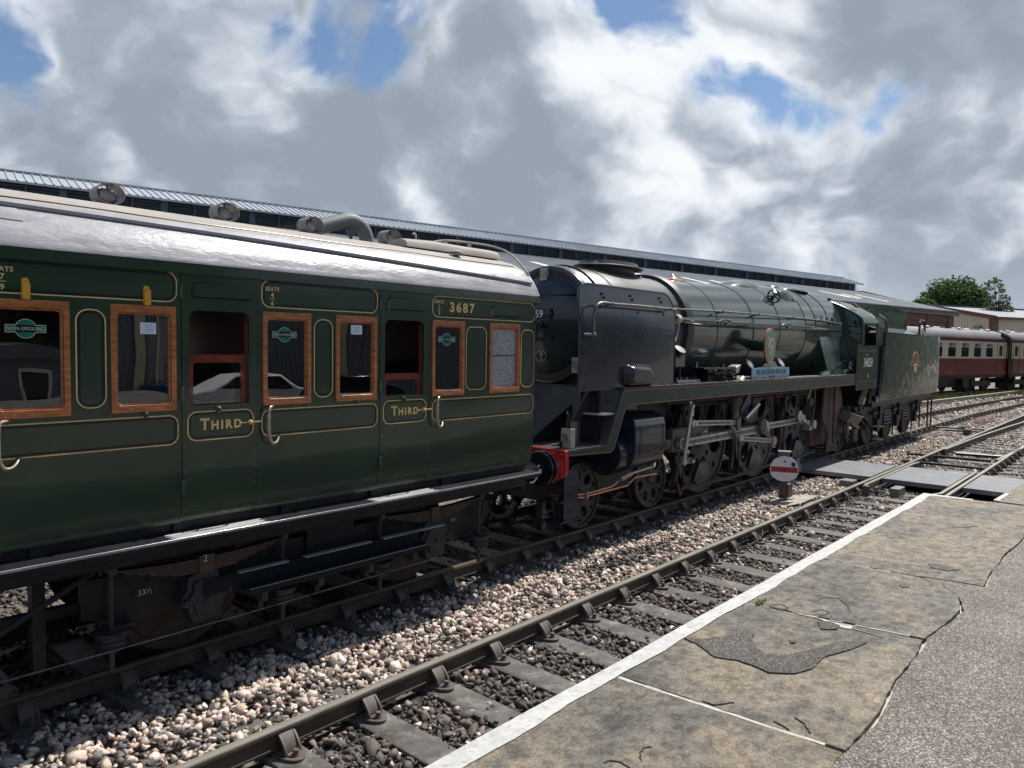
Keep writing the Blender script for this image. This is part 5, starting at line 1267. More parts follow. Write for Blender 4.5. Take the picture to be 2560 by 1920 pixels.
v = q(160, 1160, 5.6); w = q(300, 1250, 5.6); m_.obox(((v.x+w.x)/2, 5.58, (v.z+w.z)/2), ((w.x-v.x)/2, 0, (w.z-v.z)/2), (0, .06, 0), (.03, 0, .04))
v = q(250, 1400, 5.6); m_.cyl((v.x, 5.58, v.z-.12), (v.x, 5.58, v.z+.18), .07, n=14); m_.cyl((v.x-.5, 5.6, v.z-.1), (v.x-.5, 5.6, v.z+.5), .03, n=8)
m_.build('injector', 'steel_grey', loco, bevel=.01)
m_ = MB(); m_.prism([(17.9, .12), (18.5, .12), (18.9, .5), (19.6, .5), (19.6, .8), (18.2, .9)], 5.85, 5.9); m_.bar(q(0, 700, 5.7), q(90, 1450, 5.7), .04, .06); m_.tube([q(250, 870), q(280, 930), q(320, 970), q(400, 950), q(440, 900), q(420, 850)], .018, 8, sub=3); m_.tube([q(380, 1110), q(470, 1200), q(500, 1400)], .02, 8); m_.box(18.4, 19.9, 5.66, 5.7, .75, .9)
m_.build('trailing_truck', 'rust_frame', loco)
# handrail along the boiler, ejector pipe, lashed poker
m_ = MB(); hp = [at(*Z7(*p_), Y=5.70) for p_ in ((-60, 528), (120, 540), (690, 570), (1090, 600), (1470, 638), (1775, 668), (2000, 708))]
m_.tube(hp, .016, 8)
for p_ in ((120, 545), (185, 545), (690, 570), (1090, 600), (1470, 638), (1775, 668), (2000, 708)):
    v = at(*Z7(*p_), Y=5.70); m_.sph(v, .032, 8, 6); r = Vector((0, v.y-YC, v.z-2.87)); k = .93/r.length; m_.cyl(v, (v.x-.05, YC+r.y*k, 2.87+r.z*k), .015, .022, n=8)
m_.build('handrail', 'steel_grey', loco)
m_ = MB(); m_.tube([at(*Z7(*p_), Y=5.72) for p_ in ((165, 655), (300, 672), (700, 705), (1100, 730), (1500, 757), (1750, 770), (2000, 783))], [.05, .055, .055, .055, .055, .055, .03], 12)
m_.tube([at(*Z7(*p_), Y=5.66) for p_ in ((200, 655), (500, 672), (900, 700), (1300, 720), (1700, 742))], .014, 8)
for a_ in (250, 650, 1010, 1300, 1590): v = at(*Z7(a_, 672+(a_-250)*.073), Y=5.72); m_.cyl(v, (v.x, 5.88, v.z), .02, n=6); m_.lathe(v, (1, 0, 0), [(-.01, .06), (-.01, .064), (.01, .064), (.01, .06)], 14)
for p_ in ((700, 680), (1385, 718)): v = at(*Z7(*p_), Y=5.66); m_.tube([v+Vector((-.2, 0, -.03)), v+Vector((0, -.02, .03)), v+Vector((.2, 0, .03)), v+Vector((.28, 0, -.02)), v+Vector((.1, 0, -.05))], .02, 8, sub=3)
m_.build('ejector_pipe', 'loco_green', loco)
m_ = MB(); v = at(*Z7(185, 655), Y=5.64); m_.lathe(v, (1, 0, 0), [(-.05, .05), (-.05, .075), (.05, .075), (.05, .05)], 12); m_.tube([v, v+Vector((.07, 0, -.1)), v+Vector((.02, 0, -.25)), v+Vector((-.1, -.02, -.36)), v+Vector((-.16, -.02, -.38))], .012, 8, sub=4)
m_.build('rope_tie', 'rope', loco)
# sand box and filler by the deflector's rear edge, mechanical lubricators, pipes on the plate
m_ = MB(); a_ = at(*Z7(170, 1185), Y=5.62); b_ = at(*Z7(280, 1020), Y=5.62); m_.box(a_.x, b_.x, 5.62, 5.85, a_.z, b_.z); m_.cyl((a_.x+.05, 5.7, 1.97), (a_.x+.05, 5.7, a_.z), .02, n=6); m_.cyl((b_.x-.02, 5.7, 1.97), (b_.x-.02, 5.7, a_.z), .02, n=6); m_.build('sand_box', 'loco_black', loco, bevel=.006)
m_ = MB(); v = at(*Z7(220, 990), Y=5.6); m_.lathe(v, (-.1, -.7, .9), [(-.12, .07), (0, .095)], 20); m_.build('sand_filler', 'line_black', loco); m_ = MB(); m_.lathe(v, (-.1, -.7, .9), [(.0, 0), (.0, .095), (.012, .095), (.016, 0)], 20); m_.build('sand_filler_lid', 'steel_grey', loco)
m_ = MB(); v = at(*Z7(165, 1365), Y=5.5); w = at(*Z7(410, 1370), Y=5.5); m_.cyl((v.x, 5.5, v.z), (w.x, 5.5, v.z), .05, n=14); m_.lathe((w.x, 5.5, v.z), (1, 0, 0), [(-.05, .058), (0, .058), (.012, 0)], 14); m_.box(w.x-.3, w.x+.5, 5.7, 5.9, 1.985, 2.06)
m_.build('plate_pipe', 'loco_black', loco)
m_ = MB(); a_ = at(*Z7(465, 1200), Y=5.5); b_ = at(*Z7(750, 1195), Y=5.5); m_.box(a_.x, b_.x, 5.46, 5.75, a_.z-.012, a_.z+.012); m_.box(a_.x+.25, b_.x-.02, 5.52, 5.72, 1.985, a_.z)
for p_ in ((590, 1180), (685, 1170)): v = at(*Z7(*p_), Y=5.55); m_.cyl((v.x, 5.55, v.z-.03), (v.x, 5.55, v.z+.03), .035, n=10)
for p_ in ((690, 1270), (785, 1270)):
    v = at(*Z7(*p_), Y=5.42); m_.lathe(v, (-1, -.35, 0), [(-.01, .085), (0, .1), (.015, .085), (0, .07), (-.01, .085)], 20); m_.cyl(v, v+Vector((.2, .07, 0)), .02, n=8)
    for i in range(3): a = pi*i/3; m_.cyl(v+Vector((0, .08*cos(a), .08*sin(a))), v-Vector((0, .08*cos(a), .08*sin(a))), .008, n=5)
for i in range(6): v = at(*Z7(610+i*30, 1260), Y=5.46); m_.cyl((v.x, 5.46, 1.985), (v.x+.02, 5.46, v.z), .014, n=6); m_.sph((v.x+.02, 5.46, v.z), .03, 6, 5)
m_.build('mechanical_lubricator', 'line_black', loco)
m_ = MB(); v = at(*Z7(810, 1210), Y=5.6); m_.obox(v, (.09, 0, .02), (0, .09, .0), (.04, .0, .07)); v = at(*Z7(870, 1310), Y=5.5); m_.obox(v, (.07, 0, .03), (0, .08, 0), (0, .02, .02)); m_.build('lubricator_lid', 'steel', loco, bevel=.01)
m_ = MB(); m_.tube([at(*Z7(*p_), Y=5.45) for p_ in ((760, 1355), (905, 1325), (935, 1292), (1010, 1290))], .012, 6); m_.tube([at(*Z7(*p_), Y=5.45) for p_ in ((1415, 1300), (1550, 1288), (1740, 1282))], .012, 6); m_.build('oil_pipe', 'steel', loco)
m_ = MB()
for p_ in ((993, 1150), (1335, 1132)): v = at(*Z7(*p_), Y=5.66); m_.lathe(v, (.0, -.8, .6), [(-.01, 0), (-.01, .10), (.01, .10), (.012, 0)], 20)
m_.build('washout_door', 'steel', loco)
m_ = MB(); a_ = at(*Z7(405, 1130), Y=5.75); b_ = at(*Z7(370, 1330), Y=5.6); m_.cyl(a_, b_, .02, n=6); m_.build('stay_rod', 'loco_black', loco)
m_ = MB(); v = at(*Z7(1765, 1300), Y=5.55); w = at(*Z7(2095, 1072), Y=5.62); m_.tube([v, v.lerp(w, .32), v.lerp(w, .34), w], [.085, .085, .065, .055], 16); m_.lathe(v.lerp(w, .33), (w-v), [(-.02, .09), (.02, .09)], 16, cap=True); m_.build('injector_steam_pipe', 'loco_green', loco)
m_ = MB()
for pts in (((2045, 1260), (2045, 1225), (2065, 1215), (2075, 1240)), ((2100, 1265), (2125, 1262), (2140, 1240), (2125, 1215), (2110, 1205)), ((2090, 1160), (2120, 1120), (2140, 1130))):
    m_.tube([at(*Z7(*p_), Y=5.5) for p_ in pts], .022, 8, sub=3)
v = at(*Z7(2095, 1190), Y=5.55); m_.sph(v, .07, 8, 6); m_.sph(v+Vector((.15, 0, .05)), .06, 8, 6); m_.build('clack_pipes', 'steel', loco)
# nameplate, crest and backing
ry = 5.44
m_ = MB(); pp_ = [at(*Z7(*p_), Y=ry+.02) for p_ in ((1130, 1178), (1300, 1178), (1285, 1150), (1270, 1120), (1175, 1110), (1155, 1150))]; m_.prism([(v.x, v.z) for v in pp_], ry+.015, ry+.04)
m_.prism([(v.x, v.z) for v in [at(*Z7(*p_), Y=ry) for p_ in ((1012, 1290), (1012, 1325), (1410, 1305), (1410, 1272))]], ry+.0, ry+.03)
v = at(*Z7(1222, 950), Y=ry); m_.cyl((v.x, ry+.02, v.z), (v.x, 5.8, v.z), .1, n=10)
bk_ = m_.build('nameplate_backing', 'loco_green', loco, smooth=20)
m_ = MB(); pts = [at(*Z7(*p_), Y=ry) for p_ in ((1010, 1205), (1010, 1290), (1150, 1293), (1155, 1305), (1285, 1298), (1290, 1283), (1420, 1274), (1416, 1185), (1340, 1178), (1130, 1184))]
pts = [(v.x, v.z) for v in pts]; m_.mi = 0; m_.prism(pts, ry-.02, ry); bx0, bx1 = min(p[0] for p in pts), max(p[0] for p in pts)
m_.mi = 1
zc_ = at(*Z7(1215, 1258), Y=ry).z; L0 = MB(); text(m_, 'SIR ARCHIBALD SINCLAIR', .122, ((bx0+bx1)/2, ry-.022, zc_), ext=.004, offset=.0035, sx=.98)
text(m_, 'BATTLE OF BRITAIN CLASS', .036, ((bx0+bx1)/2, ry-.022, zc_-.062), ext=.003, sx=.8)
m_.build('nameplate', None, loco, mats=['sky_blue', 'plate_letters'], smooth=0)
cr0 = at(*Z7(1222, 950), Y=ry-.02); top_ = at(*Z7(1222, 752), Y=ry-.02); hh = top_.z-cr0.z; ww = (at(*Z7(1285, 950), Y=ry-.02).x-at(*Z7(1165, 950), Y=ry-.02).x)/2
m_ = MB(); m_.mi = 0; m_.loft([m_.ring((cr0.x, ry+.01, cr0.z), (1, 0, 0), (0, 0, 1), ww, hh, 40), m_.ring((cr0.x, ry-.02, cr0.z), (1, 0, 0), (0, 0, 1), ww, hh, 40), m_.ring((cr0.x, ry-.022, cr0.z), (1, 0, 0), (0, 0, 1), ww*.9, hh*.93, 40)])
m_.mi = 1; m_.loft([m_.ring((cr0.x, ry-.020, cr0.z), (1, 0, 0), (0, 0, 1), ww*.88, hh*.91, 40), m_.ring((cr0.x, ry-.0255, cr0.z), (1, 0, 0), (0, 0, 1), ww*.86, hh*.90, 40)])
def crp(pts, mi, d): m_.mi = mi; m_.prism([(cr0.x+a*ww, cr0.z+b*hh) for a, b in pts], ry-.028-d*.002, ry-.026)
crp([(-.5, .42), (.5, .42), (.5, -.05), (.32, -.3), (0, -.52), (-.32, -.3), (-.5, -.05)], 2, 0)
crp([(-.44, .37), (-.04, .37), (-.04, .03), (-.44, .03)], 3, 1); crp([(.04, .37), (.44, .37), (.44, .03), (.04, .03)], 4, 1)
crp([(-.44, -.03), (-.04, -.03), (-.04, -.40), (-.28, -.24), (-.42, -.08)], 4, 1); crp([(.04, -.03), (.44, -.03), (.42, -.08), (.28, -.24), (.04, -.40)], 3, 1)
crp([(-.34, .28), (-.14, .28), (-.14, .1), (-.34, .1)], 5, 2); crp([(.14, .3), (.32, .26), (.24, .08), (.18, .12)], 6, 2); crp([(-.3, -.08), (-.14, -.1), (-.18, -.28)], 6, 2); crp([(.12, -.1), (.34, -.1), (.2, -.26)], 5, 2)
crp([(-.5, .46), (-.1, .44), (-.1, .50), (-.5, .53)], 4, 0); crp([(.1, .44), (.5, .46), (.5, .53), (.1, .5)], 6, 0); crp([(-.5, -.12), (-.38, -.38), (0, -.60), (.38, -.38), (.5, -.12), (.44, -.40), (0, -.68), (-.44, -.40)], 4, 0)
m_.build('crest', None, loco, mats=['copper', 'enamel_green', 'letter_white', 'sig_blue', 'yellow', 'paper', 'red'], smooth=0)
# --- cab
cf = 18.65; cr_ = 19.86
arc = [(5.33, 3.20), (5.36, 3.29), (5.45, 3.37), (5.61, 3.475), (5.865, 3.61), (6.15, 3.73), (6.4, 3.80), (YC, 3.83)]
arc = arc+[(mir(y), z) for y, z in reversed(arc[:-1])]
m_ = MB(); rows = []
for X in (cf-.03, cr_): rows.append([Vector((X, y, z)) for y, z in arc])
back = [Vector((cr_+.0+.75*max(0, 1-abs(y-YC)/1.36)**.6, y, z+.01)) for y, z in arc]; rows[1] = back
n = len(arc); vs = rows[0]+rows[1]; lo = [v-Vector((0, (v.y-YC)*.012, .03)) for v in vs]
m_.add(vs+lo, [(i, i+1, n+i+1, n+i) for i in range(n-1)]+[(2*n+i, 3*n+i, 3*n+i+1, 2*n+i+1) for i in range(n-1)]+[(i, 2*n+i, 2*n+i+1, i+1) for i in range(n-1)]+[(n+i, n+i+1, 3*n+i+1, 3*n+i) for i in range(n-1)])
cab = m_.build('cab_roof', 'valance_green', loco, smooth=40)
m_ = MB(); m_.tube([(cf-.03, y, z) for y, z in arc], .018, 8); m_.tube(back, .014, 6); m_.cyl((cf-.03, 5.345, 3.2), (cr_, 5.345, 3.235), .014, n=6)
for q_ in ((25, 590), (50, 610), (310, 610), (350, 640)): v = at(*B3(*q_), X=19.4); m_.obox((19.2, v.y, v.z), (.12, 0, 0), (0, .02, .012), (0, -.01, .02))
m_.build('roof_beading', 'loco_black', cab)
for near in (True, False):
    f = (lambda y: y) if near else mir
    side = [(18.27, 1.60), (19.96, 1.61), (19.92, 3.235), (19.78, 3.235), (19.78, 2.675), (18.80, 2.655), (18.80, 3.21), (18.66, 3.20), (18.66, 2.70), (18.36, 2.69), (18.29, 2.60)]
    m_ = MB(); a, b = sorted((f(YV-.01), f(YV+.01))); m_.prism(side, a, b); sd = m_.build('cab_side', 'tender_green', loco, smooth=0)
    if near:
        t_ = MB(); l0 = at(*B1(425, 1180), Y=YV); l1 = at(*B1(535, 1176), Y=YV)
        text(t_, '34059', .30, ((l0.x+l1.x)/2, YV-.013, 2.157), ext=.001, offset=.008, sx=.98); text(t_, '7P 5F', .072, (19.02, YV-.013, 2.405), ext=.001, sx=.85)
        t_.build('cab_number', 'letter_white', sd, smooth=0)
        t_ = MB(); t_.cyl((19.19, YV-.014, 1.93), (19.19, YV-.010, 1.93), .04, n=16); t_.build('cab_disc', 'lining_gold', sd)
        t_ = MB()
        for z in (2.52, 2.56, 1.80): t_.box(18.40, 19.85, YV-.0125, YV-.0095, z-.006, z+.006)
        t_.build('lining', 'red_line', sd, smooth=0)
        s_ = MB(); s_.box(18.95, 19.0, YV+.0, YV+.02, 2.68, 3.2); s_.box(18.8, 19.78, YV-.03, YV+.03, 2.645, 2.668); s_.box(19.1, 19.14, YV+.03, YV+.05, 2.68, 3.2); s_.build('cab_window_frame', 'tender_green', sd)
        MB().box(18.80, 19.1, YV+.0, YV+.004, 2.67, 3.2).build('cab_window_pane', 'glass', sd, smooth=0)
# cab front with its slanted window
fr2 = [(5.345, 2.70), (5.345, 3.20), (5.40, 3.30), (5.61, 3.45), (5.865, 3.585), (6.1, 3.67)]
m_ = MB(); m_.prismx([(5.345, 2.62), (5.345, 3.20), (5.37, 3.26), (5.40, 2.79), (5.60, 2.885), (5.78, 3.50), (5.865, 3.59), (6.15, 3.71), (6.15, 2.2), (5.5, 2.2), (5.46, 2.62)], cf, cf+.02)
m_.prismx([(mir(y), z) for y, z in [(5.345, 2.62), (5.345, 3.20), (5.61, 3.45), (6.15, 3.71), (6.15, 2.2), (5.46, 2.2)]], cf, cf+.02); m_.box(cf, cf+.02, 6.1, mir(6.1), 3.0, 3.80)
m_.build('cab_front', 'loco_green', loco, smooth=0)
MB().prismx([(5.36, 2.78), (5.36, 3.25), (5.80, 3.56), (5.62, 2.86)], cf+.008, cf+.012).build('cab_front_window', 'glass', loco, smooth=0)
m_ = MB(); pth = [at(*B3(*q_), X=cf-.2) for q_ in ((0, 640), (40, 800), (80, 1000), (110, 1170), (170, 1240), (290, 1320), (310, 1380))]
m_.tube([(cf-.02, v.y, v.z) for v in pth], .016, 6); m_.build('cab_front_beading', 'loco_green', loco)
m_ = MB(); m_.box(18.7, 20.0, YV+.1, mir(YV+.1), 1.75, 1.8); m_.prismx([(5.9, 1.8), (5.9, 3.4), (6.3, 3.5), (7.1, 3.5), (7.48, 3.4), (7.48, 1.8)], 18.7, 18.8); m_.box(18.9, 19.7, 5.45, 5.9, 1.8, 2.4); m_.build('cab_interior', 'line_black', loco)

# ============================================================ tender
tender = thing('locomotive_tender', 'dark green tender coupled behind the cab, with an oval lion crest on its side', 'tender', (23.5, YC, 0))
YT = 5.37; TX0, TX1 = 20.35, 26.93
m_ = MB(); tz = 3.03
for f in (lambda y: y, mir):
    a, b = sorted((f(YT), f(YT+.02))); m_.prism([(TX0, 1.27), (TX1-.25, 1.27), (TX1, 1.50), (TX1, tz), (20.75, tz), (20.6, 1.8)], a, b)
m_.box(20.75, TX1, YT+.02, mir(YT+.02), tz-.06, tz-.02)
for f in (lambda y: y, mir):
    m_.add([(20.75, f(YT), tz), (24.0, f(YT), tz), (24.85, f(5.86), 3.20), (20.75, f(5.86), 3.20), (20.75, f(YT), tz-.02), (24.0, f(YT), tz-.02), (24.85, f(5.86), 3.18), (20.75, f(5.86), 3.18)], [(0, 1, 2, 3), (4, 7, 6, 5), (0, 4, 5, 1), (1, 5, 6, 2), (2, 6, 7, 3), (3, 7, 4, 0)])
m_.box(TX1-.02, TX1, YT+.02, mir(YT+.02), 1.5, tz); m_.box(20.74, 20.78, YT+.05, mir(YT+.05), 1.3, 3.0)
tb = m_.build('tank', 'tender_green', tender, smooth=0)
m_ = MB()
for f in (lambda y: y, mir):
    a, b = sorted((f(5.86), f(5.88))); m_.prism([(20.9, 3.18), (24.86, 3.18), (24.86, 3.645), (21.1, 3.645), (20.9, 3.6)], a, b)
ra = [(5.86, 3.18), (5.86, 3.645), (5.95, 3.75), (6.15, 3.87), (6.4, 3.95), (YC, 3.975)]; ra = ra+[(mir(y), z) for y, z in reversed(ra[:-1])]
m_.prismx(ra, 24.84, 24.86); m_.build('coal_bunker', 'tender_green', tender, smooth=0)
m_ = MB(); rng2 = random.Random(4)
for i in range(140): m_.sph((21.2+rng2.random()*3.5, 5.95+rng2.random()*1.45, 3.15+rng2.random()*.2), .09, 5, 4, sc=(1+rng2.random()*.5, 1, .8))
m_.build('coal', 'coal', tender, smooth=0)
m_ = MB(); v = at(*B3(1512, 1150), Y=5.7); a_ = at(*B3(1461, 1150), Y=5.7); b_ = at(*B3(1556, 1130), Y=5.7); tp = at(*B3(1510, 900), Y=5.7)
m_.tube([(a_.x, 5.7, 3.0), (a_.x, 5.7, tp.z-.08), (a_.x+.08, 5.7, tp.z), (b_.x-.08, 5.7, tp.z), (b_.x, 5.7, tp.z-.08), (b_.x, 5.7, 3.0)], .035, 8)
m_.build('filler_hoop', 'maroon_trim', tender)
m_ = MB(); v = at(*B3(1545, 1120), Y=5.6); m_.obox(v, (.25, 0, -.1), (0, .02, 0), (.02, 0, .03)); m_.build('lifting_lug', 'letter_white', tender)
# weather sheet with its window
m_ = MB(); P_ = lambda a, b: (lambda v: (v.x, v.z))(at(*B3(a, b), Y=5.42))
out = [P_(*q_) for q_ in ((640, 790), (700, 785), (760, 830), (820, 860), (845, 920), (850, 1340), (700, 1350), (690, 1000))]
m_.prism(out, 5.40, 5.42); m_.build('weather_sheet', 'loco_black', tender, smooth=0)
m_ = MB(); m_.prism([P_(*q_) for q_ in ((670, 830), (700, 815), (770, 870), (800, 920), (812, 1010), (790, 1030), (705, 1005))], 5.394, 5.40); m_.build('weather_sheet_window', 'fascia', tender, smooth=0)
m_ = MB(); m_.tube([(v[0], 5.40, v[1]) for v in [P_(*q_) for q_ in ((690, 785), (740, 815), (800, 850), (835, 900), (848, 980), (850, 1340))]], .025, 8)
q1 = at(*B1(660, 960), Y=5.36); q2 = at(*B1(625, 1480), Y=5.36); m_.cyl((20.25, 5.36, 1.35), (q1.x, 5.36, q1.z), .022, n=8); m_.build('grab_rail', 'loco_green', tender)
m_ = MB(); m_.box(20.0, 20.75, 5.45, 5.5, 1.3, 2.68); m_.box(20.02, 20.30, 5.36, 5.40, 1.24, 1.40); m_.build('footplate_door', 'loco_black', tender)
m_ = MB()
for z in (2.90, 2.78): m_.box(20.85, TX1-.1, YT-.003, YT, z-.005, z+.005)
m_.box(TX0, TX1-.2, YT-.012, YT+.02, 1.262, 1.285); m_.build('tank_beading', 'tender_green', tb, smooth=0)
cz = at(*B1(1012, 1120), Y=YT); m_ = MB(); m_.mi = 1; m_.loft([m_.ring((cz.x, YT+0, cz.z+.08), (1, 0, 0), (0, 0, 1), .33, .20, 36), m_.ring((cz.x, YT-.003, cz.z+.08), (1, 0, 0), (0, 0, 1), .33, .20, 36)])
m_.mi = 0; m_.loft([m_.ring((cz.x, YT-.002, cz.z+.08), (1, 0, 0), (0, 0, 1), .285, .175, 36), m_.ring((cz.x, YT-.004, cz.z+.08), (1, 0, 0), (0, 0, 1), .285, .175, 36)])
m_.mi = 2; m_.prism([(cz.x-.12, cz.z-.05), (cz.x+.1, cz.z-.05), (cz.x+.2, cz.z+.1), (cz.x+.12, cz.z+.22), (cz.x-.05, cz.z+.24), (cz.x-.16, cz.z+.1)], YT-.006, YT-.003)
m_.mi = 1
for s in (-1, 1):
    for z in (-.06, -.16): m_.box(cz.x+(s*.2 if s > 0 else -.55), cz.x+(.55 if s > 0 else -.2), YT-.004, YT, cz.z+z+.05-.008, cz.z+z+.05+.008)
    m_.box(cz.x+s*.55-.006, cz.x+s*.55+.006, YT-.004, YT, cz.z-.12, cz.z+0)
m_.mi = 3; m_.prism([(cz.x-.13, cz.z-.05), (cz.x+.13, cz.z-.05), (cz.x+.15, cz.z-.25), (cz.x, cz.z-.36), (cz.x-.15, cz.z-.25)], YT-.0055, YT)
m_.build('tender_crest', None, tender, mats=['loco_black', 'letter_gold', 'red', 'lining_gold'], smooth=0)
# tender frames, wheels, steps, ladder
m_ = MB()
for f in (lambda y: y, mir):
    a, b = sorted((f(5.75), f(5.78))); m_.prism([(20.1, .95), (20.1, 1.25), (26.7, 1.25), (26.7, .95), (25.9, .5), (25.3, .45), (24.6, .62), (23.7, .45), (23.1, .45), (22.4, .62), (21.9, .45), (21.2, .45), (20.9, .6)], a, b)
m_.box(20.2, 26.7, 5.5, mir(5.5), 1.1, 1.25); m_.build('tender_frame', 'frame_black', tender)
for X in (21.5, 23.45, 25.55):
    for nr_ in (True, False):
        yy = 5.95 if nr_ else mir(5.95); s_ = 1 if nr_ else -1; w = MB(); rw = .54
        w.lathe((X, yy, rw), (0, s_, 0), [(.0, rw-.012), (.0, rw-.075), (.02, rw-.09), (.03, .15), (-.02, .14), (-.02, 0), (.1, 0), (.13, rw-.07), (.13, rw-.01), (.135, rw+.028), (.105, rw+.03), (.098, rw), (.01, rw-.004), (0, rw-.012)], 48); w.build('tender_wheel', 'rust_frame', tender)
    m_ = MB(); m_.box(X-.12, X+.12, 5.66, 5.76, .38, .72); m_.box(X-.45, X+.45, 5.66, 5.74, .85, .93); m_.box(X-.04, X+.04, 5.62, 5.72, .7, 1.1)
    for s in (-1, 1): m_.cyl((X+s*.5, 5.68, .15), (X+s*.5, 5.68, .95), .022, n=8)
    m_.build('axlebox', 'frame_black', tender, bevel=.008)
m_ = MB()
for a_, z in ((20.75, .55), (20.75, .22)): m_.box(a_, a_+.35, 5.42, 5.62, z, z+.025)
for i in range(5):
    for X in (22.5, 24.5): m_.box(X-.35, X+.35, 5.70, 5.74, .52+i*.09, .535+i*.09)
m_.build('tender_steps', 'worn_step', tender)
m_ = MB(); lx = at(*B1(1165, 1600), Y=5.55)
for X in (26.45, 26.95): m_.box(X-.03, X+.03, 5.52, 5.56, .12, 1.4)
for z in (.2, .45): m_.box(26.45, 26.95, 5.50, 5.60, z, z+.02)
m_.build('tender_ladder', 'maroon_trim', tender)
# ============================================================ tracks
RH = .145
def railprof(): # bullhead, centred, top at z=0
    return [(-.034, -.012), (-.028, -.002), (-.015, 0), (.015, 0), (.028, -.002), (.034, -.012), (.034, -.036), (.012, -.05), (.009, -.105), (.012, -.118), (.033, -.128), (.033, -.142), (.02, -.146), (-.02, -.146), (-.033, -.142), (-.033, -.128), (-.012, -.118), (-.009, -.105), (-.012, -.05), (-.034, -.036)]
def rail(pts, parent, top='rail_top', name='rail'):
    m = MB(); rows = []; pr = railprof()
    for i, p in enumerate(pts):
        a = Vector(pts[max(i-1, 0)]); b = Vector(pts[min(i+1, len(pts)-1)]); d = (b-a).normalized(); n = Vector((-d.y, d.x, 0))
        rows.append([Vector((p[0], p[1], 0))+n*u+Vector((0, 0, v)) for u, v in pr])
    m.loft(rows); me_m = []
    for f in m.f:
        zs = [m.v[i][2] for i in f]; me_m.append(1 if min(zs) > -.0125 and len(f) == 4 else 0)
    m.m = me_m; return m.build(name, None, parent, mats=['rail_side', top], smooth=40)
def spl(pts, sub=6):
    P = [Vector(p) for p in pts]; Q = []
    for i in range(len(P)-1):
        a = P[max(i-1, 0)]; b = P[i]; c = P[i+1]; d = P[min(i+2, len(P)-1)]
        for k in range(sub):
            t = k/sub; Q.append(.5*((2*b)+(c-a)*t+(2*a-5*b+4*c-d)*t*t+(3*b-a-3*c+d)*t**3))
    Q.append(P[-1]); return [tuple(q) for q in Q]
YA, YB, YCR = 4.258, 2.755, 5.937; YD = YCR+1.505
near_track = thing('near_track', 'empty nearest railway track beside the white edged platform', 'railway track', (0, 3.5, 0), kind='structure')
loco_track = thing('train_track', 'railway track under the green coach and the locomotive, curving right beyond the tender', 'railway track', (0, YC, 0), kind='structure')
rail([(-8, YA, 0), (24, YA-.02, 0), (37.1, 4.2, 0), (75, 4.0, 0)], near_track)
rail([(-8, YB, 0), (23, YB, 0), (26.5, YB-.02, 0), (75, 2.4, 0)], near_track)
# diverging rails of the turnout
turnout = thing('turnout_track', 'rails diverging from the nearest track beyond the foot crossing', 'railway track', (30, 3.5, 0), kind='structure')
rail(spl([(22.0, YA-.085, 0), (25.3, 4.11, 0), (29, 3.98, 0), (33.4, 3.76, 0), (42, 3.1, 0), (60, 1.0, 0), (90, -4, 0)]), turnout)
rail(spl([(20.8, YB+.09, 0), (24, 2.72, 0), (29, 2.5, 0), (34, 2.2, 0), (42, 1.6, 0), (60, -.5, 0), (90, -5.5, 0)]), turnout)
cC = [(-10, YCR, 0), (27.6, YCR+.02, 0), (31.7, 5.9, 0), (36.4, 5.83, 0), (41, 5.58, 0), (46.3, 5.27, 0), (55, 4.4, 0), (80, .2, 0)]
cD = [(-10, YD, 0), (30, YD+.02, 0), (34.8, 7.42, 0), (42.8, 7.02, 0), (48, 6.65, 0), (53.9, 6.15, 0), (80, 2.0, 0)]
rail([(x, y, z) for x, y, z in cC[:2]]+spl(cC[1:])[1:], loco_track, 'rail_dull'); rail([cD[0]]+spl(cD[1:]), loco_track, 'rail_dull')
# chairs: one model with parts, copied under each track
def chair_parts(parent):
    b = MB(); b.loft([[Vector((.095*cos(a)*1.0, -.03+.19*sin(a), z)) for a in [2*pi*i/24 for i in range(24)]] for z in (-.185, -.160)])
    b.loft([[Vector((.07*cos(a), -.03+.15*sin(a), z)) for a in [2*pi*i/24 for i in range(24)]] for z in (-.162, -.150)])
    # near jaw: a curved upright with raised side ribs
    for s in (-1, 1):
        rows = []
        for t in range(8):
            u = t/7; y = -.125+.085*u**1.8; z = -.16+.115*u; rows.append([Vector((s*.052-.009, y-.008, z)), Vector((s*.052+.009, y-.008, z)), Vector((s*.052+.009, y+.03, z)), Vector((s*.052-.009, y+.03, z))])
        b.loft(rows)
    rows = []
    for t in range(8):
        u = t/7; y = -.115+.078*u**1.8; z = -.155+.115*u; rows.append([Vector((-.05, y, z)), Vector((.05, y, z)), Vector((.05, y+.018, z)), Vector((-.05, y+.018, z))])
    b.loft(rows); b.prismx([(.04, -.155), (.04, -.05), (.065, -.05), (.12, -.155)], -.05, .05)
    for q in ((.0, -.155), (.045, .125)): b.cyl((q[0], q[1], -.16), (q[0], q[1], -.118), .021, n=6)
    c = b.build('rail_chair', 'chair_iron', None, bevel=.003); return c
ch0 = chair_parts(None)
def sleeper_mesh(mt):
    b = MB(); n = 12; rows = []
    for i in range(n+1):
        y = -1.3+2.6*i/n; j = lambda: random.uniform(-.006, .006); rows.append([Vector((-.127+j(), y, -.31)), Vector((-.127+j(), y, -.19+j()*.5)), Vector((-.118, y, -.183+j()*.5)), Vector((.118, y, -.183+j()*.5)), Vector((.127+j(), y, -.19+j()*.5)), Vector((.127+j(), y, -.31))])
    b.loft(rows); return b
random.seed(9)
sl0 = sleeper_mesh(0).build('sleeper', 'sleeper', None); sl1 = sleeper_mesh(0).build('sleeper', 'concrete_dark', None)
def put(o, parent, x, y, z=0, rz=0, first=[]):
    c = o.copy(); COL.objects.link(c); c.parent = parent; c.location = (x-parent.location.x, y-parent.location.y, z); c.rotation_euler = (0, 0, rz); return c
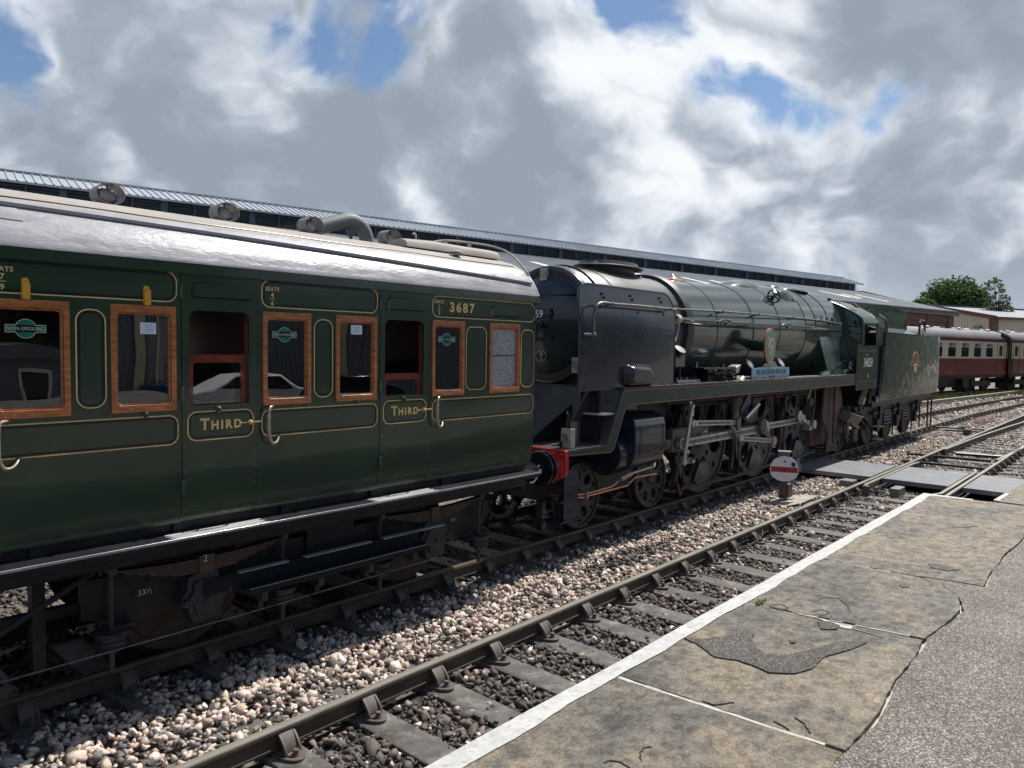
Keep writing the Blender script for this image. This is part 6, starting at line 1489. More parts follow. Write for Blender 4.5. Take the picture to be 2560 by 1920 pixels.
for i in range(56):
    x = 1.27+.672*i-3*.672
    if x > 24: break
    put(sl1 if i < 12 else sl0, near_track, x, (YA+YB)/2-.02+random.uniform(-.05, .05), random.uniform(-.006, .004) if not 15.5 < x < 18.2 else -.03, random.uniform(-.012, .012))
    if not (15.2 < x < 18.3): put(ch0, near_track, x, YA); put(ch0, near_track, x, YB, rz=pi)
for i in range(40):    # long turnout timbers
    x = 24.3+.70*i; c = put(sl0, turnout, x, 3.3-.01*i, 0, -.01); c.scale = (1, 1.25, 1)
    if i < 22: put(ch0, turnout, x, YA-.02)
for i in range(75):
    x = .12+.679*i-2.6
    yc = YC if x < 28 else None
    if yc is None:
        import bisect
        pts = cC; k = max(j for j in range(len(pts)) if pts[j][0] <= x); t = (x-pts[k][0])/(pts[k+1][0]-pts[k][0]); yc = pts[k][1]+(pts[k+1][1]-pts[k][1])*t+.76
    put(sl1 if x < 12 else sl0, loco_track, x, yc, rz=-.0 if x < 30 else -.08)
    if x < 44: put(ch0, loco_track, x, yc-.753, rz=0 if x < 30 else -.08); put(ch0, loco_track, x, yc+.753, rz=pi)
bpy.data.objects.remove(ch0); bpy.data.objects.remove(sl0); bpy.data.objects.remove(sl1)
# fishplates at the joint in the near rail, and its bond wire
m = MB(); jx = at(1870, 1330, Y=YA-.04).x; m.box(jx-.25, jx+.25, YA-.038, YA-.014, -.105, -.05); m.box(jx-.25, jx+.25, YA+.014, YA+.038, -.105, -.05)
for i in range(4): m.cyl((jx-.18+i*.12, YA-.055, -.08), (jx-.18+i*.12, YA-.03, -.08), .018, n=6)
m.tube([(jx-.45, YA-.05, -.1), (jx-.3, YA-.12, -.15), (jx, YA-.14, -.14), (jx+.35, YA-.1, -.12), (jx+.5, YA-.04, -.08)], .006, 6, sub=3); m.build('fishplate', 'rail_side', near_track)
# check rails through the crossing boards
ck_pts = [(14.75, YA-.20, 0), (15.0, YA-.125, 0), (18.6, YA-.115, 0), (18.9, YA-.16, 0)]
rail(ck_pts, near_track, name='check_rail'); rail([(14.8, YB+.2, 0), (15.05, YB+.12, 0), (18.3, YB+.115, 0), (18.7, YB+.2, 0)], near_track, name='check_rail')
m = MB(); m.box(14.72, 14.80, YA-.26, YA-.14, -.2, -.0); m.lathe((14.95, YA-.34, -.10), (0, 1, 0), [(-.02, .05), (-.02, .09), (.02, .09), (.02, .05), (-.02, .05)], 18); m.cyl((14.9, YA-.5, -.1), (14.9, YA-.1, -.1), .02, n=8); m.build('check_rail_block', 'chair_iron', near_track)

# ============================================================ crossing boards, timber block
def board(name, label, x0, x1, y0, y1, z=-.004, th=.09, skew=0.0, mt='rubber'):
    m = MB(); m.prismz([(x0, y0), (x1, y0), (x1-skew, y1), (x0+skew, y1)], z-th, z); o = m.build(name, mt, None, bevel=.006); tag(o, label, 'crossing board', 'boards of the foot crossing'); return o
board('crossing_board', 'grey foot crossing board between the two tracks, right of the round signal', 15.95, 17.95, YA+.06, YCR-.05)
board('crossing_board', 'grey foot crossing board lying between the rails of the nearest track', 15.93, 17.98, YB+.17, YA-.17)
board('crossing_board', 'grey foot crossing board between the near rail and the platform end', 15.95, 17.95, .2, YB-.06)
board('crossing_board', 'shaded foot crossing board between the rails under the locomotive', 15.95, 17.95, YCR+.07, YD-.07, z=-.01)
m = MB(); m.box(15.0, 15.42, 3.55, 3.72, -.19, -.03); o = m.build('timber_block', 'timber', None, bevel=.008); tag(o, 'short grey timber block on the ballast just before the foot crossing', 'timber block')
m = MB(); m.box(15.3, 15.6, YA+.2, YA+.45, -.17, -.04); o = m.build('timber_block', 'timber', None, bevel=.008); tag(o, 'small grey timber block behind the near rail, left of the crossing board', 'timber block')
v = at(2142, 1145, Z=-.08); m = MB(); m.cyl(v, v+Vector((.42, -.16, .0)), .035, n=14); m.lathe(v+Vector((.42, -.16, 0)), (.42, -.16, 0), [(0, .04), (.03, .04), (.03, .02)], 14); o = m.build('pipe_offcut', 'maroon_trim', None); tag(o, 'short dull maroon pipe lying in shade on the ballast beyond the crossing', 'pipe')
# point rods and stretcher bars
pr = thing('point_rodding', 'dark point rods running across the ballast beyond the tender', 'point rods', (28, 4.6, 0))
m = MB()
for a, b in (((1430, 1085), (1860, 1130)), ((1500, 1130), (1960, 1170))):
    pass
z8b = zz(2300, 950, 260, 2157)
for (a, b), (c, d) in (((350, 975), (560, 985)), ((560, 990), (1340, 1035)), ((480, 1035), (1250, 1075))):
    p = at(*z8b(a, b), Z=-.07); q = at(*z8b(c, d), Z=-.07); m.cyl(p, q, .03, n=8)
m.build('rod', 'rail_side', pr)
m = MB()
for (a, b) in ((880, 1000), (985, 1065)): p = at(*z8b(a, b), Z=-.07); m.box(p.x-.15, p.x+.15, p.y-.1, p.y+.1, -.16, -.0)
m.build('rod_roller', 'rail_side', pr)
for (a, b), (c, d), r in (((740, 1530), (1700, 1600), .03), ((700, 1500), (1250, 1540), .02)):
    p = at(*z8b(a, b), Z=-.08); q = at(*z8b(c, d), Z=-.08); m = MB(); m.cyl(p, q, r*1.3, n=8); m.build('stretcher_bar', 'frame_black', pr)
p = at(2250, 1160, Z=-.07); q = at(2452, 1190, Z=-.07)
for k in range(3): m = MB(); m.bar(at(2245+k*12, 1170-k*18, Z=-.06), at(2450+k*14, 1193-k*20, Z=-.06), .08, .05); m.build('stretcher_bar', 'frame_black', pr)

# ============================================================ round ground signal
b_ = at(1963, 1241, Z=-.12); gx, gy = 13.05, 4.93
sig = thing('ground_signal', 'small round white ground signal with a horizontal red bar, standing on the ballast', 'ground signal', (gx, gy, -.12))
dx0 = at(*Z8(1453, 990), Y=gy); dx1 = at(*Z8(1735, 1000), Y=gy); cxs = (dx0.x+dx1.x)/2; czs = at(*Z8(1595, 1000), Y=gy).z
fa = Vector((-1, -.42, 0)).normalized()     # facing left towards oncoming trains
rt_ = Vector((-fa.y, fa.x, 0))*-1; rt_ = Vector((fa.y, -fa.x, 0))*-1
if rt_.dot(Vector(Rv)) < 0: rt_ = -rt_
cc = at(*Z8(1595, 990), Y=gy); R_ = ((at(*Z8(1735, 1000), D=cc.length*1.0)-at(*Z8(1453, 990), D=cc.length*1.0)).length)/2*0
d_ = ray(*Z8(1595, 990)); t_ = gy/d_[1]; R_ = 141*500/2212/FPX*t_/abs(rt_.dot(Vector(Rv)))
def disc(pts, mi, y0, y1):
    n = len(pts); vs = [cc+rt_*a*R_+Vector((0, 0, b*R_))+fa*y0 for a, b in pts]+[cc+rt_*a*R_+Vector((0, 0, b*R_))+fa*y1 for a, b in pts]
    g_.mi = mi; g_.add(vs, [tuple(range(n)), tuple(range(2*n-1, n-1, -1))]+[(i, n+i, n+(i+1) % n, (i+1) % n) for i in range(n)])
g_ = MB(); o1 = [(cos(a), sin(a)) for a in [radians(-38+i*256/30) for i in range(31)]]; o1 += [(-.55, -.74), (-.38, -.86), (-.15, -.9), (.15, -.9), (.38, -.86), (.55, -.74)]
o1 = [(cos(radians(a)), sin(radians(a))) for a in range(-40, 221, 8)]+[(-.62, -.70), (-.42, -.83), (0, -.88), (.42, -.83), (.62, -.70)]
disc(o1, 0, -.012, .012); face = g_.build('signal_disc', None, sig, mats=['white'], smooth=30)
g_ = MB(); disc([(-.93, -.20), (.93, -.20), (.93, .20), (-.93, .20)], 0, .0, .0165); g_.build('red_bar', None, face, mats=['sig_red'], smooth=0)
g_ = MB(); disc([(.62+.16*cos(2*pi*i/16), .42+.17*sin(2*pi*i/16)) for i in range(16)], 0, 0, .017); disc([(.02+.10*cos(2*pi*i/16), -.02+.11*sin(2*pi*i/16)) for i in range(16)], 1, 0, .020); disc([(.02+.07*cos(2*pi*i/16), .60+.075*sin(2*pi*i/16)) for i in range(16)], 1, 0, .018)
g_.build('lens', None, face, mats=['sig_blue', 'line_black'], smooth=0)
g_ = MB(); base = Vector((cc.x, cc.y, -.12))-fa*.10
g_.box(base.x-.06, base.x+.06, base.y-.06, base.y+.06, -.12, cc.z-.05); g_.cyl((base.x, base.y, cc.z-.25), (base.x, base.y, cc.z+R_*.6), .07, n=16); g_.cyl(cc-fa*.02, cc-fa*.2, .03, n=10); g_.box(base.x-.02, base.x+.18, base.y-.10, base.y-.02, -.1, .14)
g_.build('signal_post', 'chair_iron', sig, bevel=.006)
g_ = MB(); lp = cc-fa*.10+Vector((0, 0, R_*.82)); g_.obox(lp+Vector((0, 0, .05)), fa*.075, rt_*.085, Vector((0, 0, .055))); g_.obox(lp+Vector((0, 0, .112)), fa*.095, rt_*.11, Vector((0, 0, .010))); g_.tube([lp+rt_*.09+Vector((0, 0, .08)), lp+rt_*.13+Vector((0, 0, .13)), lp+rt_*.15+Vector((0, 0, .05)), lp+rt_*.10+Vector((0, 0, .0))], .01, 6, sub=3)
g_.build('signal_lamp', 'fascia', sig, bevel=.006)
g_ = MB(); g_.tube([cc-fa*.12+rt_*R_*1.0+Vector((0, 0, R_*z)) for z in (.75, .3, -.1, -.4)], .014, 8); 
for k in range(3): g_.sph(cc-fa*.06+rt_*R_*(.6+.18*k)+Vector((0, 0, -R_*(.95+.08*k))), .035, 8, 6)
g_.build('signal_gear', 'fascia', sig)
g_ = MB(); g_.lathe(cc-fa*.13+rt_*R_*.72+Vector((0, 0, R_*.15)), fa, [(-.008, R_*.5), (.008, R_*.52), (.008, 0), (-.008, 0)], 24); g_.build('back_disc', 'fascia', sig)
g_ = MB(); g_.tube([cc-rt_*R_*.35+Vector((0, 0, -R_*.8)), cc-rt_*R_*.42+Vector((0, 0, -R_*1.3)), cc-rt_*R_*.38+Vector((0, 0, -R_*1.9)), (base.x-.1, base.y-.1, -.12)], .008, 6, sub=3); g_.build('signal_wire', 'line_black', sig)
m = MB(); m.prismz([(12.5, 4.72), (13.0, 4.62), (13.9, 4.62), (13.75, 4.86), (13.4, 5.08), (12.85, 5.1), (12.6, 5.0)], -.16, -.142); o = m.build('signal_base_slab', 'concrete', None, smooth=0, bevel=.004); tag(o, 'sandy flat slab under the round ground signal', 'slab')

# ============================================================ ballast
g = MB(); g.prismz([(-900, -900), (900, -900), (900, 900), (-900, 900)], -.9, -.30); o = g.build('ground', 'ballast_far', None, smooth=0); tag(o, 'stony ground under the tracks', 'ground', kind='structure')
def bed(name, poly, z, label, mt='ballast_mid'):
    g = MB(); g.prismz(poly, z-.2, z); o = g.build(name, mt, None, smooth=0); tag(o, label, 'ballast', kind='structure')
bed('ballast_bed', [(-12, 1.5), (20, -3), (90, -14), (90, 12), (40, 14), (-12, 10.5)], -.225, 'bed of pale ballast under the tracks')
bed('trackbed', [(-12, 1.9), (16, 1.0), (24, 1.0), (24, 4.3), (-12, 4.3)], -.219, 'oily brown bed between the rails of the nearest track', 'ballast_oil_shade')
bed('trackbed', [(-12, YCR), (30, YCR), (30, YD+.3), (-12, YD+.3)], -.219, 'oily bed under the green coach and the locomotive, blackened for their shade', 'ballast_oil_shade')  # shade of the train is put into this bed's colour, over the oil
def stone_variants(n=26):
    out = []; r = random.Random(2)
    for k in range(n):
        bm = bmesh.new(); npt = r.choice((9, 11, 13, 15))
        for i in range(npt):
            v = Vector((r.gauss(0, 1), r.gauss(0, 1), r.gauss(0, 1))).normalized()*r.uniform(.8, 1.0); v = Vector((v.x*r.uniform(.95, 1.05), v.y*.8, v.z*.62)); bm.verts.new(v)
        res = bmesh.ops.convex_hull(bm, input=bm.verts); bmesh.ops.delete(bm, geom=[v for v in bm.verts if not v.link_faces], context='VERTS')
        bmesh.ops.triangulate(bm, faces=bm.faces); bm.verts.ensure_lookup_table(); bm.verts.index_update()
        V = np.array([v.co for v in bm.verts]); F = np.array([[v.index for v in f.verts] for f in bm.faces]); bm.free(); out.append((V, F))
    return out
SV = stone_variants()
PAL = 1.08*np.array([(.58, .45, .36), (.66, .56, .46), (.50, .38, .30), (.62, .47, .40), (.42, .36, .31), (.22, .20, .195), (.72, .64, .54), (.30, .25, .225), (.54, .44, .33), (.13, .125, .13), (.48, .33, .26)])
PW = np.array([.18, .15, .12, .12, .11, .07, .09, .07, .05, .03, .01]); PW = PW/PW.sum()
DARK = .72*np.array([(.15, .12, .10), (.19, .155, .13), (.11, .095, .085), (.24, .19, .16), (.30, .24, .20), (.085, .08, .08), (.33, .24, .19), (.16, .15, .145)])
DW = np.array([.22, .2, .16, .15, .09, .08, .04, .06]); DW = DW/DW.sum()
def smooth_noise(x, y, f, seed=0):
    return (np.sin(x*f*1.3+seed)*np.cos(y*f*1.7+seed*2.1)+np.sin(x*f*2.9+y*f*1.1+seed*.7)*.5+np.cos(y*f*3.7-x*f*.9+seed)*.35)/1.85
def stones(name, regions, label, dark_fn):
    Vs = []; Fs = []; Cs = []; off = 0; allp = []
    for (x0, x1, y0, y1, s, dens, zf, lay) in regions:
        n = int((x1-x0)*(y1-y0)*dens); X = rng.uniform(x0, x1, n); Y = rng.uniform(y0, y1, n); Zs = zf(X, Y)+rng.uniform(-.02, .012, n)*lay; sc = s*rng.lognormal(0, .34, n)
        allp.append(np.c_[X, Y, Zs, sc])
    A = np.concatenate(allp); X, Y = A[:, 0], A[:, 1]
    # keep sleeper tops mostly clear of stones
    keep = np.ones(len(A), bool)
    ph = ((X-1.27) % .672); ph = np.minimum(ph, .672-ph); onA = (Y > 2.1) & (Y < 4.82+.12*np.sin(X*9)) & (X < 24); keep &= ~(onA & (ph < .105+.02*np.sin(X*31)) & (rng.random(len(A)) > .10+.22*(Y > 4.4)+.12*(np.sin(X*23+Y*17) > .6)))
    ph = ((X-.12) % .679); ph = np.minimum(ph, .679-ph); onC = (Y > YC-1.30+.1*np.sin(X*7)) & (Y < YC+1.3) & (X < 28); keep &= ~(onC & (ph < .105) & (rng.random(len(A)) > .06))
    for yr in (YA, YB, YCR, YD): keep &= ~((np.abs(Y-yr) < .05) & (X < 24))
    keep &= ~((X > 15.9) & (X < 18.0) & (Y < 5.9) & (A[:, 2] > -.2)); keep &= ~((((X-13.3)/.85)**2+((Y-4.85)/.33)**2 < 1) & (rng.random(len(A)) > .15))
    for r_ in (YA, YCR): # the chairs' feet
        p0 = 1.27 if r_ == YA else .12; pp = .672 if r_ == YA else .679; ph = ((X-p0) % pp); ph = np.minimum(ph, pp-ph); keep &= ~((np.abs(Y-r_+.04) < .2) & (ph < .1))
    A = A[keep]; X, Y = A[:, 0], A[:, 1]; n = len(A); var = rng.integers(0, len(SV), n); dk = dark_fn(X, Y); isd = rng.random(n) < dk
    col = np.where(isd[:, None], DARK[rng.choice(len(DARK), n, p=DW)], PAL[rng.choice(len(PAL), n, p=PW)]); col = col*rng.uniform(.82, 1.15, (n, 1)); vr = at(2445, 1043, Z=-.1); rd = (((X-vr.x)/2.6)**2+((Y-vr.y)/.45)**2 < 1) & (rng.random(n) < .7); col = np.where(rd[:, None], np.array((.36, .15, .115)), col); col = np.where((Y > YCR+.05)[:, None] & (X < 26)[:, None] & (Y < 8.2)[:, None], col*.42, col)  # stones under the train darkened further: its shade is in their colour
    for k, (V, F) in enumerate(SV):
        idx = np.where(var == k)[0]; m = len(idx)
        if not m: continue
        q = rng.normal(size=(m, 4)); q[:, 1:3] *= .45; q /= np.linalg.norm(q, axis=1)[:, None]; w, x, y, z = q.T
        Rm = np.stack([1-2*(y*y+z*z), 2*(x*y-z*w), 2*(x*z+y*w), 2*(x*y+z*w), 1-2*(x*x+z*z), 2*(y*z-x*w), 2*(x*z-y*w), 2*(y*z+x*w), 1-2*(x*x+y*y)], 1).reshape(m, 3, 3)
        P = np.einsum('mij,vj->mvi', Rm, V)*(A[idx, 3]*.5)[:, None, None]+A[idx, :3][:, None, :]
        nv = len(V); Vs.append(P.reshape(-1, 3)); Fs.append((F[None]+(off+np.arange(m)*nv)[:, None, None]).reshape(-1, 3)); Cs.append(np.repeat(col[idx], nv, axis=0)); off += m*nv
    Va = np.concatenate(Vs); Fa = np.concatenate(Fs); Ca = np.concatenate(Cs)
    me = bpy.data.meshes.new(name); me.vertices.add(len(Va)); me.vertices.foreach_set('co', Va.ravel()); me.loops.add(len(Fa)*3); me.loops.foreach_set('vertex_index', Fa.ravel().astype(np.int32))
    me.polygons.add(len(Fa)); me.polygons.foreach_set('loop_start', (np.arange(len(Fa))*3).astype(np.int32)); me.polygons.foreach_set('loop_total', np.full(len(Fa), 3, np.int32)); me.update(calc_edges=True)
    at_ = me.color_attributes.new('stone', 'FLOAT_COLOR', 'POINT'); at_.data.foreach_set('color', np.c_[Ca, np.ones(len(Ca))].ravel()); me.materials.append(MAT['stones']); me.validate()
    o = bpy.data.objects.new(name, me); COL.objects.link(o); tag(o, label, 'ballast stones', kind='stuff'); print(name, n, 'stones'); return o
fl = lambda z0, amp=.02: (lambda X, Y: z0+amp*smooth_noise(X, Y, 2.2, 1))
def dk1(X, Y):
    d = np.where(Y < 4.15, .93, np.where(Y < 4.55, .30+.55*(4.55-Y)/.4, .10)); d = np.where(Y > YCR-.30, .80, d); d = np.where(Y > YCR+.1, .97, d); d = np.where((Y > 5.55) & (X > 5), np.maximum(d, .45), d)  # share of dark stones; raised under the train to stand for shade
    d = np.where(((X-8.0)/1.0)**2+((Y-4.98)/.16)**2 < 1, .97, d)     # spilled fine coal
    d = np.where((X > 8.5) & (Y < 4.15), .80, d); d = np.where((X > 18.3) & (Y < 4.3), .6, d); return d
six = lambda X, Y: -.185+.045*np.exp(-((Y-5.05)/.45)**2)+.018*smooth_noise(X, Y, 2.2, 1)
four = lambda X, Y: -.203+.012*smooth_noise(X, Y, 3, 2)
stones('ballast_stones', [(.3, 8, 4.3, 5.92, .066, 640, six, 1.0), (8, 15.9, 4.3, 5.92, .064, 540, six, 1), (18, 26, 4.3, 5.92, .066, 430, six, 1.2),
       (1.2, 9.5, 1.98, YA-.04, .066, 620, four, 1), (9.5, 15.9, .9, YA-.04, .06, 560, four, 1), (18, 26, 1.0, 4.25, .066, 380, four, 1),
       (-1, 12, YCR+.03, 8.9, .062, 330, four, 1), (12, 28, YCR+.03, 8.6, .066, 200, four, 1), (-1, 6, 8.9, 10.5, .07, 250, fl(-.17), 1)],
       'loose pale pinkish ballast stones, oily brown between the rails, darkened for shade under the train', dk1)
def dk2(X, Y): return np.where((((X-33)/3.0)**2+((Y-5.2)/.5)**2 < 1), .5, .32)
stones('far_ballast_stones', [(26, 45, .5, 10, .095, 110, lambda X, Y: -.20+.01*smooth_noise(X, Y, 1, 3), 1), (45, 70, -4, 9.5, .14, 42, lambda X, Y: -.20+0*X, 1)], 'distant ballast stones where the tracks curve away', dk2)
# flat pale pebble noticed between the rails
m = MB(); v = at(1000, 1603, Z=-.13); m.sph(v, .05, 16, 10, sc=(1.1, .9, .55)); o = m.build('pebble', 'concrete', None); tag(o, 'large smooth pale pebble among the rough ballast', 'pebble')
m = MB(); v = at(642, 1830, Z=-.165); r_ = random.Random(8); bmv = [Vector((r_.gauss(0, 1), r_.gauss(0, 1), r_.gauss(0, 1))).normalized()*.032 for _ in range(12)]
bm = bmesh.new(); [bm.verts.new(v+Vector((0, 0, .02))+q) for q in bmv]; bmesh.ops.convex_hull(bm, input=bm.verts); me = bpy.data.meshes.new('stone'); bm.to_mesh(me); bm.free(); me.materials.append(MAT['concrete']); o = link('stone', me); tag(o, 'single angular stone lying alone on a sleeper end', 'stone')

# ============================================================ platform
PZ = .971
plat = thing('platform', 'stone flagged station platform with a white painted edge and gritty tarmac', 'platform', (5, 0, 0), kind='structure')
m = MB(); m.prismz([(-6, 1.93), (9.06, 1.87), (9.04, 1.0), (9.2, 1.0), (9.6, -8), (-6, -12)], -.9, PZ-.03); m.prismz([(-6, 1.90), (9.0, 1.84), (9.0, 1.0), (-6, 1.0)], PZ-.03, PZ-.012)
m.build('platform_core', 'mortar', plat, smooth=0)
rs_ = random.Random(21)
def jag(p, q, n, amp, seed):
    r = random.Random(seed); out = []
    a = 0
    for i in range(n):
        t = i/n; a = a*.7+r.uniform(-amp, amp)*.5; x = p[0]+(q[0]-p[0])*t; y = p[1]+(q[1]-p[1])*t; d = Vector((q[0]-p[0], q[1]-p[1])).normalized(); k = a if 0 < i else 0
        out.append((x-d.y*k, y+d.x*k))
    return out
edge_y = lambda x: 1.962-.0075*x
line_in = lambda x: edge_y(x)-.092
J = [  # joints as (x at the line, x at the tarmac side, tarmac y left, tarmac y right)
    (-5.0, -5.0), (-1.5, -1.5), (.6, .62), (1.75, 1.75), (2.90, 2.955), (4.30, 4.43), (5.62, 5.64), (6.64, 6.86), (7.80, 7.95), (9.03, 9.10)]
tary = {0: .86, 1: .86, 2: .86, 3: .86, 4: .87, 5: .90, 6: 1.0, 7: .83, 8: .84, 9: .85}
tarline = [(-5, .86), (2.95, .855), (3.3, .845), (3.8, .88), (4.15, .875), (4.4, .90), (4.46, .895), (4.75, .86), (5.1, .845), (5.36, .90), (5.55, 1.03), (5.62, 1.16), (5.66, 1.20), (5.70, 1.02), (5.72, .825), (6.2, .84), (6.85, .84), (7.45, .81), (7.95, .85), (8.5, .84), (9.10, .82)]
def tar_between(xa, xb):
    return [p for p in tarline if xa+.02 < p[0] < xb-.02]
def tar_y(x):
    for a, b in zip(tarline[:-1], tarline[1:]):
        if a[0] <= x <= b[0]: return a[1]+(b[1]-a[1])*(x-a[0])/max(1e-6, b[0]-a[0])
    return .85
for k in range(len(J)-1):
    (xa, xa2), (xb, xb2) = J[k], J[k+1]; gp = .010 if k != 4 else .014
    p1 = (xa+gp, edge_y(xa)); p2 = (xb-gp, edge_y(xb)); p3 = (xb2-gp, tar_y(xb2-.03)); p4 = (xa2+gp, tar_y(xa2+.03))
    tb_ = sorted(tar_between(xa2, xb2), reverse=True); ch_ = [p3]+tb_+[p4]; pts = jag(p1, p2, 26, .005, k)+jag(p2, p3, 18, .011, k+30)
    for a, b in zip(ch_[:-1], ch_[1:]): L_ = math.hypot(a[0]-b[0], a[1]-b[1]); pts += jag(a, b, max(3, int(L_/.05)), .010, k+60)
    pts += jag(p4, p1, 18, .011, k+30+100)
    m = MB(); zt = PZ-.003+rs_.uniform(-.002, .002); m.prismz(pts, PZ-.11, zt); m.build('flagstone', 'stone', plat, smooth=0, bevel=.005)
# mortar worms standing in the joints
m = MB()
for k in range(1, len(J)-1):
    (xa, xa2) = J[k]; n = 14
    L0 = []; w = .010 if k in (4,) else .006
    a0 = jag((xa, line_in(xa)), (xa2, tar_y(xa2)), n, .006, k+200)
    for i in range(len(a0)-1):
        if random.Random(k*50+i).random() < (.85 if k in (4, 8, 7) else .45): p, q = a0[i], a0[i+1]; m.bar((p[0], p[1], PZ-.010), (q[0], q[1], PZ-.010), w*2*random.Random(i).uniform(.6, 1.3), .016)
m.build('joint_mortar', 'mortar', plat, smooth=0)
# white edge line: paint 2 mm thick with a ragged inner side, wrapping over the nosing
m = MB(); n = 230; o_ = []; i_ = []; r = random.Random(77); a = 0
for i in range(n+1):
    x = -5+(14.06)*i/n; a = a*.6+r.uniform(-.004, .004); wob = .006*sin(x*5.1)+.004*sin(x*13); o_.append((x, edge_y(x)+.003+.003*sin(x*3.7))); i_.append((x, line_in(x)+a+wob))
vs = [(x, y, PZ+.001) for x, y in o_]+[(x, y, PZ+.001) for x, y in i_]+[(x, y+.004, PZ-.09) for x, y in o_]; n1_ = n+1
m.add(vs, [(i, i+1, n1_+i+1, n1_+i) for i in range(n)]+[(i, 2*n1_+i, 2*n1_+i+1, i+1) for i in range(n)])
e0 = o_[-1]; m.prismz([(9.06, 1.895), (9.06, 1.43), (8.985, 1.43), (8.95, 1.80), (8.95, 1.895)], PZ-.05, PZ+.0012); m.build('white_edge_line', 'white_line', plat, smooth=0)
m = MB(); tp_ = [(x, y-.012+.01*sin(i*2.2)) for i, (x, y) in enumerate(tarline)]
tj = []
for a, b in zip(tp_[:-1], tp_[1:]): tj += jag(a, b, max(2, int(abs(b[0]-a[0])/.04)), .008, int(a[0]*10)+500)
m.prismz([(-5, -12), (9.3, -12)]+[(9.25, .5), (9.18, .80)]+list(reversed(tj)), PZ-.1, PZ-.006); m.build('tarmac_surface', 'tarmac', plat, smooth=0)
# tar repairs on the flags
def patch(pix, name='tar_patch', mt='patch', h=.003, seed=1):
    m = MB(); P = [at(*p, Z=PZ) for p in pix]; pts = []
    for i in range(len(P)): a = P[i]; b = P[(i+1) % len(P)]; pts += jag((a.x, a.y), (b.x, b.y), 5, .006, seed+i)
    m.prismz(pts, PZ-.02, PZ+h); m.build(name, mt, plat, smooth=0)
z3 = zz(1300, 1200, 1260)
patch([z3(*p) for p in ((720, 695), (800, 702), (850, 690), (900, 690), (960, 668), (1030, 672), (1020, 700), (1040, 740), (1080, 765), (1180, 768), (1280, 745), (1400, 710), (1525, 712), (1450, 745), (1340, 775), (1280, 830), (1210, 850), (1090, 845), (1010, 810), (950, 790), (850, 775), (810, 745), (770, 715))])
patch([z3(*p) for p in ((1790, 368), (1850, 372), (1928, 395), (1880, 400), (1800, 385))], seed=5); patch([z3(*p) for p in ((1665, 460), (1700, 458), (1710, 468), (1680, 474))], seed=9); patch([z3(*p) for p in ((1305, 620), (1360, 622), (1405, 640), (1390, 655), (1320, 655))], seed=14)
patch([z3(*p) for p in ((1180, 705), (1210, 703), (1208, 716), (1186, 716))], seed=19)
patch([z3(*p) for p in ((1300, 605), (1380, 625), (1460, 645), (1455, 655), (1380, 640))], 'chipped_edge', 'mortar', .002, 24)
for k, pts in enumerate((((1310, 527), (1345, 514), (1400, 520), (1440, 556), (1452, 580)), ((1105, 548), (1150, 545), (1175, 560), (1165, 568)), ((1280, 578), (1320, 568), (1355, 578), (1340, 592), (1290, 590)), ((368, 1240), (395, 1228), (440, 1236), (482, 1262)), ((530, 1232), (526, 1192), (545, 1172), (578, 1170)), ((800, 968), (850, 985), (940, 975)), ((1110, 1055), (1150, 1075), (1180, 1095)), ((1205, 1040), (1250, 1070), (1275, 1110)), ((1150, 560), (1230, 590), (1330, 610), (1450, 650), (1600, 690)), ((1900, 205), (1960, 208), (2010, 202)))):
    P = [at(*z3(*p), Z=PZ) for p in pts]; m = MB(); n_ = len(P); Q = []
    for i in range(n_-1):
        for j in range(5): Q.append(P[i].lerp(P[i+1], j/5)+Vector((0, random.Random(k*99+i*7+j).uniform(-.004, .004), 0)))
    Q.append(P[-1])
    for i in range(len(Q)-1): w = .0026*sin(pi*(i+.5)/len(Q))+.0006; m.bar((Q[i].x, Q[i].y, PZ-.001), (Q[i+1].x, Q[i+1].y, PZ-.001), w*2, .004)
    m.build('flag_scar', 'scar' if k != 8 else 'mortar', plat, smooth=0)
m = MB(); v = at(*z3(1055, 540), Z=PZ); r = random.Random(5)
for i in range(60): q = v+Vector((r.gauss(0, .03), r.gauss(0, .008), 0)); m.bar(q, q+Vector((r.uniform(-.01, .01), r.uniform(-.01, .01), .012)), .004, .004)
m.build('moss', 'moss', plat)
# second bit of platform across the end corner
c1 = at(2486, 1248, Z=PZ-.01); c2 = at(2515, 1232, Z=PZ-.01)
m = MB(); m.prismz([(9.22, 1.27), (9.85, 1.24), (12.5, 1.05), (14, -8), (9.2, -8)], -.9, PZ-.015); m.build('ramp_core', 'stone', plat, smooth=0)
m = MB(); m.prismz([(9.24, 1.275), (9.80, 1.245), (9.80, 1.20), (9.24, 1.225)], PZ-.08, PZ-.009); m.build('ramp_edge_line', 'white_line', plat, smooth=0)

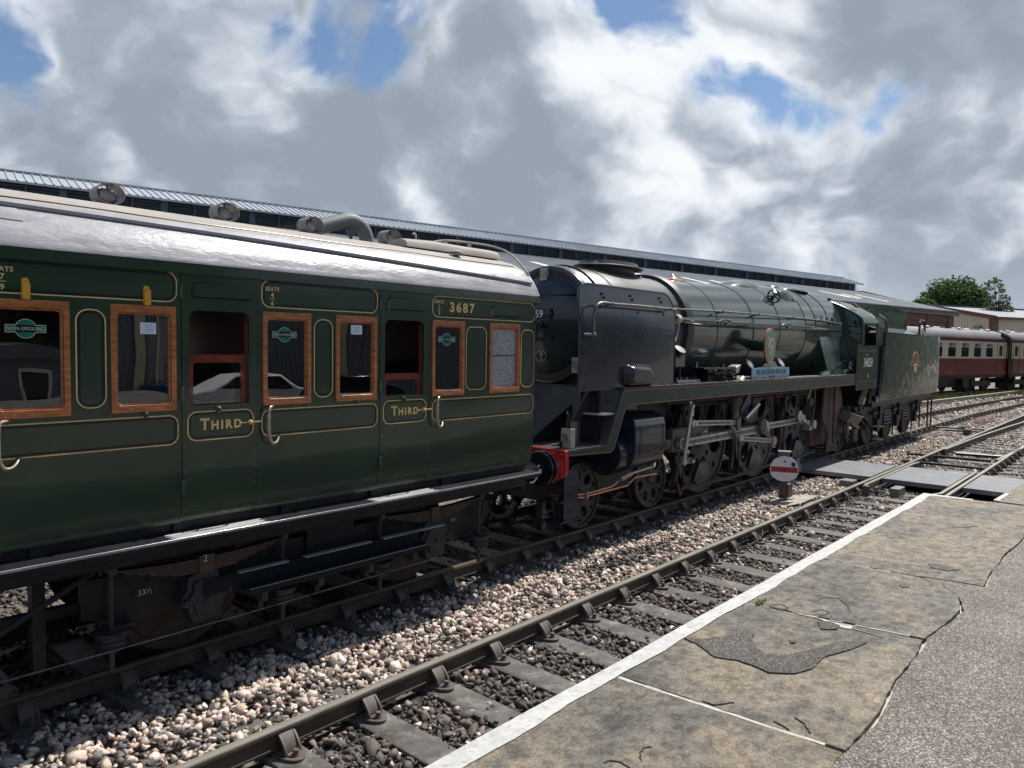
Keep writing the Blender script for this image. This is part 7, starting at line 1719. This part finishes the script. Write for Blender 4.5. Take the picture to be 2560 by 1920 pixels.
# ============================================================ engine shed and its neighbours (all turned 11.8 degrees from the track)
an = radians(-11.83); DV = Vector((cos(an), sin(an), 0)); NV = Vector((-sin(an), cos(an), 0))
def W_(s, p, z): return DV*s+NV*p+Vector((0, 0, z))
S0, S1 = -70, 80.2
PE, ZE, PL, ZL, PM, ZM, PR, ZR = 33.0, 6.72, 43.4, 9.30, 42.75, 10.02, 45.2, 10.86
shed = thing('engine_shed', 'long grey engine shed with corrugated roofs, louvred ridge and brick end', 'engine shed', W_(0, 45, 0))
def strips(x_a, x_b, P0_, Z0_, P1_, Z1_, pitch, rib, rw, name, mt, fine=None):
    """box-profile roof sheets: flat pans with standing ribs"""
    m = MB(); s = x_a; rows = []
    v = []; n = int((x_b-x_a)/pitch); sl = Vector((0, P1_-P0_, Z1_-Z0_)); up = Vector((0, -(Z1_-Z0_), P1_-P0_)).normalized()
    pr_ = []
    for i in range(n):
        a = x_a+i*pitch; pr_ += [(a, 0), (a+pitch-rw, 0), (a+pitch-rw*.72, rib), (a+pitch-rw*.28, rib)]
    pr_.append((x_b, 0)); vs = []
    for (P_, Z_) in ((P0_, Z0_), (P1_, Z1_)):
        for (ss, h) in pr_: vs.append(W_(ss, P_+up.y*h, Z_+up.z*h))
    k = len(pr_); m.add(vs, [(i, i+1, k+i+1, k+i) for i in range(k-1)]); return m.build(name, mt, shed, smooth=0)
strips(S0, S1+.6, PM, ZM, PR, ZR, .372, .05, .085, 'ridge_roof', 'shed_roof')
m = MB(); m.prismz([], 0, 0) if False else None
def quad(mb, a, b, c, d): mb.add([a, b, c, d], [(0, 1, 2, 3)])
m = MB(); quad(m, W_(S0, PR, ZR), W_(S1+.6, PR, ZR), W_(S1+.6, 2*PR-PM, ZM), W_(S0, 2*PR-PM, ZM)); quad(m, W_(S0, PL, ZL), W_(S0, 57.4, ZE), W_(S1, 57.4, ZE), W_(S1, PL, ZL))
m.build('rear_roof', 'shed_lower', shed, smooth=0)
m = MB(); a = W_(S0, PR, ZR+.04); b = W_(S1+.6, PR, ZR+.04); m.bar(a, b, .3, .08); m.bar(W_(S0, PM-.01, ZM-.06), W_(S1+.6, PM-.01, ZM-.06), .04, .10); m.bar(W_(S1+.6, PM, ZM), W_(S1+.6, PR, ZR), .08, .12); m.build('ridge_capping', 'shed_roof', shed, smooth=0)
m = MB(); quad(m, W_(S0, PL-.02, ZL-.1), W_(S1, PL-.02, ZL-.1), W_(S1, PL-.02, ZM+.1), W_(S0, PL-.02, ZM+.1)); quad(m, W_(S1, PL, ZL-.1), W_(S1, 47, ZL-.1), W_(S1, 47, ZM+.1), W_(S1, PL, ZM+.1)); m.add([W_(S1, PL, ZM+.1), W_(S1, 47, ZM+.1), W_(S1, PR, ZR-.1)], [(0, 1, 2)])
s = S0; i = 0
lv = MB()
for k in range(4): lv.obox(W_((S0+S1)/2, PL-.12, ZL+.12+k*.17), DV*((S1-S0)/2), NV*.09+Vector((0, 0, .05)), Vector((0, 0, .008))+NV*-.004)
while s < S1:
    big = (i % 3 == 0); lv.obox(W_(s, PL-.16, ZL+.32), DV*(.17 if big else .04), NV*.05, Vector((0, 0, .40))); s += 1.55; i += 1
m.build('ridge_wall', 'shed_dark', shed, smooth=0); lv.build('louvre', 'shed_dark', shed, smooth=0)
strips(S0, S1+.4, PE-.3, ZE-.07, PL, ZL, .33, .03, .12, 'main_roof', 'shed_lower')
m = MB(); up = Vector((0, 0, .06)); sl = (ZL-ZE)/(PL-PE)
def roofpt(px, py):  # where a surveyed pixel meets the main roof plane
    d = ray(px, py); p0 = W_(0, PE, ZE); nn = (W_(0, PL, ZL)-p0).cross(DV); t = (p0-Vector(CAM)).dot(nn)/Vector(d).dot(nn); return Vector(CAM)+Vector(d)*t
for pa_, pb_ in (((1574, 681), (1650, 701)), ((1704, 694), (1790, 712)), ((1966, 721), (2033, 733)), ((2048, 728), (2150, 747)), ((2100, 737.6), (2157, 747.8)), ((2139, 737.6), (2241, 757))):
    v = roofpt(*pa_); s_ = v.dot(DV); w = roofpt(*pb_); p_a = v.dot(NV); p_b = w.dot(NV); p_a, p_b = min(p_a, PL-.8), max(min(p_b, p_a-2), PE+.8)
    z_ = lambda p: ZE+(p-PE)*sl+.045
    quad(m, W_(s_-.35, p_a, z_(p_a)), W_(s_+.35, p_a, z_(p_a)), W_(s_+.35, p_b, z_(p_b)), W_(s_-.35, p_b, z_(p_b)))
    if s_ < 60:
        for ds in (-9, 9.2): quad(m, W_(s_+ds-.35, p_a, z_(p_a)), W_(s_+ds+.35, p_a, z_(p_a)), W_(s_+ds+.35, p_b, z_(p_b)), W_(s_+ds-.35, p_b, z_(p_b)))
m.build('roof_light', 'rooflight', shed, smooth=0)
m = MB(); m.bar(W_(S0, PE-.28, ZE-.28), W_(S1+.4, PE-.28, ZE-.28), .06, .5); m.bar(W_(S0, PE-.38, ZE-.12), W_(S1+.4, PE-.38, ZE-.12), .14, .10)
m.bar(W_(S1+.4, PE-.3, ZE-.3), W_(S1+.4, PL, ZL-.2), .06, .3); m.build('fascia', 'fascia', shed, smooth=0)
m = MB(); vs = [W_(0, 0, 0)]
def wallbox(mb, s0, s1, p0, p1, z0, z1): mb.obox(W_((s0+s1)/2, (p0+p1)/2, (z0+z1)/2), DV*(s1-s0)/2, NV*(p1-p0)/2, Vector((0, 0, (z1-z0)/2)))
wallbox(m, S0, S1, PE, PE+.3, 0, ZE-.25); wallbox(m, S1-.3, S1, PE, 57, 0, ZE-.1)
m.add([W_(S1, PE, ZE-.1), W_(S1, 57, ZE-.1), W_(S1, PL+1, ZL+.1), W_(S1, PL-1, ZL-.1)], [(0, 1, 2, 3)])
s = S1-.5
while s > 20: wallbox(m, s-1.1, s, PE-.18, PE, 0, ZE-.55); wallbox(m, s-4.6, s-1.1, PE-.12, PE, ZE-1.15, ZE-.55); s -= 4.6
m.build('brick_wall', 'brick', shed, smooth=0)
m = MB(); s = S1-1.6
while s > 20: wallbox(m, s-3.2, s-.4, PE-.03, PE+.02, 2.0, ZE-1.6); s -= 4.6
m.build('shed_opening', 'glass_dark', shed, smooth=0)
# beige and maroon building at the right
cor = at(2488, 793, D=100); a2 = radians(-26.5); D2 = Vector((cos(a2), sin(a2), 0)); N2 = Vector((-sin(a2), cos(a2), 0)); ze = cor.z
def hit(px, py, org, nrm): d = Vector(ray(px, py)); t = (org-Vector(CAM)).dot(nrm)/d.dot(nrm); return Vector(CAM)+d*t
apx = hit(2322, 765, cor, D2); hw_ = (apx-cor).dot(N2); za = apx.z
hall = thing('industrial_hall', 'beige clad industrial hall with maroon trim and pale grey roof beyond the brick shed end', 'building', (cor.x, cor.y, 0))
def H_(a, b, z): return Vector((cor.x, cor.y, 0))+D2*a+N2*b+Vector((0, 0, z))
m = MB(); m.add([H_(0, 0, 0), H_(0, 2*hw_, 0), H_(0, 2*hw_, ze), H_(0, hw_, za), H_(0, 0, ze)], [(0, 1, 2, 3, 4)]); quad(m, H_(0, 0, 0), H_(60, 0, 0), H_(60, 0, ze), H_(0, 0, ze))
for i in range(48): b = hw_*2*(i+.5)/48; zt = ze+(za-ze)*(1-abs(b/hw_-1)); m.obox(H_(-.03, b, zt/2), D2*.03, N2*.05, Vector((0, 0, zt/2-.1)))
for i in range(150): m.obox(H_(.2+i*.4, -.02, ze/2), D2*.06, N2*.02, Vector((0, 0, ze/2-.05)))
m.build('cladding_wall', 'cream_clad', hall, smooth=0)
m = MB(); quad(m, H_(-.4, -.5, ze-.05), H_(60, -.5, ze-.05), H_(60, hw_, za+.05), H_(-.4, hw_, za+.05)); quad(m, H_(-.4, 2*hw_+.5, ze-.05), H_(60, 2*hw_+.5, ze-.05), H_(60, hw_, za+.05), H_(-.4, hw_, za+.05)); m.build('hall_roof', 'bldg_roof', hall, smooth=0)
m = MB(); m.bar(H_(-.42, hw_, za+.12), H_(60, hw_, za+.12), .5, .25); m.build('ridge_capping', 'shed_dark', hall, smooth=0)
m = MB(); m.bar(H_(-.42, -.5, ze-.1), H_(-.42, hw_, za), .1, .55); m.bar(H_(-.42, 2*hw_+.5, ze-.1), H_(-.42, hw_, za), .1, .55); m.bar(H_(-.4, -.5, ze-.12), H_(60, -.5, ze-.12), .12, .35); m.obox(H_(0, -.05, ze/2), D2*.55, N2*.08, Vector((0, 0, ze/2))); m.obox(H_(-.06, .35, ze/2), D2*.05, N2*.4, Vector((0, 0, ze/2))); m.build('maroon_trim', 'maroon_trim', hall, smooth=0)
m = MB(); m.obox(H_(-.1, hw_*1.0, 2.4), D2*.06, N2*(hw_*.62), Vector((0, 0, 2.4))); m.build('hall_doorway', 'line_black', hall, smooth=0)
m = MB(); m.obox(H_(-.3, 2.2, ze-1.3), D2*.3, N2*.5, Vector((0, 0, .12))); m.build('wall_lamp', 'fascia', hall, smooth=0)

# ============================================================ maroon and cream coaches
PT = 19.9
def mk_coach(s0, s1, label, nm):
    ctr = W_((s0+s1)/2, PT+1.35, 0); root = thing('maroon_coach', label, 'railway coach', ctr, 'maroon and cream coaches beyond the tender')
    def wb(mb, a, b, p0, p1, z0, z1): mb.obox(W_((a+b)/2, (p0+p1)/2, (z0+z1)/2), DV*(b-a)/2, NV*(p1-p0)/2, Vector((0, 0, (z1-z0)/2)))
    m = MB(); wb(m, s0, s1, PT, PT+2.7, 1.20, 2.20); wb(m, s0, s1, PT+.01, PT+2.69, 3.28, 3.50); m.build('lower_body', 'mk_maroon', root, smooth=0)
    m = MB(); wb(m, s0, s1, PT, PT+2.7, 2.20, 3.28); up_ = m.build('upper_body', 'mk_cream', root, smooth=0)
    m = MB(); pr_ = [(PT-.04, 3.46), (PT-.02, 3.56), (PT+.12, 3.72), (PT+.4, 3.92), (PT+.85, 4.05), (PT+1.35, 4.09), (PT+1.85, 4.05), (PT+2.3, 3.92), (PT+2.58, 3.72), (PT+2.72, 3.56), (PT+2.74, 3.46)]
    m.loft([[W_(s, p, z) for p, z in pr_] for s in (s0-.02, s1+.02)]); m.build('roof', 'mk_roof', root, smooth=45)
    m = MB()
    for i in range(9): s = s0+1.2+i*(s1-s0-2.4)/8; m.sph(W_(s, PT+.75+.5*(i % 2), 4.07), .16, 10, 6, sc=(1, 1, .6)); m.sph(W_(s+1, PT+1.5, 4.1), .14, 10, 6, sc=(1, 1, .6))
    m.build('roof_ventilator', 'letter_white', root)
    L_ = s1-s0; ws = []
    n = int((L_-3.2)/1.83)
    for i in range(n): ws.append((s0+1.75+i*(L_-3.5)/n+.25, s0+1.75+i*(L_-3.5)/n+.25+1.12))
    for a, b in ws:
        g1 = MB(); f1 = MB(); c1_ = MB()
        wb(g1, a, b, PT-.008, PT+.02, 2.30, 3.16)
        f1.obox(W_((a+b)/2, PT-.015, 2.92), DV*(b-a)/2, NV*.012, Vector((0, 0, .018)))
        for q in (.02, .12, .24, .5, .62, .74, .88): wb(c1_, a+(b-a)*q, a+(b-a)*(q+.055), PT-.012, PT-.007, 2.95, 3.15)
        for z in (2.295, 3.165): f1.obox(W_((a+b)/2, PT-.012, z), DV*((b-a)/2+.02), NV*.012, Vector((0, 0, .012)))
        for s in (a, b): f1.obox(W_(s, PT-.012, 2.73), DV*.012, NV*.012, Vector((0, 0, .43)))
        g1.build('window', 'glass_dark', up_, smooth=0); f1.build('window_frame', 'letter_white', up_, smooth=0); c1_.build('curtain', 'curtain', up_, smooth=0)
    for s in (s0+.55, s1-1.15):
        g1 = MB(); wb(g1, s, s+.5, PT-.008, PT+.02, 2.36, 3.05); g1.build('door_window', 'glass_dark', up_, smooth=0)
        f1 = MB(); f1.obox(W_(s+.25, PT-.012, 2.35), DV*.3, NV*.015, Vector((0, 0, .015))); f1.build('window_sill', 'letter_white', up_, smooth=0)
    m = MB()
    for s in (s0+.3, s0+1.35, s1-1.5, s1-.35): m.obox(W_(s, PT-.01, 2.3), DV*.008, NV*.01, Vector((0, 0, 1.0)))
    m.build('door_edge', 'line_black', up_, smooth=0)
    m = MB(); wb(m, s0, s1, PT+.1, PT+2.6, .95, 1.2); wb(m, s0, s1, PT-.02, PT+.02, 1.12, 1.2)
    for c_ in (s0+3.0, s1-3.0):
        wb(m, c_-1.5, c_+1.5, PT+.3, PT+.4, .4, .75); wb(m, c_-1.5, c_+1.5, PT+2.3, PT+2.4, .4, .75)
    wb(m, (s0+s1)/2-2.6, (s0+s1)/2-1.2, PT+.3, PT+.9, .45, 1.0); wb(m, (s0+s1)/2+.6, (s0+s1)/2+2.0, PT+.3, PT+.9, .5, 1.0); wb(m, s0+6.2, s1-6.2, PT+.5, PT+.6, .38, 1.0); wb(m, s0+4.6, s0+5.6, PT+.2, PT+.5, .45, .95); wb(m, s1-6, s1-5.1, PT+.2, PT+.5, .4, .95); wb(m, s0+1.6, s0+4.4, PT+1.2, PT+1.5, .1, 1.0); wb(m, s1-4.4, s1-1.6, PT+1.2, PT+1.5, .1, 1.0); m.build('underframe', 'frame_black', root, smooth=0)  # boxes extended to put shade into the gap below the body
    for c_ in (s0+3.0, s1-3.0):
        for d_ in (-1.3, 1.3):
            for p_ in (PT+.62, PT+2.08): w = MB(); o_ = W_(c_+d_, p_, .46); w.lathe(o_, NV, [(0, 0), (0, .42), (.0, .455), (.1, .46), (.12, .48), (.14, .48), (.14, 0)], 28); w.build('wheel', 'rust_frame', root)
    return root
sj = hit(2515, 890, W_(0, PT, 0), NV).dot(DV)
mk_coach(sj-20.0, sj, 'maroon and cream coach directly behind the green tender', 0)
mk_coach(sj+.95, sj+20.9, 'maroon and cream coach cut off by the right edge, past the dark gangway', 1)
m = MB(); m.loft([[W_(s, p, z) for p, z in [(PT+.25, 1.1), (PT+.25, 3.3), (PT+.5, 3.75), (PT+1.35, 3.95), (PT+2.2, 3.75), (PT+2.45, 3.3), (PT+2.45, 1.1)]] for s in (sj-.05, sj+1.0)])
m.tube([W_(sj-.6, PT+.05, 3.78), W_(sj-.1, PT-.05, 3.7), W_(sj+.4, PT-.05, 3.35), W_(sj+.5, PT-.05, 2.4), W_(sj+.5, PT-.05, 1.2)], .12, 8, sub=3)
o = m.build('gangway_bellows', 'line_black', None, smooth=40); tag(o, 'black flexible gangway bellows between the two maroon coaches', 'gangway')
side_track = thing('siding_track', 'railway track under the maroon and cream coaches', 'railway track', W_(50, PT+1.35, 0), kind='structure')
for p_ in (PT+.6, PT+2.1): a = W_(10, p_, 0); b = W_(95, p_, 0); rail([tuple(a), tuple(b)], side_track, 'rail_dull')
g = MB(); g.add([W_(20, PT-.3, -.205), W_(100, PT-.3, -.205), W_(100, PT+3.6, -.205), W_(20, PT+3.6, -.205)], [(0, 1, 2, 3)]); o = g.build('siding_bed', 'ballast_oil_shade', None, smooth=0); tag(o, 'bed under the maroon coaches, darkened for their shade', 'ballast', kind='structure')  # shade below the coaches is put into the bed colour
kb = MB(); k0 = at(2330, 1003, Z=.0); k1 = at(2440, 990, Z=0); k2 = at(2560, 976, Z=0)
kb.bar(Vector((k0.x-3, k0.y+.3, -.1)), (k1.x, k1.y, -.1), .2, .28); kb.bar((k1.x, k1.y, -.1), (k2.x, k2.y, -.1), .2, .28); kb.bar((k2.x, k2.y, -.1), (k2.x+12, k2.y-1.1, -.1), .2, .28)
o = kb.build('concrete_kerb', 'concrete', None, smooth=0); tag(o, 'low pale concrete kerb in front of the maroon coaches', 'kerb')
# weeds along the siding
m = MB(); r = random.Random(6)
for i in range(5200):
    s = r.uniform(30, 75); p = PT-.1-abs(r.gauss(0, .45)); h = r.uniform(.1, .45); q = W_(s, p, -.18)
    if smooth_noise(np.array([s]), np.array([p]), .9, 4)[0] < -.1 and r.random() < .7: continue
    a = r.uniform(0, 6.3); t = Vector((cos(a), sin(a), 0))*.03; l = Vector((r.uniform(-.1, .1), r.uniform(-.1, .1), h)); m.add([q-t, q+t, q+l], [(0, 1, 2)])
o = m.build('grass', 'grassg', None, smooth=0); tag(o, 'rough weeds along the foot of the maroon coaches', 'grass', kind='stuff')
# water column behind the green coach
wc = thing('water_crane', 'dark grey swan-neck water crane rising behind the green coach roof, with a chain', 'water crane', (5.1, 8.6, 0))
Bz = zz(600, 500, 800); q = lambda a, b: at(*Bz(a, b), Y=8.8)
m = MB(); m.tube([q(470, 215), q(545, 188), q(600, 172), q(680, 152), q(745, 140), q(800, 155), q(845, 195), q(868, 245), q(875, 300)]+[q(875, 300)+Vector((0, 0, -.6)), q(875, 300)+Vector((0, 0, -3.6))], .105, 16, sub=4)
m.build('swan_neck', 'fascia', wc)
m = MB(); a = q(745, 97); m.tube([q(700, 118), a, q(760, 100), q(800, 135)], .02, 6); m.cyl(q(765, 130), q(765, 270), .025, n=8); m.obox(q(765, 210), (.05, 0, 0), (0, .05, 0), (0, 0, .08)); m.build('crane_bracket', 'shed_dark', wc)
m = MB(); b = q(250, 186); a = q(730, 103); n = 44
for i in range(n):
    p = a.lerp(b, i/n)+Vector((0, 0, -.05*sin(pi*i/n))); m.lathe(p, ((0, 1, 0) if i % 2 else (0, .2, 1)), [(-.004, .012), (-.004, .022), (.004, .022), (.004, .012), (-.004, .012)], 7)
m.build('chain', 'frame_black', wc)

# ============================================================ trees
def tree(name, label, base, h, blobs_, n, leaf, mt, trunk_r=.35, seed=1, group=None):
    root = thing(name, label, 'tree', base, group); r = random.Random(seed); m = MB()
    B = Vector(base); m.tube([B, B+Vector((.1, 0, h*.3)), B+Vector((-.1, .1, h*.55))], [trunk_r, trunk_r*.7, trunk_r*.45], 8)
    for (cx_, cy_, cz_, rr, *_) in blobs_:
        c = B+Vector((cx_, cy_, cz_)); m.tube([B+Vector((0, 0, h*r.uniform(.3, .5))), (B+c)/2+Vector((0, 0, h*.28)), c], [trunk_r*.35, trunk_r*.2, trunk_r*.06], 6)
    m.build('trunk', 'bark', root)
    npr = np.random.default_rng(seed); tot = sum(b[3]**2*(b[4] if len(b) > 4 else 1) for b in blobs_); Vs = []
    for b in blobs_:
        k = int(n*b[3]**2*(b[4] if len(b) > 4 else 1)/tot); d = npr.normal(size=(k, 3)); d /= np.linalg.norm(d, axis=1)[:, None]; rad = b[3]*(.55+.5*npr.random(k))*(1+.16*np.sin(d[:, 0]*7+b[0])+.14*np.sin(d[:, 2]*9+b[1]))
        c = np.array(B)+np.array(b[:3])+d*rad[:, None]*np.array([1, 1, .85]); s = leaf*npr.uniform(.6, 1.4, k)
        u = npr.normal(size=(k, 3)); u /= np.linalg.norm(u, axis=1)[:, None]; w = np.cross(u, d+.6*npr.normal(size=(k, 3))); w /= np.linalg.norm(w, axis=1)[:, None]+1e-9
        Vs.append(np.stack([c-u*s[:, None], c+w*s[:, None]*.55, c+u*s[:, None], c-w*s[:, None]*.55], 1).reshape(-1, 3))
    V = np.concatenate(Vs); F = np.arange(len(V)).reshape(-1, 4); me = bpy.data.meshes.new('crown'); me.from_pydata(V.tolist(), [], F.tolist()); me.materials.append(MAT[mt]); link('crown', me, root)
    return root
DT = 120
def base_at(px, D=DT): v = at(px, 880, D=D); return (v.x, v.y, -.3)
r = random.Random(12)
tb_ = base_at(2372, 125); right = Vector(Rv)*1.0
def cl(pix, rr, D=125, dens=1): v = at(*pix, D=D)-Vector(tb_); return (v.x, v.y, v.z, rr, dens)
bl = [cl(p, q) for p, q in (((2392, 740), 3.3), ((2362, 742), 3.3), ((2420, 740), 2.6), ((2408, 728), 2.4), ((2440, 752), 2.0), ((2340, 758), 2.4), ((2380, 728), 2.2), ((2445, 765), 1.6), ((2425, 723), 1.3), ((2452, 745), 1.0), ((2375, 765), 3.0), ((2415, 765), 3.0), ((2450, 733), .7), ((2424, 714), .6), ((2355, 728), .9), ((2330, 750), 1.0))]
tree('broadleaf_tree', 'large full green tree behind the beige hall, left of the slim tree', tb_, 11, bl, 15000, .25, 'leaf', seed=3, group='trees beyond the sheds')
tb_ = base_at(2300, 118); bl = [cl(p, q, 118) for p, q in (((2300, 765), 1.2), ((2315, 768), 1.3), ((2288, 766), .8), ((2325, 765), .9), ((2310, 758), .7), ((2297, 757), .6))]
tree('bushy_tree', 'low bushy tree crown just showing over the brick shed roof', tb_, 8, bl, 3600, .22, 'leaf_ash', seed=5, group='trees beyond the sheds')
tb_ = base_at(2492, 112); bl = []
for (px_, py_, q) in ((2488, 697, .35), (2485, 705, .5), (2474, 706, .45), (2470, 712, .5), (2466, 722, .55), (2497, 704, .6), (2500, 714, .6), (2480, 722, .45), (2464, 735, .6), (2505, 726, .7), (2490, 732, .4), (2472, 748, .7), (2484, 742, .5), (2510, 742, .7), (2520, 748, .6), (2466, 762, .6), (2480, 760, .6), (2500, 758, .8), (2515, 760, .8), (2525, 770, .6), (2475, 775, .7), (2495, 773, .9), (2510, 776, .9), (2530, 780, .5), (2462, 708, .25), (2485, 695, .2)): bl.append(cl((px_, py_), q*.78, 112))
tree('slim_tree', 'tall slim open-crowned tree rising alone against the sky at right', tb_, 11, bl, 1700, .16, 'leaf_ash', trunk_r=.22, seed=9, group='trees beyond the sheds')

# ============================================================ what the windows and paintwork mirror, behind the camera
sb_ = thing('corrugated_building', 'grey corrugated building mirrored in the coach windows', 'building', (12, -14, 0))
m = MB(); m.box(13.6, 30, -20, -14, -.2, 4.6); m.box(8.4, 11.2, -17, -13.6, -.2, 4.4)
for i in range(80): m.box(13.6+i*.2, 13.67+i*.2, -14.04, -13.98, -.2, 4.6)
for i in range(14): m.box(8.4+i*.2, 8.46+i*.2, -13.63, -13.58, -.2, 4.4)
m.build('corrugated_wall', 'grey_clad', sb_, smooth=0)
m = MB(); m.prismx([(-20.6, 4.5), (-13.6, 4.5), (-13.6, 4.7), (-17, 6.2), (-20.6, 4.7)], 13, 30.5); m.build('pitched_roof', 'bldg_roof', sb_, smooth=0)
m = MB()
for x0_, x1_ in ((9.55, 9.9), (10.28, 10.34), (17.0, 17.7), (8.62, 8.72)): m.box(x0_, x1_, -13.55, -13.48, .9 if x1_-x0_ > .2 else .4, 4.2)
m.build('cream_pilaster', 'panel_cream', sb_, smooth=0)
m = MB(); m.box(9.75, 10.9, -13.4, -13.36, .35, 1.05); m.build('blue_board', 'sig_blue', sb_, smooth=0)
hut = thing('grey_hut', 'low grey hut with a white framed window mirrored in the first coach window', 'hut', (6.8, -13, 0))
m = MB(); m.box(4.8, 8.2, -15, -12.6, -.2, 1.9); m.build('hut_wall', 'grey_clad', hut, smooth=0)
m = MB(); m.prism([(4.6+3.8*t/12, 1.88+.42*sin(pi*t/12)) for t in range(13)], -15.2, -12.4); m.build('curved_roof', 'bldg_roof', hut, smooth=0)
m = MB(); m.box(6.3, 6.95, -12.62, -12.58, .55, 1.55); wf = m.build('window', 'glass_dark', hut, smooth=0)
m = MB(); frame(m, rrect(6.22, 7.03, .47, 1.63, .01), rrect(6.3, 6.95, .55, 1.55, .01), -12.66, -12.57); m.box(6.3, 6.95, -12.66, -12.6, 1.22, 1.28); m.build('window_frame', 'white', hut, smooth=0)
hb = thing('cream_building', 'cream rendered building mirrored in the locomotive paintwork', 'building', (24, -24, 0))
m = MB(); m.box(18, 32, -30, -24, -.3, 4.2); m.build('rendered_wall', 'cream_wall', hb, smooth=0); m = MB(); m.prismx([(-30.5, 4.1), (-23.5, 4.1), (-27, 6.6)], 17.5, 32.5); m.build('roof', 'brick', hb, smooth=0)
m = MB()
for i in range(4): m.box(19.4+i*3.2, 20.6+i*3.2, -24.03, -23.97, 1.2, 2.8)
m.build('window', 'glass_dark', hb, smooth=0)
r = random.Random(31)
HT = ((7, -19, 8, 'tree mirrored above the parked cars, behind the grey hut'), (12.4, -17.5, 8, 'tree mirrored in the first coach door glass'), (1.5, -18, 8, 'tree mirrored in the first coach windows'), (54, -4.5, 9, 'nearest of the row of trees mirrored in the tender side'), (62, -7, 10, 'second of the row of trees mirrored in the tender side'),
      (70, -9, 11, 'third of the row of trees mirrored in the tender side'), (79, -10, 11, 'fourth of the row of trees mirrored in the tender side'), (88, -13, 12, 'fifth of the row of trees mirrored in the tender side'), (98, -13, 12, 'sixth of the row of trees mirrored in the tender side'), (110, -14, 13, 'seventh of the row of trees mirrored in the tender side'), (124, -18, 14, 'farthest of the row of trees mirrored in the tender side'), (40, -16, 10, 'tree mirrored in the boiler side'))
for i, (x, y, h, lab) in enumerate(HT):
    bl = [(r.uniform(-4.5, 4.5), r.uniform(-2, 1.6), h*r.uniform(.2, .85), r.uniform(1.8, 2.9), 1) for _ in range(13)]
    tree('hedgerow_tree', lab, (x, y, -.3), h, bl, 3000, .55, 'leaf', seed=40+i, group='trees behind the viewer')
# a parked car, seen only as a reflection in the coach glass
def car(x, y, rz, paint, label):
    root = thing('parked_car', label, 'car', (0, 0, 0), 'parked cars mirrored in the glass'); R = Matrix.Rotation(rz, 4, 'Z'); T = Matrix.Translation((x, y, 0))@R
    def tf(mb): mb.v = [tuple(T@Vector(v)) for v in mb.v]; return mb
    prof_ = [(-2.1, .35), (-2.15, .7), (-2.0, .95), (-1.5, 1.02), (-.8, 1.42), (.6, 1.46), (1.3, 1.05), (1.9, .92), (2.12, .7), (2.1, .35)]
    m = MB(); m.prism(prof_, -.88, .88); b = tf(m).build('body', paint, root, smooth=30, bevel=.05)
    m = MB(); m.prism([(-1.3, 1.05), (-.75, 1.38), (.55, 1.41), (1.05, 1.07)], -.895, .895); tf(m).build('window', 'glass_dark', root, smooth=0)
    for wx in (-1.3, 1.3):
        for wy in (-.85, .85): m = MB(); m.cyl((wx, wy-.1, .33), (wx, wy+.1, .33), .33, n=24); w = tf(m).build('wheel', 'line_black', root)
    m = MB()
    for wy in (-.6, .6): m.box(2.08, 2.14, wy-.15, wy+.15, .62, .74)
    tf(m).build('headlight', 'chrome', root)
    root.location = (0, 0, 0)
car(12.6, -11.8, .2, 'white', 'white parked car mirrored in the first coach door glass'); car(15.9, -11.2, .15, 'loco_black', 'black parked car mirrored in the coach glass beside the white one')
m = MB(); m.box(9.8, 40, -18, -7, -.3, -.02); o = m.build('car_park', 'tarmac', None, smooth=0); tag(o, 'tarmac car park behind the platform end', 'car park', kind='structure')
